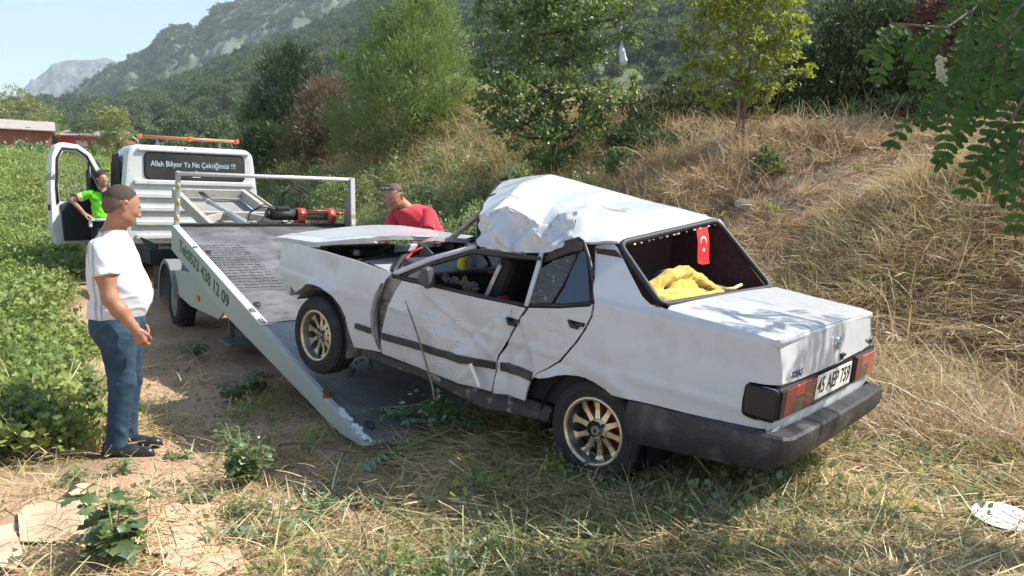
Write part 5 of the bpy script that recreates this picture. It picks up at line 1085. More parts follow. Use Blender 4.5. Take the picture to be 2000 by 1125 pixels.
kd = np.where(rng.random(n)<.82, rng.integers(0,6,n), 6); kd = np.where((wav(P[:,0],P[:,1],.6,56)>.35)&(rng.random(n)<.5), 6, kd); kd = np.where((_v_>-.1)&(d_<9)&(rng.random(n)<.6), 6, kd)
scatter('field_weeds', lay(P,-.02), ROT(n,.12), rng.uniform(.6,1.3,n)*np.clip(.9+.35*wav(P[:,0],P[:,1],1.0,55),.55,1.35)*np.clip(.85+d_*.012,.9,1.7), kd, ks, None, 'leafy green weeds filling the field left of the track')
# trampled verge between field and track, straw coloured
ksv = [bsrc('verge_straw', ((30,.22,.005,(1.25,.25),.12,230+i), dict(z0=(.003,.05),curl=.3)), M_straw) for i in range(2)]+[bsrc('verge_straw', ((22,.20,.006,(.8,.35),.10,235+i), dict(curl=.4)), M_gstraw) for i in range(2)]
f = lambda x,y,u,v: (np.exp(-((v-.62)/.30)**2)*.9*(y>4.9) + .03*(v<2.3)*(v>0))*(np.abs(x+2.5)+np.abs(y-5.05)>.35)
P = polar(1500, 2.8, 18, -44, -8, f); scatter('verge_grass', lay(P), ROT(len(P),.1), rng.uniform(.6,1.2,len(P)), rng.integers(0,4,len(P)), ksv, None, 'flattened yellowing grass along the edge of the field')
# fallen leaves / clods on the track
lk_ = []
for i in range(3):
    V,F,q = leaves(np.c_[rng.normal(0,.10,(14,2)),np.full(14,.008)], rand_dirs(14)*[1,1,.15], rng.uniform(.015,.05,14), .6, .2, shape=6); lk_.append(src('litter_leaves', fastmesh('litter_leaves',V,[F],rnd=q), leafmat('litter',(.16,.15,.07),(.48,.38,.22),.2,c3=(.10,.14,.05),c3p=.2) if i==0 else bpy.data.materials['litter']))
P = polar(420, 2.8, 9, -36, 5, lambda x,y,u,v: (v>.5)*(v<2.6)*offramp(u,v)*.9); scatter('leaf_litter', lay(P), ROT(len(P),.1), rng.uniform(.6,1.3,len(P)), rng.integers(0,3,len(P)), lk_, None, 'dry leaf litter strewn on the bare track')
cl = []
for i in range(3):
    V,F = SDF().ell((0,0,0),(.5,.42,.3)).disp(lambda X,i=i:.10*np.sin(9*X[:,0]+i)*np.sin(8*X[:,1]+2*i)*np.sin(7*X[:,2]+1)).mesh((-.7,-.7,-.6),(.7,.7,.6),.22); cl.append(src('clod', fastmesh('clod',V,[F]), mat('clod_earth',(.40,.27,.17),.95,noise=(3,(.28,.19,.12),.4,.7)) if i==0 else bpy.data.materials['clod_earth']))
P = polar(1500, 2.8, 14, -36, 42, lambda x,y,u,v: (v>.4)*(.25+.6*(v<2.6)+.3*(v>5))*offramp(u,v)); scatter('clods', lay(P,.003), ROT(len(P),.6), rng.uniform(.01,.05,len(P))*rng.choice([.5,.7,1],len(P))*np.where(uv_(P[:,0],P[:,1])[1]>5,1.9,1), rng.integers(0,3,len(P)), cl, None, 'small clods and stones scattered over the earth')

ks = [wsrc('low_weed', 600+i, M_weed if i<2 else M_gw, n=30, h=.12, rad=.12, leaf=.026) for i in range(4)]
P = polar(300, 2.9, 22, -20, 44, lambda x,y,u,v: offramp(u,v)*(.75*(v>1.0)*(v<5)*np.clip(.3+wav(x,y,1.6,61),0,1)+.35*(v>5)*np.clip(wav(x,y,.9,62),0,1))); scatter('low_weeds', lay(P), ROT(len(P),.15), rng.uniform(.6,1.7,len(P)), rng.integers(0,4,len(P)), ks, None, 'low green weeds dotted through the straw')
# ---------------------------------------------------------------- shrubs and trees
def foliage(lobes, n, size, m, name, parent, aspect=.5, up=.25, shape=6, droop=.15, fill=.45, out=.8):
    lobes = np.array(lobes,float); w = lobes[:,3]*lobes[:,4]*lobes[:,5]; w = w**.75; w /= w.sum(); j = rng.choice(len(lobes), n, p=w); d = rand_dirs(n)
    # gaps: twigs grouped in clusters on each lobe
    K = max(6, n//22); cj = rng.choice(len(lobes), K, p=w); cd_ = rand_dirs(K); cr_ = rng.uniform(fill,1.05,K); cc = lobes[cj,:3]+cd_*lobes[cj,3:6]*cr_[:,None]
    q = rng.integers(0,K,n); s = lobes[cj[q],3:6].mean(1)*.16; C = cc[q]+rng.normal(size=(n,3))*s[:,None]*[1,1,.75]
    D = rand_dirs(n)*.75 + cd_[q]*out; D[:,2] += up; D /= np.linalg.norm(D,axis=1,keepdims=True)
    V,F,r = leaves(C, D, size*rng.uniform(.6,1.2,n), aspect, .2, droop=droop, shape=shape, rnd=np.clip(rng.random(n)*.6+np.repeat(rng.random(K),1)[q]*.4,0,1))
    return link(name, fastmesh(name,V,[F],rnd=r), m, parent), cc
def limbs(t, base, lobes, tr, m, twigs=None, bend=.15, name='branch', trunk=None, n_tw=120):
    b = MB(); tp = trunk or [base, base+Vector((0,0,1))]; b.tube(tp, [tr*(1-.65*i/(len(tp)-1)) for i in range(len(tp))], 9); b.build('trunk', m, t)
    for L in lobes:
        c = Vector(L[:3]); k = min(range(len(tp)), key=lambda i: abs(tp[i][2]-(c.z-.35*(c-Vector(tp[i])).length)) + .2*(c-Vector(tp[i])).length); p0 = Vector(tp[k]); mid = p0.lerp(c,.5)+Vector((random.uniform(-bend,bend),random.uniform(-bend,bend),-.1*(c-p0).length+random.uniform(-bend,bend)))
        bb = MB(); r0 = tr*.42; bb.tube([p0,mid,c],[r0,r0*.6,r0*.25],6); bb.build(name, m, t)
    if twigs is not None:
        bb = MB(); idx = rng.choice(len(twigs), min(n_tw,len(twigs)), replace=False)
        for i in idx:
            p = Vector(twigs[i]); L = min(lobes, key=lambda L:(Vector(L[:3])-p).length); bb.tube([Vector(L[:3]), Vector(L[:3]).lerp(p,.6)+Vector((0,0,-.03)), p],[tr*.13,tr*.08,tr*.03],3,caps=False)
        o = bb.build('twigs', m, t); o['kind'] = 'stuff'
def W(px,py,y): d = pxray(px,py); return Vector((d.x/d.y*y, y, CAM_Z+d.z/d.y*y))
def lob(px,py,y,r,ry=None,rz=None): p = W(px,py,y); return (p.x,p.y,p.z,r,ry or r,rz or r*.8)
M_bark = mat('grey_brown_bark',(.17,.13,.10),.9,noise=(14,(.09,.07,.055),.4,.65),bump=(30,.8))
M_leafA = leafmat('dark_oval_leaves',(.055,.11,.026),(.18,.26,.07),.38,c3=(.22,.27,.06),c3p=.15,gloss=.08)
M_leafB = leafmat('yellow_green_leaves',(.15,.20,.03),(.36,.40,.07),.5,c3=(.46,.40,.06),c3p=.12,gloss=.08)
M_pine = leafmat('pine_needles',(.08,.15,.04),(.24,.33,.10),.3,c3=(.22,.26,.08),c3p=.15)
M_pine_d = leafmat('dark_needles',(.03,.058,.024),(.09,.135,.05),.25,c3=(.11,.14,.06),c3p=.12)
M_jun = leafmat('juniper_scale',(.03,.052,.018),(.10,.135,.04),.2,c3=(.16,.18,.05),c3p=.10)
M_shrub = leafmat('shrub_leaves',(.09,.14,.045),(.26,.32,.12),.4,c3=(.30,.33,.14),c3p=.15,gloss=.08)
M_reds = leafmat('dead_reddish_foliage',(.07,.028,.022),(.17,.07,.05),.3,c3=(.35,.20,.10),c3p=.2)
# young pine
b0 = W(815,315,20.0); b0.z = Hs(b0.x,b0.y)
t = empty('pine_tree'); tag(t,'bushy young pine with long bright green needles, tallest conifer behind the truck','pine tree')
PL = [lob(700,265,20.2,.75),lob(760,235,19.6,.95),lob(850,230,19.8,.95),lob(890,205,20.3,.6),lob(730,170,20,.85),(*lob(810,150,19.5,1.15)[:3],1.15,1.1,1.0),lob(880,140,20.3,.65),lob(760,100,20.2,.8),lob(845,85,20,.85),lob(790,45,19.9,.8),lob(835,20,20.1,.7),lob(800,-40,20,.6),lob(680,120,20.4,.4),lob(905,170,20,.45),lob(660,225,20.3,.5),lob(820,-90,20,.4)]
fo_,cc = foliage(PL, 30000, .20, M_pine, 'crown', t, aspect=.085, up=.45, shape=4, droop=0, out=.8); limbs(t,b0,PL,.10,M_bark,cc,trunk=[b0,W(812,230,20),W(810,120,20),W(805,0,20),W(815,-80,20)])
# darker conifers by the cab
for i,(L_,lab,mm,n) in enumerate([([lob(575,240,25,.9),lob(560,180,25,1.0),lob(545,140,25,.8),lob(590,130,25.3,.75),lob(520,225,25,.7),lob(560,115,25.2,.55),lob(600,200,25,.8)],'dark blue-green conifer just right of the truck cab roof',M_pine_d,13000),
    ([lob(500,270,24,.6),lob(510,300,24,.7),lob(495,235,24.3,.5),lob(530,320,23.8,.6),lob(540,280,24,.7)],'low dark conifer touching the right edge of the cab',M_pine_d,9000),
    ([lob(625,250,22,.8),lob(640,190,22.4,.7),lob(600,290,22,.7),lob(650,300,21.8,.7),lob(620,215,22.4,.6),lob(665,250,21.8,.6)],'half-dry conifer with brownish inner twigs left of the pine',leafmat('half_dry_needles',(.07,.09,.04),(.19,.18,.08),.3,c3=(.32,.19,.13),c3p=.3),12000)]):
    t = empty('conifer_tree'); tag(t,lab,'conifer','dark conifers beyond the truck'); c = Vector(L_[0][:3]); b_ = Vector((c.x,c.y,Hs(c.x,c.y)))
    fo_,cc = foliage(L_, n, .17, mm, 'crown', t, aspect=.16, up=.7, shape=4, droop=0); limbs(t,b_,L_,.09,M_bark,cc,trunk=[b_,b_+Vector((.05,0,1.2)),Vector(max(L_,key=lambda l:l[2])[:3])],n_tw=40)
# broadleaf tree behind the wreck
b0 = W(1077,335,15.3); b0.z = Hs(b0.x,b0.y); t = empty('leafy_tree'); tag(t,'dark green leafy tree with a plastic bag caught in it, right behind the crushed roof','tree')
LA = [lob(1000,70,15.3,.62),lob(960,130,15.2,.45),lob(1010,180,15.0,.6),lob(960,210,15.3,.42),lob(1050,120,15.5,.6),lob(1090,50,15.3,.65),lob(1040,0,15.3,.7),lob(1120,-20,15.4,.7),lob(1170,40,15.2,.5),lob(1215,60,15.0,.42),lob(1245,15,15,.36),lob(1150,110,15.2,.45),lob(1120,180,15.0,.5),lob(1060,230,14.9,.62),lob(1130,240,14.8,.5),lob(1190,190,14.9,.42),lob(1225,160,14.9,.3),lob(1000,260,14.9,.5),lob(1070,290,14.8,.55),lob(960,20,15.4,.4),lob(1280,-20,15,.4),lob(1060,-70,15.3,.8),lob(1160,230,14.9,.35)]
fo_,cc = foliage(LA, 13500, .10, M_leafA, 'crown', t, aspect=.55, up=.05, droop=.25, out=.6); limbs(t,b0,LA,.085,M_bark,cc,trunk=[b0,W(1080,270,15.3),W(1092,190,15.3),W(1100,120,15.35),W(1112,60,15.35),W(1130,-20,15.4),W(1140,-80,15.4)],n_tw=160)
# yellow-green young ash
b0 = W(1440,320,13.0); b0.z = Hs(b0.x,b0.y)-.03; t = empty('young_ash_tree'); tag(t,'slender young tree with twin stems and sunlit yellow-green leaves','tree')
LB = [lob(1340,90,13,.26),lob(1370,50,13,.34),lob(1400,110,12.9,.40),lob(1360,150,12.9,.30),lob(1450,60,13.1,.45),lob(1440,0,13.1,.45),lob(1500,30,13,.42),lob(1540,20,13.2,.36),lob(1490,110,13,.42),lob(1540,90,13,.36),lob(1560,140,13,.20),lob(1430,160,12.9,.36),lob(1480,180,12.9,.30),lob(1530,170,12.9,.2),lob(1390,190,12.9,.26),lob(1450,-50,13,.5),lob(1380,-10,13,.4),lob(1345,120,13,.2),lob(1500,220,12.8,.15),lob(1520,-40,13,.4),lob(1560,50,13,.2)]
fo_,cc = foliage(LB, 6500, .088, M_leafB, 'crown', t, aspect=.55, up=-.05, droop=.3, out=.6); limbs(t,b0,LB,.045,mat('pale_brown_bark',(.30,.21,.14),.85,noise=(14,(.19,.13,.09),.4,.65)),cc,trunk=[b0,W(1442,230,13),W(1445,160,13),W(1450,90,13.05),W(1455,0,13.1)],n_tw=130)
b = MB(); b1 = b0+Vector((.10,.03,0)); b.tube([b1,W(1452,250,13.05),W(1453,190,13.05),W(1465,120,13.1),W(1480,40,13.1)],[.035,.03,.026,.018,.01],7); b.build('trunk', bpy.data.materials['pale_brown_bark'], t)
# junipers on top of the bank
def bush(name, lobes, n, size, m, label, cat='shrub', group=None, aspect=.3, up=.4, shape=4, stems=True, trunkr=.05, droop=0):
    t = empty(name); tag(t,label,cat,group); fo_,cc = foliage(lobes, n, size, m, 'foliage', t, aspect=aspect, up=up, shape=shape, droop=droop)
    c = Vector(lobes[0][:3]); b_ = Vector((c.x,c.y,Hs(c.x,c.y)-.03)); bb = MB()
    for L in lobes[:6]: bb.tube([b_, b_.lerp(Vector(L[:3]),.5)+Vector((.03,.0,.02)), Vector(L[:3])],[trunkr,trunkr*.6,trunkr*.25],5)
    bb.build('stem', M_bark, t); return t
bush('juniper_bush',[lob(1640,200,14.6,.85),lob(1700,150,14.8,.95),lob(1620,120,15,.7),lob(1760,190,14.4,.85),lob(1690,60,15.2,.8),lob(1760,90,15,.8),lob(1640,40,15.3,.5),lob(1600,215,14.6,.5),lob(1820,160,14.3,.7),lob(1740,40,15,.5),lob(1800,60,14.8,.6)],26000,.13,M_jun,'big dark juniper thicket crowning the bank at the upper right')
bush('juniper_bush',[lob(1300,225,16.0,.65,rz=.4),lob(1240,215,16.2,.4,rz=.3),lob(1360,215,16,.6,rz=.45),lob(1330,180,16.4,.4),lob(1420,215,15.8,.6),lob(1380,250,15.6,.5),lob(1290,260,15.6,.5,rz=.3),lob(1480,200,16,.5),lob(1530,190,16,.5),lob(1540,120,16.6,.4)],17000,.12,M_jun,'low dark juniper behind the twin-stemmed young tree')
bush('juniper_bush',[lob(1230,275,14.6,.45,rz=.25),lob(1290,290,14.2,.4,rz=.25),lob(1340,280,14.4,.4,rz=.25),lob(1250,240,15,.35,rz=.2)],6000,.11,M_pine_d,'small dark juniper clump between the two leafy trees')
bush('juniper_bush',[lob(1580,240,13.9,.45,rz=.3),lob(1700,235,13.8,.55,rz=.35),lob(1780,235,13.4,.5,rz=.35),lob(1860,235,13,.5,rz=.35),lob(1640,245,13.6,.4,rz=.25)],11000,.12,M_pine_d,'low dark skirt of juniper at the foot of the big thicket')
bush('reddish_dead_bush',[lob(1860,40,12.5,.5),lob(1910,20,12.5,.55),lob(1960,60,12.4,.5),lob(1900,90,12.2,.35),lob(1950,120,12.2,.35),lob(1840,0,12.6,.4)],6000,.13,M_reds,'reddish dead bush at the top right behind the hanging leaves',aspect=.3)
bush('juniper_bush',[lob(1930,170,12.8,.7),lob(1990,120,12.8,.7),lob(2050,180,12.6,.9),lob(1880,200,13,.6),lob(2080,60,12.8,.9)],9000,.13,M_jun,'dark juniper thicket running out of the frame at the right edge')
# leafy shrubs at the foot of the bank
SH = [((720,330,12.5),.55,'low leafy shrub just right of the headboard post'),((790,320,13.5),.6,'leafy shrub under the pine, above the man in red'),((860,330,12.5),.7,'leafy green shrub behind the man in red'),((925,320,12.0),.65,'leafy shrub left of the leafy tree trunk'),((900,390,10.6),.55,'pale green shrub between the man in red and the crushed roof'),((975,290,13.2),.55,'upright shrub beside the leafy tree'),((1000,330,12.2),.5,'shrub right behind the peak of the crushed roof'),((660,300,17),.7,'shrub beyond the headboard crossbar'),((840,400,9.8),.42,'weedy green shrub touching the man in red'),((1020,250,14.2),.5,'dark leafy shrub at the foot of the leafy tree'),((1210,300,13.5),.32,'small grey-green shrub on the dry bank left of the young tree'),((1500,330,11.5),.30,'small green shrub right of the young tree base')]
for (px,py,y),r,lab in SH:
    c = W(px,py,y); zg = Hs(c.x,c.y); c.z = max(zg+r*.35, min(c.z, zg+r*1.1)); Ls = [(c.x+random.uniform(-.6,.6)*r,c.y+random.uniform(-.4,.4)*r,c.z+random.uniform(-.4,.6)*r,r*.55,r*.5,r*.5) for k in range(6)]
    bush('leafy_shrub',Ls,int(2300*r/.5),.058,M_shrub if r<.56 else M_leafA if random.random()<.35 else M_shrub,lab,'shrub','shrubs at the foot of the bank',aspect=.55,up=.25,shape=6,trunkr=.018,droop=.15)
# green weeds behind the truck and red-shirted man
ks = [wsrc('bank_weed', 300+i, M_shrub, n=60, h=.6, rad=.18, leaf=.06) for i in range(3)]+[bsrc('bank_green_grass', ((30,.6,.008,(.3,.22),.10,310+i), dict(curl=.5)), (M_gstraw,M_green)[i]) for i in range(2)]
f = lambda x,y,u,v: (v>4.75)*(u>4.6)*np.clip(sstep((u-5.0)/2.5)*sstep((9.2-v)/2.2)+.0,0,1)*(y<34)+ .6*(v<4.7)*(v>1)*(u>16)
P = polar(3600, 7.5, 40, -30, 6, f); scatter('bank_weeds', lay(P,-.02), ROT(len(P),.12), rng.uniform(.7,1.3,len(P)), rng.integers(0,5,len(P)), ks, None, 'tall green weeds at the foot of the bank behind the truck')
# light green trees and scrub at the far edge of the field
def fartree(px,py,y,h,w,m,lab,nm='poplar_tree'):
    base = W(px,py,y); base.z = Hs(base.x,base.y); t = empty(nm, base); tag(t,lab,'tree','trees at the far edge of the field')
    Ls = [(random.uniform(-.3,.3)*w,random.uniform(-.3,.3)*w,h*(.25+.7*k/6),w*.5*(1-.5*abs(k/6-.4)),w*.5,h*.16) for k in range(7)]
    foliage(Ls, 4200, .24, m, 'crown', t, aspect=.5, shape=4); b = MB(); b.tube([(0,0,0),(0,0,h*.6),(.1,0,h*.9)],[.18,.1,.04],6); b.build('trunk', M_bark, t)
M_pop = leafmat('pale_poplar',(.13,.17,.05),(.26,.29,.11),.4)
for k,(px,y,h,w_) in enumerate([(15,84,7.5,3.2),(70,86,7,3.0),(110,90,6.4,2.6),(165,90,5.6,3.0),(215,82,6.0,3.2),(232,78,4.6,2.6)]):
    fartree(px,300,y,h,w_,M_pop if k!=3 else M_olive,['pale green tree at the far left edge behind the brick shed','second pale tree behind the brick shed roof','slim pale tree above the open cab door','rounded olive tree behind the red shed','pale tree just left of the cab roof','small pale bushy tree beside the cab'][k])
for k,(px,y,r) in enumerate([(30,62,1.6),(80,60,1.5),(130,58,1.5),(170,64,1.3),(205,58,1.2)]):
    c = W(px,300,y); z = Hs(c.x,c.y); bush('thicket',[(c.x+random.uniform(-2,2),y+random.uniform(-1,1),z+r*.05+random.uniform(-.3,.2),r,r,r*.45) for q in range(5)],2600,.26,M_leafA,['dark thicket under the brick shed at far left','dark thicket left of the cab door','dark thicket seen through the cab door window','thicket beside the red shed','thicket next to the cab'][k],'thicket','thickets along the far side of the field',aspect=.5,shape=4)
# ================================================================ PEOPLE
V3 = lambda *a: np.array(a, float)
M_skin = mat('tanned_skin',(.36,.18,.11),.5,noise=(14,(.33,.15,.09),.4,.7),spec=.4,bump=(60,.08)); M_skin2 = mat('warm_skin',(.40,.215,.14),.5,noise=(30,(.34,.165,.105),.4,.7),spec=.4)
M_hair = mat('cropped_dark_hair',(.035,.025,.02),.85,noise=(160,(.10,.07,.05),.5,.7),bump=(300,.6)); M_hairg = mat('cropped_greying_hair',(.050,.035,.028),.8,noise=(150,(.13,.085,.065),.5,.75),bump=(300,.4))
M_stub = mat('shaved_stubble',(.070,.046,.036),.8,noise=(120,(.17,.105,.075),.4,.65)); M_eye = mat('eye',(.6,.58,.55),.2); M_iris = mat('iris',(.05,.03,.02),.2); M_lip = mat('lips',(.36,.14,.11),.5)
def rot3(r): return np.array(Euler(r).to_matrix())
def head(s, c, r, sc=1., wide=1., jowl=0):
    """c = centre of the skull, r = euler; adds skull, jaw, face to an SDF; returns placing function"""
    Rm = rot3(r); T = lambda x,y,z: c+Rm@(V3(x,y*wide,z)*sc); E_ = lambda p,rr,k=.012,sub=False,q=(0,0,0): s.ell(T(*p), V3(*rr)*sc*V3(1,wide,1), k*sc, rot=tuple(Matrix((Rm@rot3(q)).tolist()).to_euler()), sub=sub)
    E_((-.012,0,.022),(.098,.077,.092)); E_((.020,0,-.010),(.078,.068,.088),.02); E_((.040,0,-.068),(.052,.050+jowl*.6,.044),.025); E_((.066,0,-.092),(.022,.026,.020),.02)
    E_((.0,0,-.060),(.055,.060+jowl,.055),.03); E_((.082,0,.020),(.014,.042,.012),.015); 
    for y in (.036,-.036): E_((.058,y,-.022),(.028,.022,.022),.018); E_((.094,y*.86,.002),(.012,.016,.009),.010,True)
    s.cone(T(.090,0,.008),.009*sc,T(.114,0,-.028),.0125*sc,.010*sc)
    for y in (.010,-.010): s.cone(T(.102,y,-.033),.0085*sc,T(.095,y*1.3,-.031),.008*sc,.006*sc)
    s.cone(T(.090,.018,-.058),.007*sc,T(.090,-.018,-.058),.007*sc,.008*sc); s.cone(T(.087,.015,-.069),.008*sc,T(.087,-.015,-.069),.008*sc,.008*sc); E_((.098,0,-.0635),(.010,.022,.0022),.003,True)
    for y in (1,-1):
        s.cone(T(-.004,y*.076,-.030),.008*sc,T(-.012,y*.084,.014),.012*sc,.006*sc); s.cone(T(-.012,y*.084,.014),.012*sc,T(-.020,y*.082,-.005),.010*sc,.005*sc); E_((-.006,y*.089,-.002),(.007,.005,.013),.004,True)
    return T, Rm
def face_parts(T, Rm, parent, sc=1, brow=None, hairm=None):
    for y in (.031,-.031):
        p = T(.0855,y,.001); b = MB(); b.lathe([(-.011,.0001),(-.008,.0078),(0,.011),(.008,.0078),(.011,.0001)],12,'x',p); b.build('eye', M_eye, parent); q = T(.0925,y,.0); b = MB(); b.lathe([(0,.0045),(.0035,.003)],10,'x',q-V3(0.0005,0,0)); b.build('iris', M_iris, parent)
        b = MB(); b.tube([T(.088,y-.016*np.sign(y),.0185),T(.0925,y,.0225),T(.082,y+.018*np.sign(y),.017)],[.0028,.0036,.002],5); b.build('eyebrow', hairm or M_hair, parent)
        b = MB(); b.tube([T(.0905,y-.012*np.sign(y),.0055),T(.0945,y,.0085),T(.086,y+.014*np.sign(y),.005)],.0028,5); b.build('eyelid', M_skin, parent)
    b = MB(); b.tube([T(.091,.020,-.0625),T(.0985,0,-.0605),T(.091,-.020,-.0625)],[.002,.0036,.002],6); b.tube([T(.090,.016,-.067),T(.096,0,-.069),T(.090,-.016,-.067)],[.002,.004,.002],6); b.build('lips', M_lip, parent)
def hair(c, r, sc, wide, m, parent, low=-.045, front=.035, grow=.006, top=True, bald=0, fade=0):
    s = SDF(); Rm = rot3(r); T = lambda x,y,z: c+Rm@(V3(x,y*wide,z)*sc)
    s.ell(T(-.016,0,.030),V3(.097+grow,.076+grow,.089+grow)*sc*V3(1,wide,1),.01,rot=tuple(r))
    if fade: s.ell(T(-.022,0,-.018),V3(.0885,.0715,.076)*sc*V3(1,wide,1),.02,rot=tuple(r))
    s.cut(T(front,0,.05), Rm@V3(1,0,-.62)); s.cut(T(-.05,0,low), Rm@V3(.25,0,-1)); 
    for y in (1,-1): s.ell(T(.035,y*.09,-.03),V3(.045,.035,.060)*sc,.004,rot=tuple(r),sub=True); s.ell(T(-.008,y*.088,-.008),V3(.026,.03,.034)*sc,.004,rot=tuple(r),sub=True)
    if bald: s.ell(T(.05,0,.11),V3(.075,.05,.05)*sc,.006,rot=tuple(r),sub=True)
    s.disp(lambda X: .0014*np.sin(X[:,0]*520)*np.sin(X[:,1]*490)*np.sin(X[:,2]*510)+.0008*np.sin(X[:,0]*130+X[:,2]*90)*np.sin(X[:,1]*120))
    return sdfobj('stubble' if fade else 'hair',[(s,c-.16*sc,c+.17*sc,.004)],m,parent)
def hand(w, d, n, th, curl=.5, size=1., k=.006):
    """w wrist, d pointing dir, n palm normal (fingers curl towards it), th thumb side dir"""
    s = SDF(); d = d/np.linalg.norm(d); n = n-d*(n@d); n /= np.linalg.norm(n); th = th-d*(th@d)-n*(th@n); th /= np.linalg.norm(th); z = size
    P = lambda a,b_,c: w+(d*a+th*b_+n*c)*z
    for b_ in (-.026,-.009,.009,.026): s.cone(P(.012,b_*.75,0),.0155*z,P(.085,b_,0),.0125*z,.014)
    s.cone(w-d*.03,.027*z,P(.02,0,0),.024*z,.015)
    fl = [(.026,.073,.0085),(.009,.082,.0088),(-.009,.076,.0084),(-.026,.060,.0075)]
    for i,(b_,L,r) in enumerate(fl):
        p = P(.088,b_,0); a = curl*(.55+.12*i); dirn = d*math.cos(a)+n*math.sin(a)+th*.05*(1.5-i); q = p+dirn*L*.48*z; s.cone(p,r*z*1.08,q,r*z,k*.5); a2 = a+curl*(.9+.1*i); d2 = d*math.cos(a2)+n*math.sin(a2); q2 = q+d2*L*.30*z; s.cone(q,r*z,q2,r*z*.9,k*.5); a3 = a2+curl*.6; d3 = d*math.cos(a3)+n*math.sin(a3); s.cone(q2,r*z*.9,q2+d3*L*.22*z,r*z*.75,k*.5)
    t0 = P(.018,.030,.006); t1 = P(.052,.050,.018); t2 = P(.080,.050,.030+.01*curl); t3 = P(.100,.042,.036+.02*curl); s.cone(t0,.015*z,t1,.0115*z,.012); s.cone(t1,.0112*z,t2,.0098*z,.004); s.cone(t2,.0098*z,t3,.008*z,.004)
    c = w+d*.08*z; return (s, c-.15*z, c+.15*z, .0036)
def limbpart(s, a, b_, c, ra, rb, rc, k=.03): s.cone(a,ra,b_,rb,k); s.cone(b_,rb,c,rc,k)
def shoe(parent, heel, toe, m, h=.075):
    s = SDF(); d = (toe-heel); L = np.linalg.norm(d); d = d/L; sd = np.cross(d,V3(0,0,1)); up = V3(0,0,1)
    s.cone(heel+up*.035,.036,heel+d*L*.5+up*.032,.040,.02); s.cone(heel+d*L*.5+up*.030,.042,toe-d*.045+up*.024,.034,.02); s.cone(toe-d*.06+up*.022,.032,toe-d*.02+up*.016,.016,.02); s.cone(heel+up*.04,.036,heel+up*.07,.037,.02); s.cone(heel+d*.06+up*.05,.036,heel+d*.11+up*.045,.034,.02)
    s.ell(heel+d*.035+up*.105,(.052,.030,.035),.006,rot=(0,0,math.atan2(d[1],d[0])),sub=True); s.cut(heel+up*.002,(0,0,-1)); o = sdfobj('shoe',[(s,np.minimum(heel,toe)-.06,np.maximum(heel,toe)+V3(.06,.06,.12),.005)],m,parent)
    b = MB(); n = 20; P_ = []
    for k in range(n): a = 2*math.pi*k/n; w_ = .043 if math.cos(a)>0 else .037; P_.append(heel+d*(L*.46+ (L*.5+.012)*math.cos(a))+sd*w_*math.sin(a)*(1-.25*max(0,math.cos(a))**2))
    b.prism([(p[0],p[1]) for p in P_], heel[2], heel[2]+.016,'z'); b.build('sole', M_rub, o); return o
# ---------------------------------------------------------------- man in white T-shirt
pm = empty('person', (-2.53,5.03,Hs(-2.53,5.03)+.0), R(11)); tag(pm,'stout man in white T-shirt, blue jeans and black loafers standing on the track','person')
def stripes(m):
    n = m.node_tree.nodes; L = m.node_tree.links; tc = n.new('ShaderNodeTexCoord'); sp = n.new('ShaderNodeSeparateXYZ'); L.new(tc.outputs['Object'], sp.inputs[0]); cr = n.new('ShaderNodeValToRGB'); mr = n.new('ShaderNodeMapRange'); mr.inputs['From Min'].default_value = -.25; mr.inputs['From Max'].default_value = .25
    z = n.new('ShaderNodeMath'); z.operation = 'MULTIPLY_ADD'; z.inputs[1].default_value = .02; L.new(sp.outputs['Z'], z.inputs[0]); L.new(sp.outputs['X'], z.inputs[2]); L.new(z.outputs[0], mr.inputs['Value']); L.new(mr.outputs[0], cr.inputs[0]); e = cr.color_ramp; e.interpolation = 'LINEAR'
    w_=(.62,.64,.65,1); g_=(.30,.38,.37,1); e.elements[0].color = w_; e.elements[0].position = 0; e.elements[1].color = w_; e.elements[1].position = 1
    for p,c in ((.28,w_),(.295,g_),(.315,g_),(.33,w_),(.36,w_),(.372,g_),(.385,g_),(.40,w_)): x = e.elements.new(p); x.color = c
    L.new(cr.outputs[0], n['Principled BSDF'].inputs['Base Color'])
M_tee = mat('white_striped_cotton',(.78,.79,.78),.9,bump=(200,.15),sheen=.2); stripes(M_tee)
M_jean = mat('faded_blue_denim',(.018,.042,.072),.9,noise=(4,(.055,.115,.165),.45,.70),bump=(220,.3)); M_shoe = mat('black_leather',(.02,.02,.022),.35,coat=.3,noise=(12,(.06,.055,.05),.5,.8))
hc = V3(.015,-.01,1.625); hr = (0,R(20),R(32)); s = SDF(); T,Rm = head(s,hc,hr,1.06,1.04,.006)
s.cone(V3(-.02,0,1.53),.060,V3(-.055,0,1.42),.074,.03); s.ell((-.075,0,1.41),(.07,.13,.055),.05)
hf = (s, hc-.17, hc+V3(.17,.15,.16), .0045)
b_ = SDF(); b_.cone(V3(-.04,0,1.50),.06,V3(-.06,0,1.38),.085,.03); b_.ell((-.05,0,1.22),(.14,.19,.20),.04); b_.ell((.0,0,1.04),(.13,.155,.15),.05); b_.ell((-.04,0,.88),(.12,.15,.11),.05)
shr,elr,wrr = V3(-.06,-.205,1.345), V3(-.005,-.262,1.045), V3(.135,-.240,.845); shl,ell_,wrl = V3(-.06,.205,1.345), V3(-.04,.28,1.06), V3(.0,.27,.82)
for a,e_,w_ in ((shr,elr,wrr),(shl,ell_,wrl)): b_.cone(a,.058,a*.45+e_*.55,.056,.03); b_.cone(a*.45+e_*.55,.056,e_,.044,.03); b_.cone(e_,.046,e_*.65+w_*.35,.047,.03); b_.cone(e_*.65+w_*.35,.047,w_,.028,.03)
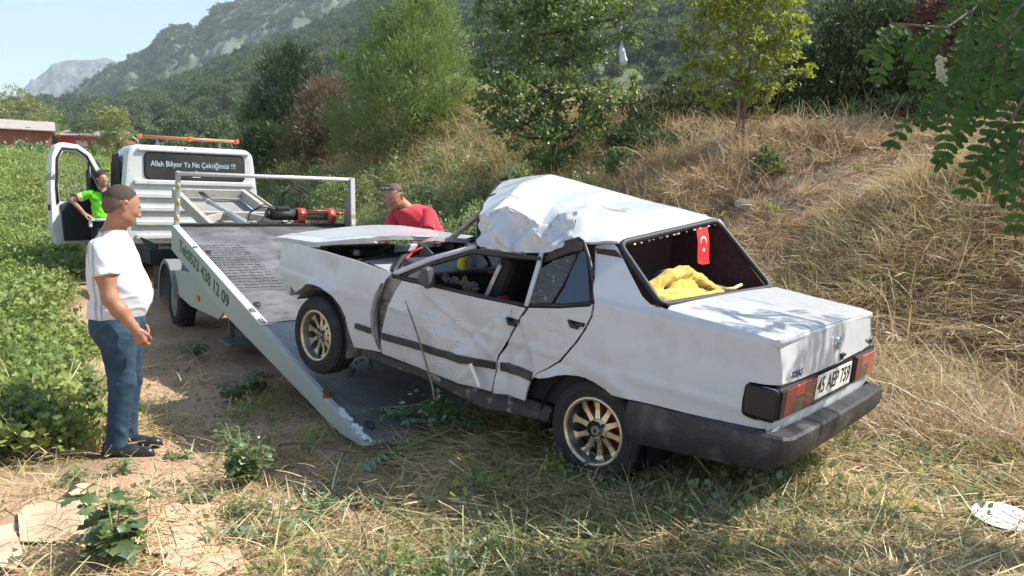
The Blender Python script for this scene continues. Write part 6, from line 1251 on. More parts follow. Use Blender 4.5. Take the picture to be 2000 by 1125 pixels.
for y,ax in ((-.09,.0),(.09,-.015)): b_.cone(V3(-.02,y,.86),.10,V3(.0+ax,y*1.05,.48),.060,.04); b_.cone(V3(.0+ax,y*1.05,.48),.058,V3(-.05,y*1.1,.09),.036,.03); b_.cone(V3(-.06,y*1.1,.08),.034,V3(.04,y*1.15,.04),.030,.03)
dh = V3(.45,.05,-.9)
sdfobj('body',[(b_,(-.32,-.36,0),(.32,.36,1.60),.011),hf,hand(wrr,V3(.30,.02,-.95),V3(.1,1,.05),V3(1,0,.4),1.15,.93),hand(wrl,V3(.42,0,-.9),V3(.1,-1,.05),V3(1,0,.4),.7)],M_skin,pm)
face_parts(T,Rm,pm,1.06,hairm=M_hairg); hair(hc,hr,1.06,1.04,M_hairg,pm,low=-.04,front=.022,grow=.0012); hair(hc,hr,1.06,1.04,M_stub,pm,low=-.085,front=.012,grow=0,fade=1)
ts = SDF(); ts.ell((-.06,0,1.30),(.135,.215,.125),.05); ts.ell((-.045,0,1.17),(.165,.21,.20),.06); ts.ell((.0,0,1.05),(.172,.19,.17),.07); ts.ell((-.05,0,.94),(.165,.195,.14),.05); ts.cone(V3(-.05,0,1.42),.09,V3(-.06,0,1.36),.11,.04)
for a,e_ in ((shr,elr),(shl,ell_)): ts.cone(a*1.0,.078,a*.75+e_*.25,.080,.04)
ts.ell((-.045,0,1.50),(.085,.085,.060),.01,sub=True)
ts.disp(lambda X: -.0055*np.maximum(0,np.sin(X[:,2]*75+5*X[:,0]+3*np.sin(X[:,1]*14)))**3*np.exp(-((X[:,2]-1.0)/.10)**2) + .0045*np.sin(X[:,0]*34+X[:,2]*22+2*np.sin(X[:,2]*17))*np.sin(X[:,1]*26+X[:,2]*15)*np.exp(-((X[:,2]-1.12)/.22)**2)); ts.cut((0,0,.850),(-.10,0,-1))
sl_ = [(ts,(-.34,-.34,.84),(.34,.34,1.50),.009)]
for a,e_ in ((shr,elr),(shl,ell_)):
    q = SDF(); d = (e_-a)/np.linalg.norm(e_-a); q.cone(a,.082,a+d*.20,.084,.02); q.cut(a+d*.165,d); q.disp(lambda X: .004*np.sin(X[:,2]*60+X[:,0]*30)*np.sin(X[:,0]*45)); sl_.append((q,np.minimum(a,e_)-.12,np.maximum(a,e_)+.12,.009))
sdfobj('t_shirt',sl_,M_tee,pm)
jn = SDF(); jn.ell((-.045,0,.90),(.155,.185,.12),.04); jn.ell((-.085,-.08,.83),(.105,.095,.11),.05); jn.ell((-.085,.08,.83),(.105,.095,.11),.05); jn.ell((.0,0,.86),(.12,.15,.09),.05)
for y,ax in ((-.095,.0),(.095,-.015)): jn.cone(V3(-.02,y,.80),.116,V3(.0+ax,y*1.05,.48),.080,.04); jn.cone(V3(.0+ax,y*1.05,.48),.079,V3(-.045,y*1.1,.07),.064,.03)
jn.disp(lambda X: .005*np.maximum(0,np.sin(X[:,2]*58+22*X[:,0]+9*X[:,1]+1.5*np.sin(X[:,2]*23)))**2*np.sin(X[:,2]*13+X[:,0]*30+X[:,1]*25)*(.5+np.exp(-((X[:,2]-.46)/.08)**2)+1.6*np.exp(-((X[:,2]-.13)/.09)**2)+1.2*np.exp(-((X[:,2]-.76)/.06)**2))); jn.cut((0,0,.058),(0,0,-1)); jn.cut((0,0,.965),(0,0,1))
sdfobj('jeans',[(jn,(-.30,-.30,.03),(.25,.30,1.0),.010)],M_jean,pm)
bk = MB(); bk.box((-.115,-.085,.80),(.004,.11,.13),rot=(0,.1,.35),bev=.002); bk.build('back_pocket', M_jean, pm)
shoe(pm, V3(-.095,-.105,0), V3(.195,-.14,0), M_shoe); shoe(pm, V3(-.095,.10,0), V3(.19,.085,0), M_shoe)
# ---------------------------------------------------------------- officer at the cab door
po_x,po_y = -6.56,12.5; po = empty('person',(po_x,po_y,.37),R(-62)); tag(po,'policeman in lime green polo with hand on hip, leaning in the open cab doorway','person')
hc = V3(-.03,0,1.645); hr = (0,R(-2),R(18)); s = SDF(); T,Rm = head(s,hc,hr); s.cone(V3(-.05,0,1.56),.052,V3(-.06,0,1.44),.060,.03)
hf = (s, hc-.16, hc+.15, .0065); b_ = SDF(); b_.cone(V3(-.05,0,1.50),.055,V3(-.06,0,1.38),.08,.03); b_.ell((-.05,0,1.25),(.11,.17,.20),.04); b_.ell((-.02,0,1.02),(.11,.15,.14),.05)
shr,elr,wrr = V3(-.05,-.185,1.40), V3(-.10,-.44,1.30), V3(.04,-.26,1.08); shl,ell_,wrl = V3(-.05,.185,1.40), V3(-.08,.27,1.12), V3(.06,.28,.90)
for a,e_,w_ in ((shr,elr,wrr),(shl,ell_,wrl)): b_.cone(a,.050,e_,.040,.03); b_.cone(e_,.041,w_,.027,.03)
for y in (-.09,.09): b_.cone(V3(-.0,y,.90),.09,V3(.02,y,.48),.055,.04); b_.cone(V3(.02,y,.48),.052,V3(0,y,.08),.035,.03); b_.cone(V3(0,y,.06),.034,V3(.10,y,.04),.028,.02)
sdfobj('body',[(b_,(-.3,-.5,0),(.3,.4,1.6),.014),hf,hand(wrr,V3(.35,.75,-.35),V3(0,.3,-1),V3(.6,-.2,.4),.6),hand(wrl,V3(.2,0,-.95),V3(0,-1,0),V3(1,0,0),.5)],M_skin2,po)
face_parts(T,Rm,po); hair(hc,hr,1.,1.,M_hair,po,low=-.03,front=.06,grow=.010)
M_lime = mat('lime_polo',(.16,.66,.02),.8,bump=(150,.15)); M_navy = mat('navy_cloth',(.012,.014,.024),.85,bump=(120,.2)); M_refl = mat('reflective_yellow_white',(.72,.76,.40),.5)
ts = SDF(); ts.ell((-.05,0,1.33),(.115,.19,.13),.05); ts.ell((-.04,0,1.18),(.135,.175,.19),.05); ts.ell((0,0,1.04),(.135,.165,.12),.05); ts.ell((-.04,0,1.49),(.07,.07,.045),.01,sub=True)
ts.disp(lambda X: .005*np.sin(X[:,2]*60+X[:,1]*25)*np.sin(X[:,1]*18+X[:,0]*20)); ts.cut((0,0,.99),(0,0,-1)); pr = [(ts,(-.25,-.3,.95),(.25,.3,1.5),.012)]
for a,e_ in ((shr,elr),(shl,ell_)):
    q = SDF(); d = (e_-a)/np.linalg.norm(e_-a); q.cone(a-d*.02,.068,a+d*.2,.066,.02); q.cut(a+d*.10,d); pr.append((q,np.minimum(a,e_)-.12,np.maximum(a,e_)+.12,.012))
sdfobj('polo_shirt',pr,M_lime,po); pr = []
for a,e_ in ((shr,elr),(shl,ell_)):
    q = SDF(); d = (e_-a)/np.linalg.norm(e_-a); q.cone(a,.069,a+d*.22,.068,.02); q.cut(a+d*.17,d); q.cut(a+d*.098,-d); pr.append((q,np.minimum(a,e_)-.12,np.maximum(a,e_)+.12,.012))
sdfobj('reflective_sleeve_band',pr,M_refl,po)
jn = SDF(); jn.ell((-.01,0,.95),(.13,.165,.10),.04)
for y in (-.09,.09): jn.cone(V3(0,y,.88),.105,V3(.02,y,.48),.075,.04); jn.cone(V3(.02,y,.48),.075,V3(0,y,.08),.065,.03)
jn.cut((0,0,.05),(0,0,-1)); jn.cut((0,0,1.0),(0,0,1)); sdfobj('trousers',[(jn,(-.25,-.3,.03),(.25,.3,1.02),.014)],M_navy,po)
b = MB(); b.lathe([(.975,.01),(.975,.150),(1.02,.148),(1.02,.01)],28,'z'); b.bm.transform(Matrix.Diagonal((.93,1.12,1,1))); b.build('white_belt', mat('white_belt',(.72,.72,.70),.5), po)
b = MB(); b.box((.06,-.19,.95),(.07,.05,.14),bev=.012); b.box((.09,-.16,1.00),(.05,.05,.05),bev=.01); b.build('white_holster', bpy.data.materials['white_belt'], po)
b = MB(); b.tube([(.0,.065,1.46),(.045,.035,1.445),(.058,0,1.42),(.045,-.035,1.445),(.0,-.065,1.46),(-.09,-.07,1.47),(-.12,0,1.47),(-.09,.07,1.47),(0,.065,1.46)],.017,6,caps=False); b.box((.072,0,1.37),(.012,.030,.11)); b.box((.088,.09,1.33),(.006,.04,.055),rot=(0,.1,.2)); b.build('dark_collar', M_navy, po)
text('chest_lettering','POLİS',.05,mat('grey_lettering',(.10,.16,.10),.7),po,frame((.100,-.085,1.30),(.25,.968,0),(0,0,1),(.968,-.25,0)),bold=.001)
shoe(po,V3(-.05,-.09,0),V3(.22,-.12,0),M_shoe); shoe(po,V3(-.05,.09,0),V3(.22,.12,0),M_shoe)
# ---------------------------------------------------------------- man in red bending behind the bonnet
pr_ = empty('person',(-1.02,8.02,0),0); tag(pr_,'man in red T-shirt with sunglasses on his head bending behind the open bonnet','person')
Z0 = .70; hc = V3(-.19,-.10,1.745); hr = (0,R(24),R(-112)); s = SDF(); T,Rm = head(s,hc,hr,1.05,1.06,.010)
s.cone(V3(-.15,-.05,1.70),.062,V3(-.06,.0,1.60),.075,.03); hf = (s,hc-.18,hc+.17,.0055)
b_ = SDF(); b_.cone(V3(-.12,-.03,1.66),.06,V3(-.04,0,1.58),.085,.03); b_.ell((.04,.02,1.49),(.15,.16,.13),.05); b_.ell((.12,.08,1.34),(.16,.17,.15),.05); b_.ell((.16,.14,1.22),(.15,.15,.13),.05)
shr,elr,wrr = V3(-.20,.03,1.52), V3(-.30,-.12,1.28), V3(-.26,-.34,1.12); shl,ell_,wrl = V3(.15,-.08,1.54), V3(.17,-.26,1.30), V3(.02,-.42,1.14)
for a,e_,w_ in ((shr,elr,wrr),(shl,ell_,wrl)): b_.cone(a,.054,e_,.046,.03); b_.cone(e_,.048,w_,.029,.03)
for x in (.07,.25): b_.cone(V3(x,.14,1.16),.095,V3(x-.02,.02,.98),.062,.04); b_.cone(V3(x-.02,.02,.98),.058,V3(x,.14,Z0+.09),.036,.03); b_.cone(V3(x,.14,Z0+.08),.034,V3(x-.02,.04,Z0+.04),.03,.02)
sdfobj('body',[(b_,(-.42,-.5,Z0),(.45,.42,1.75),.013),hf,hand(wrr,V3(0,-.9,-.4),V3(0,-.3,-1),V3(1,0,0),.6),hand(wrl,V3(-.3,-.8,-.4),V3(0,-.3,-1),V3(-1,0,0),.6)],M_skin,pr_)
face_parts(T,Rm,pr_,1.05); hair(hc,hr,1.05,1.06,M_stub,pr_,low=-.03,front=.015,grow=.001)
M_redc = mat('red_cotton',(.52,.025,.045),.85,bump=(150,.15),sheen=.2)
ts = SDF(); ts.ell((-.02,.0,1.555),(.19,.15,.085),.05); ts.ell((.05,.03,1.48),(.205,.205,.178),.06); ts.ell((.13,.09,1.34),(.19,.19,.16),.06); ts.ell((.17,.14,1.22),(.17,.17,.10),.05); ts.ell((-.12,-.05,1.66),(.075,.075,.05),.01,rot=(.3,-.4,0),sub=True)
ts.disp(lambda X: .005*np.sin(X[:,2]*40+X[:,0]*30)*np.sin(X[:,1]*28+X[:,0]*15)); ts.cut((0,0,1.16),(0,0,-1)); pr = [(ts,(-.3,-.3,1.1),(.45,.42,1.72),.011)]
for a,e_ in ((shr,elr),(shl,ell_)):
    q = SDF(); d = (e_-a)/np.linalg.norm(e_-a); q.cone(a-d*.03,.080,a+d*.22,.072,.02); q.cut(a+d*.17,d); pr.append((q,np.minimum(a,e_)-.13,np.maximum(a,e_)+.13,.011))
sdfobj('t_shirt',pr,M_redc,pr_)
jn = SDF(); jn.ell((.16,.14,1.16),(.16,.16,.11),.04)
for x in (.07,.25): jn.cone(V3(x,.13,1.14),.108,V3(x-.02,.02,.98),.08,.04); jn.cone(V3(x-.02,.02,.98),.08,V3(x,.14,Z0+.08),.062,.03)
jn.cut((0,0,Z0+.06),(0,0,-1)); sdfobj('trousers',[(jn,(-.2,-.2,Z0),(.45,.42,1.3),.014)],M_navy,pr_)
for x in (.07,.25): shoe(pr_,V3(x,.18,Z0-.0),V3(x-.03,-.09,Z0-.0),M_shoe)
b = MB()
for y in (1,-1): b.tube([T(.045,y*.078,.075),T(.0,y*.083,.065),T(-.03,y*.08,.045)],.004,5)
b.tube([T(.062,.068,.090),T(.078,.02,.098),T(.078,-.02,.098),T(.062,-.068,.090)],.004,5)
for y in (.036,-.036): q = T(.070,y,.100); b.tube([T(.066,y-.026,.100),T(.074,y,.102),T(.064,y+.026,.100)],[.013,.017,.013],6)
b.build('sunglasses', M_glassd, pr_)
# ================================================================ FOREGROUND THINGS
# cardboard sheets
M_card = mat('cardboard',(.60,.44,.30),.9,noise=(6,(.50,.36,.24),.4,.7),dirt=(28,(.25,.17,.10),.66,.78),bump=(40,.15))
def card(outline, lift, label, curl=lambda x,y:0, folds=()):
    o = panel('cardboard_sheet', outline, lambda x,y:(x,y,Hs(x,y)+lift+curl(x,y)), M_card, None, step=.035, thick=.006); tag(o,label,'cardboard'); return o
G = lambda px,py: tuple(W_ground(px,py))
def W_ground(px,py,z=.0):
    d = pxray(px,py); s_ = (z-CAM_Z)/d.z; return d.x*s_, d.y*s_
def poly(pts): return [W_ground(*p) for p in pts]
card(poly([(35,1010),(60,985),(180,985),(190,1000),(175,1040),(160,1075),(40,1062)]),.014,'tan cardboard sheet lying flat behind the large-leaved weed, lower left',lambda x,y:.02*math.sin(6*x+3*y)**2)
card(poly([(0,1040),(25,1030),(35,1060),(45,1105),(30,1130),(-60,1130),(-60,1050)]),.02,'torn curling cardboard piece in the bottom left corner',lambda x,y:.03*math.sin(9*x)**2)
c1 = card(poly([(290,1000),(330,992),(400,985),(420,978),(445,1010),(458,1048),(400,1062),(330,1090),(285,1090)]),.014,'creased cardboard sheet right of the large-leaved weed',lambda x,y:.012*math.sin(8*x+2)**2)
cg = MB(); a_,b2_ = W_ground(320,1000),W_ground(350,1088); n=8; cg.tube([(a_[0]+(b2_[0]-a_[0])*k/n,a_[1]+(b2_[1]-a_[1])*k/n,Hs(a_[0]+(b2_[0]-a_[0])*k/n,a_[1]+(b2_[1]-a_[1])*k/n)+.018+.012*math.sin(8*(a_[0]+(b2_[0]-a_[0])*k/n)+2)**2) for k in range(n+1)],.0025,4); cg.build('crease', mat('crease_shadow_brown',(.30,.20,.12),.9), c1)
card(poly([(330,1095),(400,1070),(465,1062),(480,1130),(480,1160),(300,1160)]),.022,'lower cardboard sheet cut by the bottom edge of the photo',lambda x,y:.02*math.sin(7*y)**2)
card(poly([(125,975),(150,958),(178,960),(165,978),(140,984)]),.03,'small bent cardboard flap beside the tiny thistle',lambda x,y:.02*math.sin(15*x)**2)
# weeds with big leaves: each big leaf its own object
def leafmesh(name, L, w, m, shape='lobed'):
    pts = []; n = 12
    for k in range(n+1):
        t = k/n; ww = w*math.sin(math.pi*min(1,t*1.02))**.7*(1+.28*math.sin(t*19) if shape=='lobed' else 1); pts.append((t*L, ww/2))
    V = []; F = []
    for (a,h_) in pts: z = -.35*a*a/L; V += [(a,h_,z+.18*h_),(a,0,z),(a,-h_,z+.18*h_)]
    for k in range(n): b=3*k; F += [(b,b+1,b+4,b+3),(b+1,b+2,b+5,b+4)]
    me = bpy.data.meshes.new(name); me.from_pydata(V,[],F); 
    for f in me.polygons: f.use_smooth = True
    at = me.attributes.new('rnd','FLOAT','POINT'); at.data.foreach_set('value', np.full(len(V), .5, np.float32)); me.materials.append(m); return me
M_mallow = leafmat('mallow_leaf',(.05,.095,.028),(.13,.20,.055),.4,gloss=.1,c3=(.26,.28,.09),c3p=.1); M_stem = mat('pale_stem',(.22,.27,.09),.6)
LM = leafmesh('leaf',.085,.075,M_mallow); LS = leafmesh('leaf',.045,.016,M_mallow,'plain')
def plant(px,py,h,rad,nst,nl,lm,label,lsc=(.5,1.25),z=0):
    x,y = W_ground(px,py,z); t = empty('leafy_plant',(x,y,Hs(x,y)-.005)); tag(t,label,'plant'); st = MB(); k_ = 0
    for s_ in range(nst):
        a = random.uniform(0,6.28); r_ = rad*random.uniform(.2,1); hh = h*random.uniform(.55,1.05); P = [Vector((0,0,0)),Vector((.4*r_*math.cos(a),.4*r_*math.sin(a),hh*.5)),Vector((r_*math.cos(a),r_*math.sin(a),hh))]; st.tube(P,[.006,.004,.0025],5)
        for q in range(nl//nst):
            t_ = random.uniform(.2,1); p = P[1].lerp(P[2],(t_-.5)*2) if t_>.5 else P[0].lerp(P[1],t_*2); az = random.uniform(0,6.28); o = bpy.data.objects.new('leaf', lm); COL.objects.link(o); o.parent = t; sc_ = random.uniform(*lsc)*(1.15-.4*t_); pl_ = random.uniform(.02,.06); 
            o.location = p+Vector((math.cos(az),math.sin(az),.3))*pl_; o.rotation_euler = (random.uniform(-.5,.5),random.uniform(-.5,.35),az); o.scale = (sc_,)*3; st.tube([p,o.location],[.0022,.0016],3)
    o = st.build('stems', M_stem, t); return t
plant(225,1105,.38,.20,7,110,LM,'large-leaved mallow weed growing through the cardboard, lower left',(.55,1.25))
plant(480,940,.38,.17,14,230,LM,'dense bushy green weed standing alone on the bare track',(.3,.75))
plant(455,880,.16,.10,5,60,LS,'tiny narrow-leaved sprig behind the bushy weed')
plant(150,945,.12,.08,6,60,LS,'small grey-green thistle seedling left of the black shoes')
plant(240,925,.10,.09,5,40,LS,'wispy little plant just below the shoes of the man in white')
plant(350,890,.07,.10,5,34,LM,'low wilting leaves to the right of the loafers',(.2,.5))
plant(390,985,.08,.09,5,36,LM,'small flat weed between the cardboard and the bushy weed',(.3,.6))
plant(470,1010,.14,.12,9,90,LS,'narrow-leaved green tuft above the lower cardboard edge')
plant(460,790,.26,.18,9,130,LM,'dark weed in the shade under the raised ramp rail',(.3,.7))
plant(510,770,.22,.15,7,100,LM,'second shaded weed deeper under the ramp',(.3,.7))
plant(380,700,.22,.16,7,90,LM,'shaded weed beside the truck rear wheel',(.3,.7))
plant(90,880,.35,.22,9,120,LM,'big-leaved weed at the front corner of the field',(.5,1.2))
plant(20,890,.40,.24,9,120,LM,'big-leaved weed cut by the left edge of the photo',(.5,1.2))
plant(170,800,.30,.2,8,100,LM,'leafy weed at the edge of the field behind the legs of the man in white',(.4,1.0))
# fallen locust sprigs: leaflets one by one
M_loc = leafmat('wilting_locust_leaflet',(.085,.16,.07),(.20,.30,.15),.35,gloss=.14,rough=.35); M_locd = leafmat('locust_leaflet',(.024,.070,.012),(.06,.13,.022),.45,gloss=.02,rough=.5)
def ovalmesh(nm,m,L=.042,w=.022):
    V=[];F=[];n=6
    for k in range(n+1): t=k/n; ww=w*math.sin(math.pi*(.06+.9*t))**.6/2; z=-.12*L*math.sin(t*3); V += [(t*L,ww,z+.25*ww),(t*L,0,z),(t*L,-ww,z+.25*ww)]
    for k in range(n): b=3*k; F += [(b,b+1,b+4,b+3),(b+1,b+2,b+5,b+4)]
    me = bpy.data.meshes.new(nm); me.from_pydata(V,[],F); 
    for f in me.polygons: f.use_smooth=True
    at = me.attributes.new('rnd','FLOAT','POINT'); at.data.foreach_set('value', np.full(len(V), .5, np.float32)); me.materials.append(m); return me
OV = ovalmesh('leaflet',M_loc); OVD = ovalmesh('leaflet',M_locd)
def compound(parent, p0, d, up, n, L, me, droop=.3, jit=.25, sc=1.):
    """one pinnate leaf: leaflet objects parented to the thing; returns rachis points"""
    d = Vector(d).normalized(); up = Vector(up); pts = [Vector(p0)]; cur = d.copy(); st = L/(n/2)
    for k in range(n//2+1):
        cur = (cur+Vector((0,0,-droop*.18))).normalized(); pts.append(pts[-1]+cur*st)
    for k in range(1,n//2+1):
        side = cur.cross(up).normalized(); dd = (pts[min(k+1,len(pts)-1)]-pts[k-1]).normalized(); side = dd.cross(up).normalized(); nn = side.cross(dd)
        for s_ in ((1,-1) if k<n//2 else (1,-1,0)):
            x = (side*s_+dd*(.35 if s_ else 1)+nn*random.uniform(-jit,jit)+Vector((0,0,-droop*.25))).normalized(); y = nn.cross(x).normalized(); z = x.cross(y); o = bpy.data.objects.new('leaflet', me); COL.objects.link(o); o.parent = parent; q = sc*random.uniform(.8,1.15)
            o.matrix_local = Matrix(((x.x*q,y.x*q,z.x*q,pts[k].x),(x.y*q,y.y*q,z.y*q,pts[k].y),(x.z*q,y.z*q,z.z*q,pts[k].z),(0,0,0,1)))
    return pts
def sprig(pxs, label, nleaf=6, z=.02, zf=None, L=.2, sc=1., stem=True):
    P = []
    for (px,py,*zz) in pxs: zz = zz[0] if zz else None; x,y = W_ground(px,py,zz or 0); P.append(Vector((x,y,(zz if zz is not None else Hs(x,y)+z+.035))))
    t = empty('locust_sprig', P[0]); tag(t,label,'sprig','green locust sprigs broken off around the ramp'); Q = [p-P[0] for p in P]; b = MB(); b.tube(Q,[.006]+[.005]*(len(Q)-2)+[.003],6)
    for k in range(nleaf):
        f_ = k/(nleaf-1)*(len(Q)-1.01); i = int(f_); p = Q[i].lerp(Q[i+1],f_-i); a = random.uniform(0,6.28); 
        r_ = compound(t,p,(math.cos(a),math.sin(a),random.uniform(.1,.5)),(random.uniform(-.3,.3),random.uniform(-.3,.3),1),random.choice([8,10,12]),L*random.uniform(.8,1.1),OV,.5,.5,sc); b.tube(r_,.0015,3)
    b.build('stem', M_stem, t); return t
sprig([(735,960,.02),(690,985),(640,1010),(600,1060)],'wilted locust sprig lying on the earth below the ramp tip',9,sc=1.15)
sprig([(650,930,.05),(660,960),(620,1000),(560,1010)],'locust sprig with pale undersides left of the fallen branch',7,sc=1.15)
sprig([(520,1000),(490,1040),(480,1060)],'short locust sprig near the cardboard',5,sc=1.15)
sprig([(860,760,.34),(820,790,.30),(770,795,.24),(735,795,.20)],'locust sprig draped over the ramp under the front door',9,sc=1.25,L=.24)
sprig([(870,775,.34),(850,810,.24),(840,860,.14),(830,900,.10)],'locust sprig hanging down past the ramp edge',9,sc=1.2,L=.24)
sprig([(900,800,.30),(880,840,.22),(800,870,.16),(745,890,.12)],'darker locust sprig across the foot of the ramp',8,sc=1.2,L=.24)
sprig([(930,1085),(950,1110),(990,1140)],'locust sprig cut by the bottom edge, centre',3)
for q_,(px,py,z,n_,lab) in enumerate([(850,800,.30,150,'dark leafy clump caught on the ramp under the front door'),(700,715,.36,70,'dark weed on the bed behind the front wheel'),(905,835,.18,110,'leafy clump under the sill between the wheels')]):
    x,y = W_ground(px,py,z); t = empty('leafy_plant',(x,y,z-.08)); tag(t,lab,'plant'); st = MB()
    for k in range(n_):
        d = Vector((random.gauss(0,.10),random.gauss(0,.08),abs(random.gauss(.06,.06)))); o = bpy.data.objects.new('leaf', OV); COL.objects.link(o); o.parent = t; o.location = d; o.rotation_euler = (random.uniform(-1,1),random.uniform(-.8,.8),random.uniform(0,6.28)); o.scale = (random.uniform(.7,1.4),)*3
        if k%4==0: st.tube([(0,0,0),d*.6+Vector((.01,0,0)),d],.003,3)
    st.build('stems', M_stem, t)
# fallen sticks
def stick(P, r, label, m=None, nm='fallen_branch'):
    b = MB(); Q = [Vector((*W_ground(px,py,z or 0), (z if z is not None else 0))) for px,py,z in P]
    for q,(px,py,z) in zip(Q,P):
        if z is None: q.z = Hs(q.x,q.y)+r
    b.tube(Q,[r*(1-.5*k/(len(Q)-1)) for k in range(len(Q))],7); o = b.build(nm, m or mat('reddish_bark',(.30,.19,.13),.85,noise=(20,(.20,.12,.08),.4,.7)), None); tag(o,label,'branch'); return o
stick([(855,1012,None),(790,1005,None),(720,998,None),(690,992,None)],.012,'reddish brown fallen branch lying on the straw, lower centre')
stick([(860,990,None),(800,985,None),(730,985,None),(690,975,.06)],.008,'thinner branch parallel to the reddish brown one')
stick([(545,868,.12),(600,865,.14),(660,880,.16),(700,885,.14),(770,872,.16)],.007,'thin grey stick crossing in front of the ramp tip',M_bark)
stick([(725,930,None),(745,900,.10),(765,875,.15)],.006,'short forked stick rising beside the ramp tip',M_bark)
# white plate, rubbish, stones
x,y = W_ground(1950,1098); b = MB(); b.lathe([(.012,.004),(.010,.085),(.016,.10),(.030,.125),(.034,.128),(.032,.123),(.020,.098),(.016,.083),(.0155,.004)],40,'z'); o = b.build('disposable_plate', mat('white_foam',(.74,.75,.75),.5), None); o.location = (x,y,Hs(x,y)+.072); o.rotation_euler = (.13,-.08,.4); tag(o,'round white disposable plate lying in the straw at the bottom right','plate')
def Wb(px,py):   # pixel onto the real ground surface by marching
    d = pxray(px,py); t_ = 2.0
    while t_ < 60:
        p = Vector((0,0,CAM_Z))+d*t_
        if p.z < Hs(p.x,p.y): return p
        t_ += .02
    return p
M_st = mat('pale_stone',(.34,.31,.27),.9,noise=(8,(.22,.19,.16),.4,.7),bump=(20,.6)); M_pls = mat('white_plastic',(.72,.74,.76),.4,trans=0)
for px,py,s_,lab,ic in [(1963,760,.11,'grey stone at the right edge beside the straw',0),(1905,775,.09,'flat grey stone left of the larger one',0),(1870,650,.13,'pale crumbly rock below the straw clump',0),(1815,668,.07,'small stone in front of the pale rock',0),(1740,505,.07,'stone half buried in the dry bank',0),(1455,400,.16,'dark lump of earth showing behind the rear window',0),(1560,470,.08,'brown stone in the dry grass right of the rear window',0)]:
    p = Wb(px,py); V,F = SDF().ell((0,0,0),(s_,s_*.75,s_*.5)).disp(lambda X: s_*.12*np.sin(X[:,0]*11/s_*.6+px)*np.sin(X[:,1]*9/s_*.6)*np.sin(X[:,2]*9/s_)).mesh((-s_*1.3,)*3,(s_*1.3,)*3,s_*.14); o = link('stone', fastmesh('stone',V,[F],smooth=True), M_st); o.location = p; o.rotation_euler = (random.random()*.4,0,random.random()*3); tag(o,lab,'stone')
for px,py,s_,lab in [(1920,553,.05,'scrap of white plastic at the right, above the pale rock'),(1975,523,.05,'small white scrap by the right edge'),(1900,355,.035,'tiny white scrap high on the bank'),(1760,305,.06,'crumpled white litter in the shade of the thicket'),(1865,630,.05,'bluish plastic scrap beside the pale rock'),(1810,1000,.03,'pale paper scrap in the straw'),(1715,485,.03,'white flake on the bank')]:
    p = Wb(px,py); b = MB(); n=7; c_ = b.bm.verts.new((0,0,s_*.5)); ring_ = [b.bm.verts.new((s_*math.cos(k*6.28/n)*random.uniform(.6,1.2),s_*.6*math.sin(k*6.28/n)*random.uniform(.6,1.2),random.uniform(0,s_*.5))) for k in range(n)]
    for k in range(n): b.bm.faces.new((c_,ring_[k],ring_[(k+1)%n]))
    o = b.build('plastic_scrap', M_pls, None); so = o.modifiers.new('t','SOLIDIFY'); so.thickness = .003; o.location = p+Vector((0,0,.02)); tag(o,lab,'litter')
p = Wb(1678,392); b = MB(); b.box((0,0,0),(.26,.035,.012),rot=(0,0,0)); b.box((0,.02,.01),(.26,.008,.02)); o = b.build('metal_strip', mat('bare_aluminium',(.5,.5,.5),.35,metal=.9), None); o.location = p+Vector((0,0,.05)); o.rotation_euler = (0,-.45,.5); tag(o,'bent silver metal strip on the upper bank','metal strip')
# plastic bag in the tree
p = W(1213,100,14.9); q = SDF(); q.cone(V3(0,0,.16),.018,V3(.02,0,-.02),.055,.03); q.cone(V3(.02,0,-.02),.055,V3(.045,0,-.15),.075,.04); q.disp(lambda X:.012*np.sin(X[:,0]*70+X[:,2]*10)*np.sin(X[:,1]*60)); V,F = q.mesh((-.15,-.15,-.3),(.2,.15,.25),.015); o = link('plastic_bag', fastmesh('plastic_bag',V,[F],smooth=True), mat('milky_plastic',(.68,.70,.74),.35,trans=.1)); o.location = p; o.scale=(1,1,1.15); tag(o,'torn white plastic bag hanging from a branch of the leafy tree','plastic bag')
# seed heads of thistle
M_th = leafmat('dry_thistle',(.50,.33,.14),(.70,.50,.26),.3)
for k,(px,py) in enumerate([(1228,343),(1333,345),(1355,345),(1352,360),(1305,350),(1233,352),(1738,545),(968,892),(870,1010)]):
    p = Wb(px,py+14); t = empty('dry_thistle', p); tag(t,['leftmost dry orange thistle head above the white roof','orange thistle head left of a close pair on the bank','orange thistle head at the right of the close pair','lowest of the orange thistle heads on the bank','orange thistle head between the single one and the pair','second dry thistle head from the left above the roof'][k] if k<6 else ['dry thistle head in front of the golden clump','round dry seed head in the shade near the ramp foot','pale seed head beside the fallen branch'][k-6],'thistle','dry thistle heads on the bank' if k<6 else None)
    h_ = .22 if k<7 else .08; b = MB(); b.tube([(0,0,-.02),(.01,0,h_)],.004,4); b.build('stem', M_stem if k>6 else M_bark, t); D = rand_dirs(60,.4); V,F,r = leaves(np.tile([[.01,0,h_]],(60,1)), D, (.055 if k<7 else .022), .18, .1); link('seed_head', fastmesh('seed_head',V,[F],rnd=r), M_th, t)
# golden long-grass clump on the bank
kk = []
cl_ = empty('golden_grass_clump'); pc = Wb(1800,530); cl_.location = pc; tag(cl_,'drooping mound of long golden grass on the bank at the right','grass clump')
Vs = []
for k in range(38):
    off = (rng.normal(0,.45),rng.normal(0,.20)); V,F,r = blades(70,.55,.0045,(.7,.3),.06,500+k,segs=5,curl=.8); V[:,0] = V[:,0]*1+off[0]; V[:,1] += off[1]; V[:,2] += Hs(pc.x+off[0],pc.y+off[1])-pc.z; Vs.append((V,F,r))
V,F,r = merge(Vs); o = link('grass_blades', fastmesh('grass_blades',V,[F],rnd=r), leafmat('long_golden_grass',(.36,.26,.11),(.66,.52,.28),.25,c3=(.78,.68,.42),c3p=.2), cl_); o['kind']='stuff'
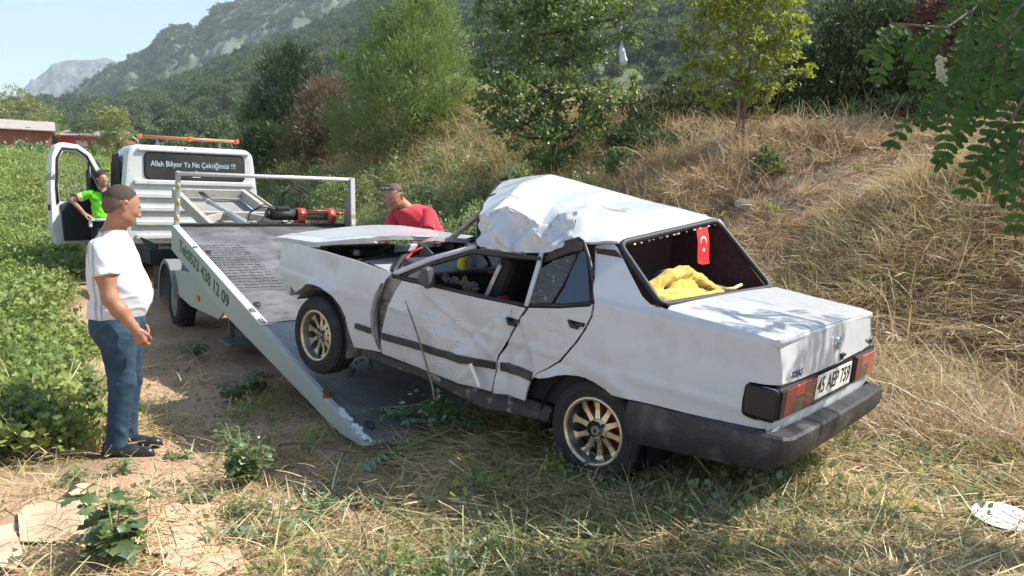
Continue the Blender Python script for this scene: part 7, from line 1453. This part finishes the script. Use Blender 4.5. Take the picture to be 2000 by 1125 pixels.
# tall dry stalks
st_ = MB()
for px,py,h_ in [(1430,450,.7),(1500,430,.5),(1620,380,.6),(1590,330,.55),(1850,640,.6),(1775,560,.5),(1910,720,.4),(1310,330,.5),(1700,340,.6),(1560,380,.5)]:
    p = Wb(px,py); a = random.uniform(0,6.28); st_.tube([p,p+Vector((.08*math.cos(a),.05*math.sin(a),h_*.6)),p+Vector((.22*math.cos(a),.1*math.sin(a),h_))],[.005,.004,.002],4)
o = st_.build('dry_stalks', mat('grey_straw_stalk',(.36,.28,.17),.8), None); tag(o,'scattered bare dry stalks sticking up from the bank',None,None,'stuff')
# ================================================================ BLACK LOCUST TREE at the right, hanging into view
lt = empty('locust_tree',(4.6,3.3,Hs(4.6,3.3))); tag(lt,'near locust tree whose dark pinnate branches hang into view at the upper right','locust tree')
o0 = Vector(lt.location)
b = MB(); b.tube([Vector((0,0,0)),Vector((.02,.05,1.3)),Vector((-.15,.1,2.4)),Vector((-.4,.2,3.4)),Vector((-.5,.3,4.4))],[.09,.08,.065,.045,.02],9); b.build('trunk', M_bark, lt)
hang = [ # start px,py,depth -> end px,py ; n compound leaves
 ((2060,-60,3.0),(1960,60,2.9),(1850,140,2.8),(1740,130,2.75),8),((2080,60,2.8),(1980,150,2.7),(1900,230,2.65),(1830,290,2.6),9),((2100,120,2.6),(2030,230,2.6),(1980,310,2.5),(1960,370,2.5),7),
 ((2000,-80,3.2),(1940,-20,3.1),(1900,60,3.0),(1860,120,3.0),7),((2120,-20,2.7),(2040,60,2.7),(1990,100,2.6),(1950,170,2.6),7),((2090,220,2.5),(2030,300,2.5),(2000,350,2.45),(1990,400,2.4),4),
 ((2060,-100,3.3),(1980,-30,3.3),(1930,80,3.2),(1880,210,3.1),9),((2080,40,3.1),(2000,120,3.1),(1950,220,3.0),(1900,330,2.9),9)]
cntl = 0; b = MB(); lf = []
for a_,c_,d_,e_,n in hang:
    P = [W(q[0],q[1]-85,q[2])-o0 for q in (a_,c_,d_,e_)]; top = P[0]+Vector((.5,.1,.6)); b.tube([top]+P,[.014,.010,.007,.005,.003],6)
    for k in range(n):
        f_ = .5+2.45*k/(n-1); i = int(f_); p = P[i].lerp(P[min(i+1,3)],f_-i); s_ = -1 if k%2 else 1; dr = (P[3]-P[1]).normalized(); 
        r_ = compound(lt,p,(dr+Vector((-.5*s_+.0,random.uniform(-.3,.3),.35*s_-.15))).normalized(),(random.uniform(-.5,.5),-.6,.8),14 if cntl<230 else 12,.20,OVD,.7,.35,1.0); b.tube(r_,.0016,3); cntl += 15
b.build('branch', M_bark, lt)
fl_ = MB()
for k in range(26): p = W(1838+random.uniform(-9,9), 112+k*1.9, 2.72)-o0; fl_.box(p,(.012,.008,.014),rot=(random.random()*3,)*3,bev=.003)
fl_.build('white_blossom', mat('cream_blossom',(.42,.46,.34),.6), lt)
# the rest of the crown, out of frame: shades the foreground and dapples the boot lid
CR = [(3.4,3.1,3.7,.75,.7,.5),(3.95,3.6,3.9,.8,.55,.5),(3.1,2.6,3.6,.7,.6,.5),(4.35,4.45,3.75,.55,.3,.3),(3.9,2.7,4.2,.8,.7,.5),(4.6,3.2,4.6,.8,.7,.5),(3.0,3.6,3.3,.30,.25,.2),(3.2,4.3,3.1,.35,.25,.2)]
nl = 7000; lob_ = np.array(CR); K = 560; jw = rng.choice(len(CR),K,p=(lob_[:,3]**2)/(lob_[:,3]**2).sum()); cc = lob_[jw,:3]+rng.normal(size=(K,3))*lob_[jw,3:6]*.42+[0,-.22,0]; dd = rand_dirs(K,-.2); side = np.cross(dd,[0,0,1]); side /= np.linalg.norm(side,axis=1,keepdims=True)+1e-9
Cs=[];Ds=[]
for k in range(1,9):
    for s_ in (1,-1): Cs.append(cc+dd*(.026*k)); Ds.append(side*s_+dd*.3)
C_ = np.concatenate(Cs)-np.array(o0); D_ = np.concatenate(Ds); D_ /= np.linalg.norm(D_,axis=1,keepdims=True); V,F,r = leaves(C_,D_,.045,.5,.15,droop=.1,shape=6); o = link('crown', fastmesh('crown',V,[F],rnd=r), M_locd, lt); o['kind']='stuff'
b = MB()
for L in CR: b.tube([Vector((-.15,.1,2.4)),Vector(L[:3])-o0],[.035,.01],6)
b.build('limb', M_bark, lt)
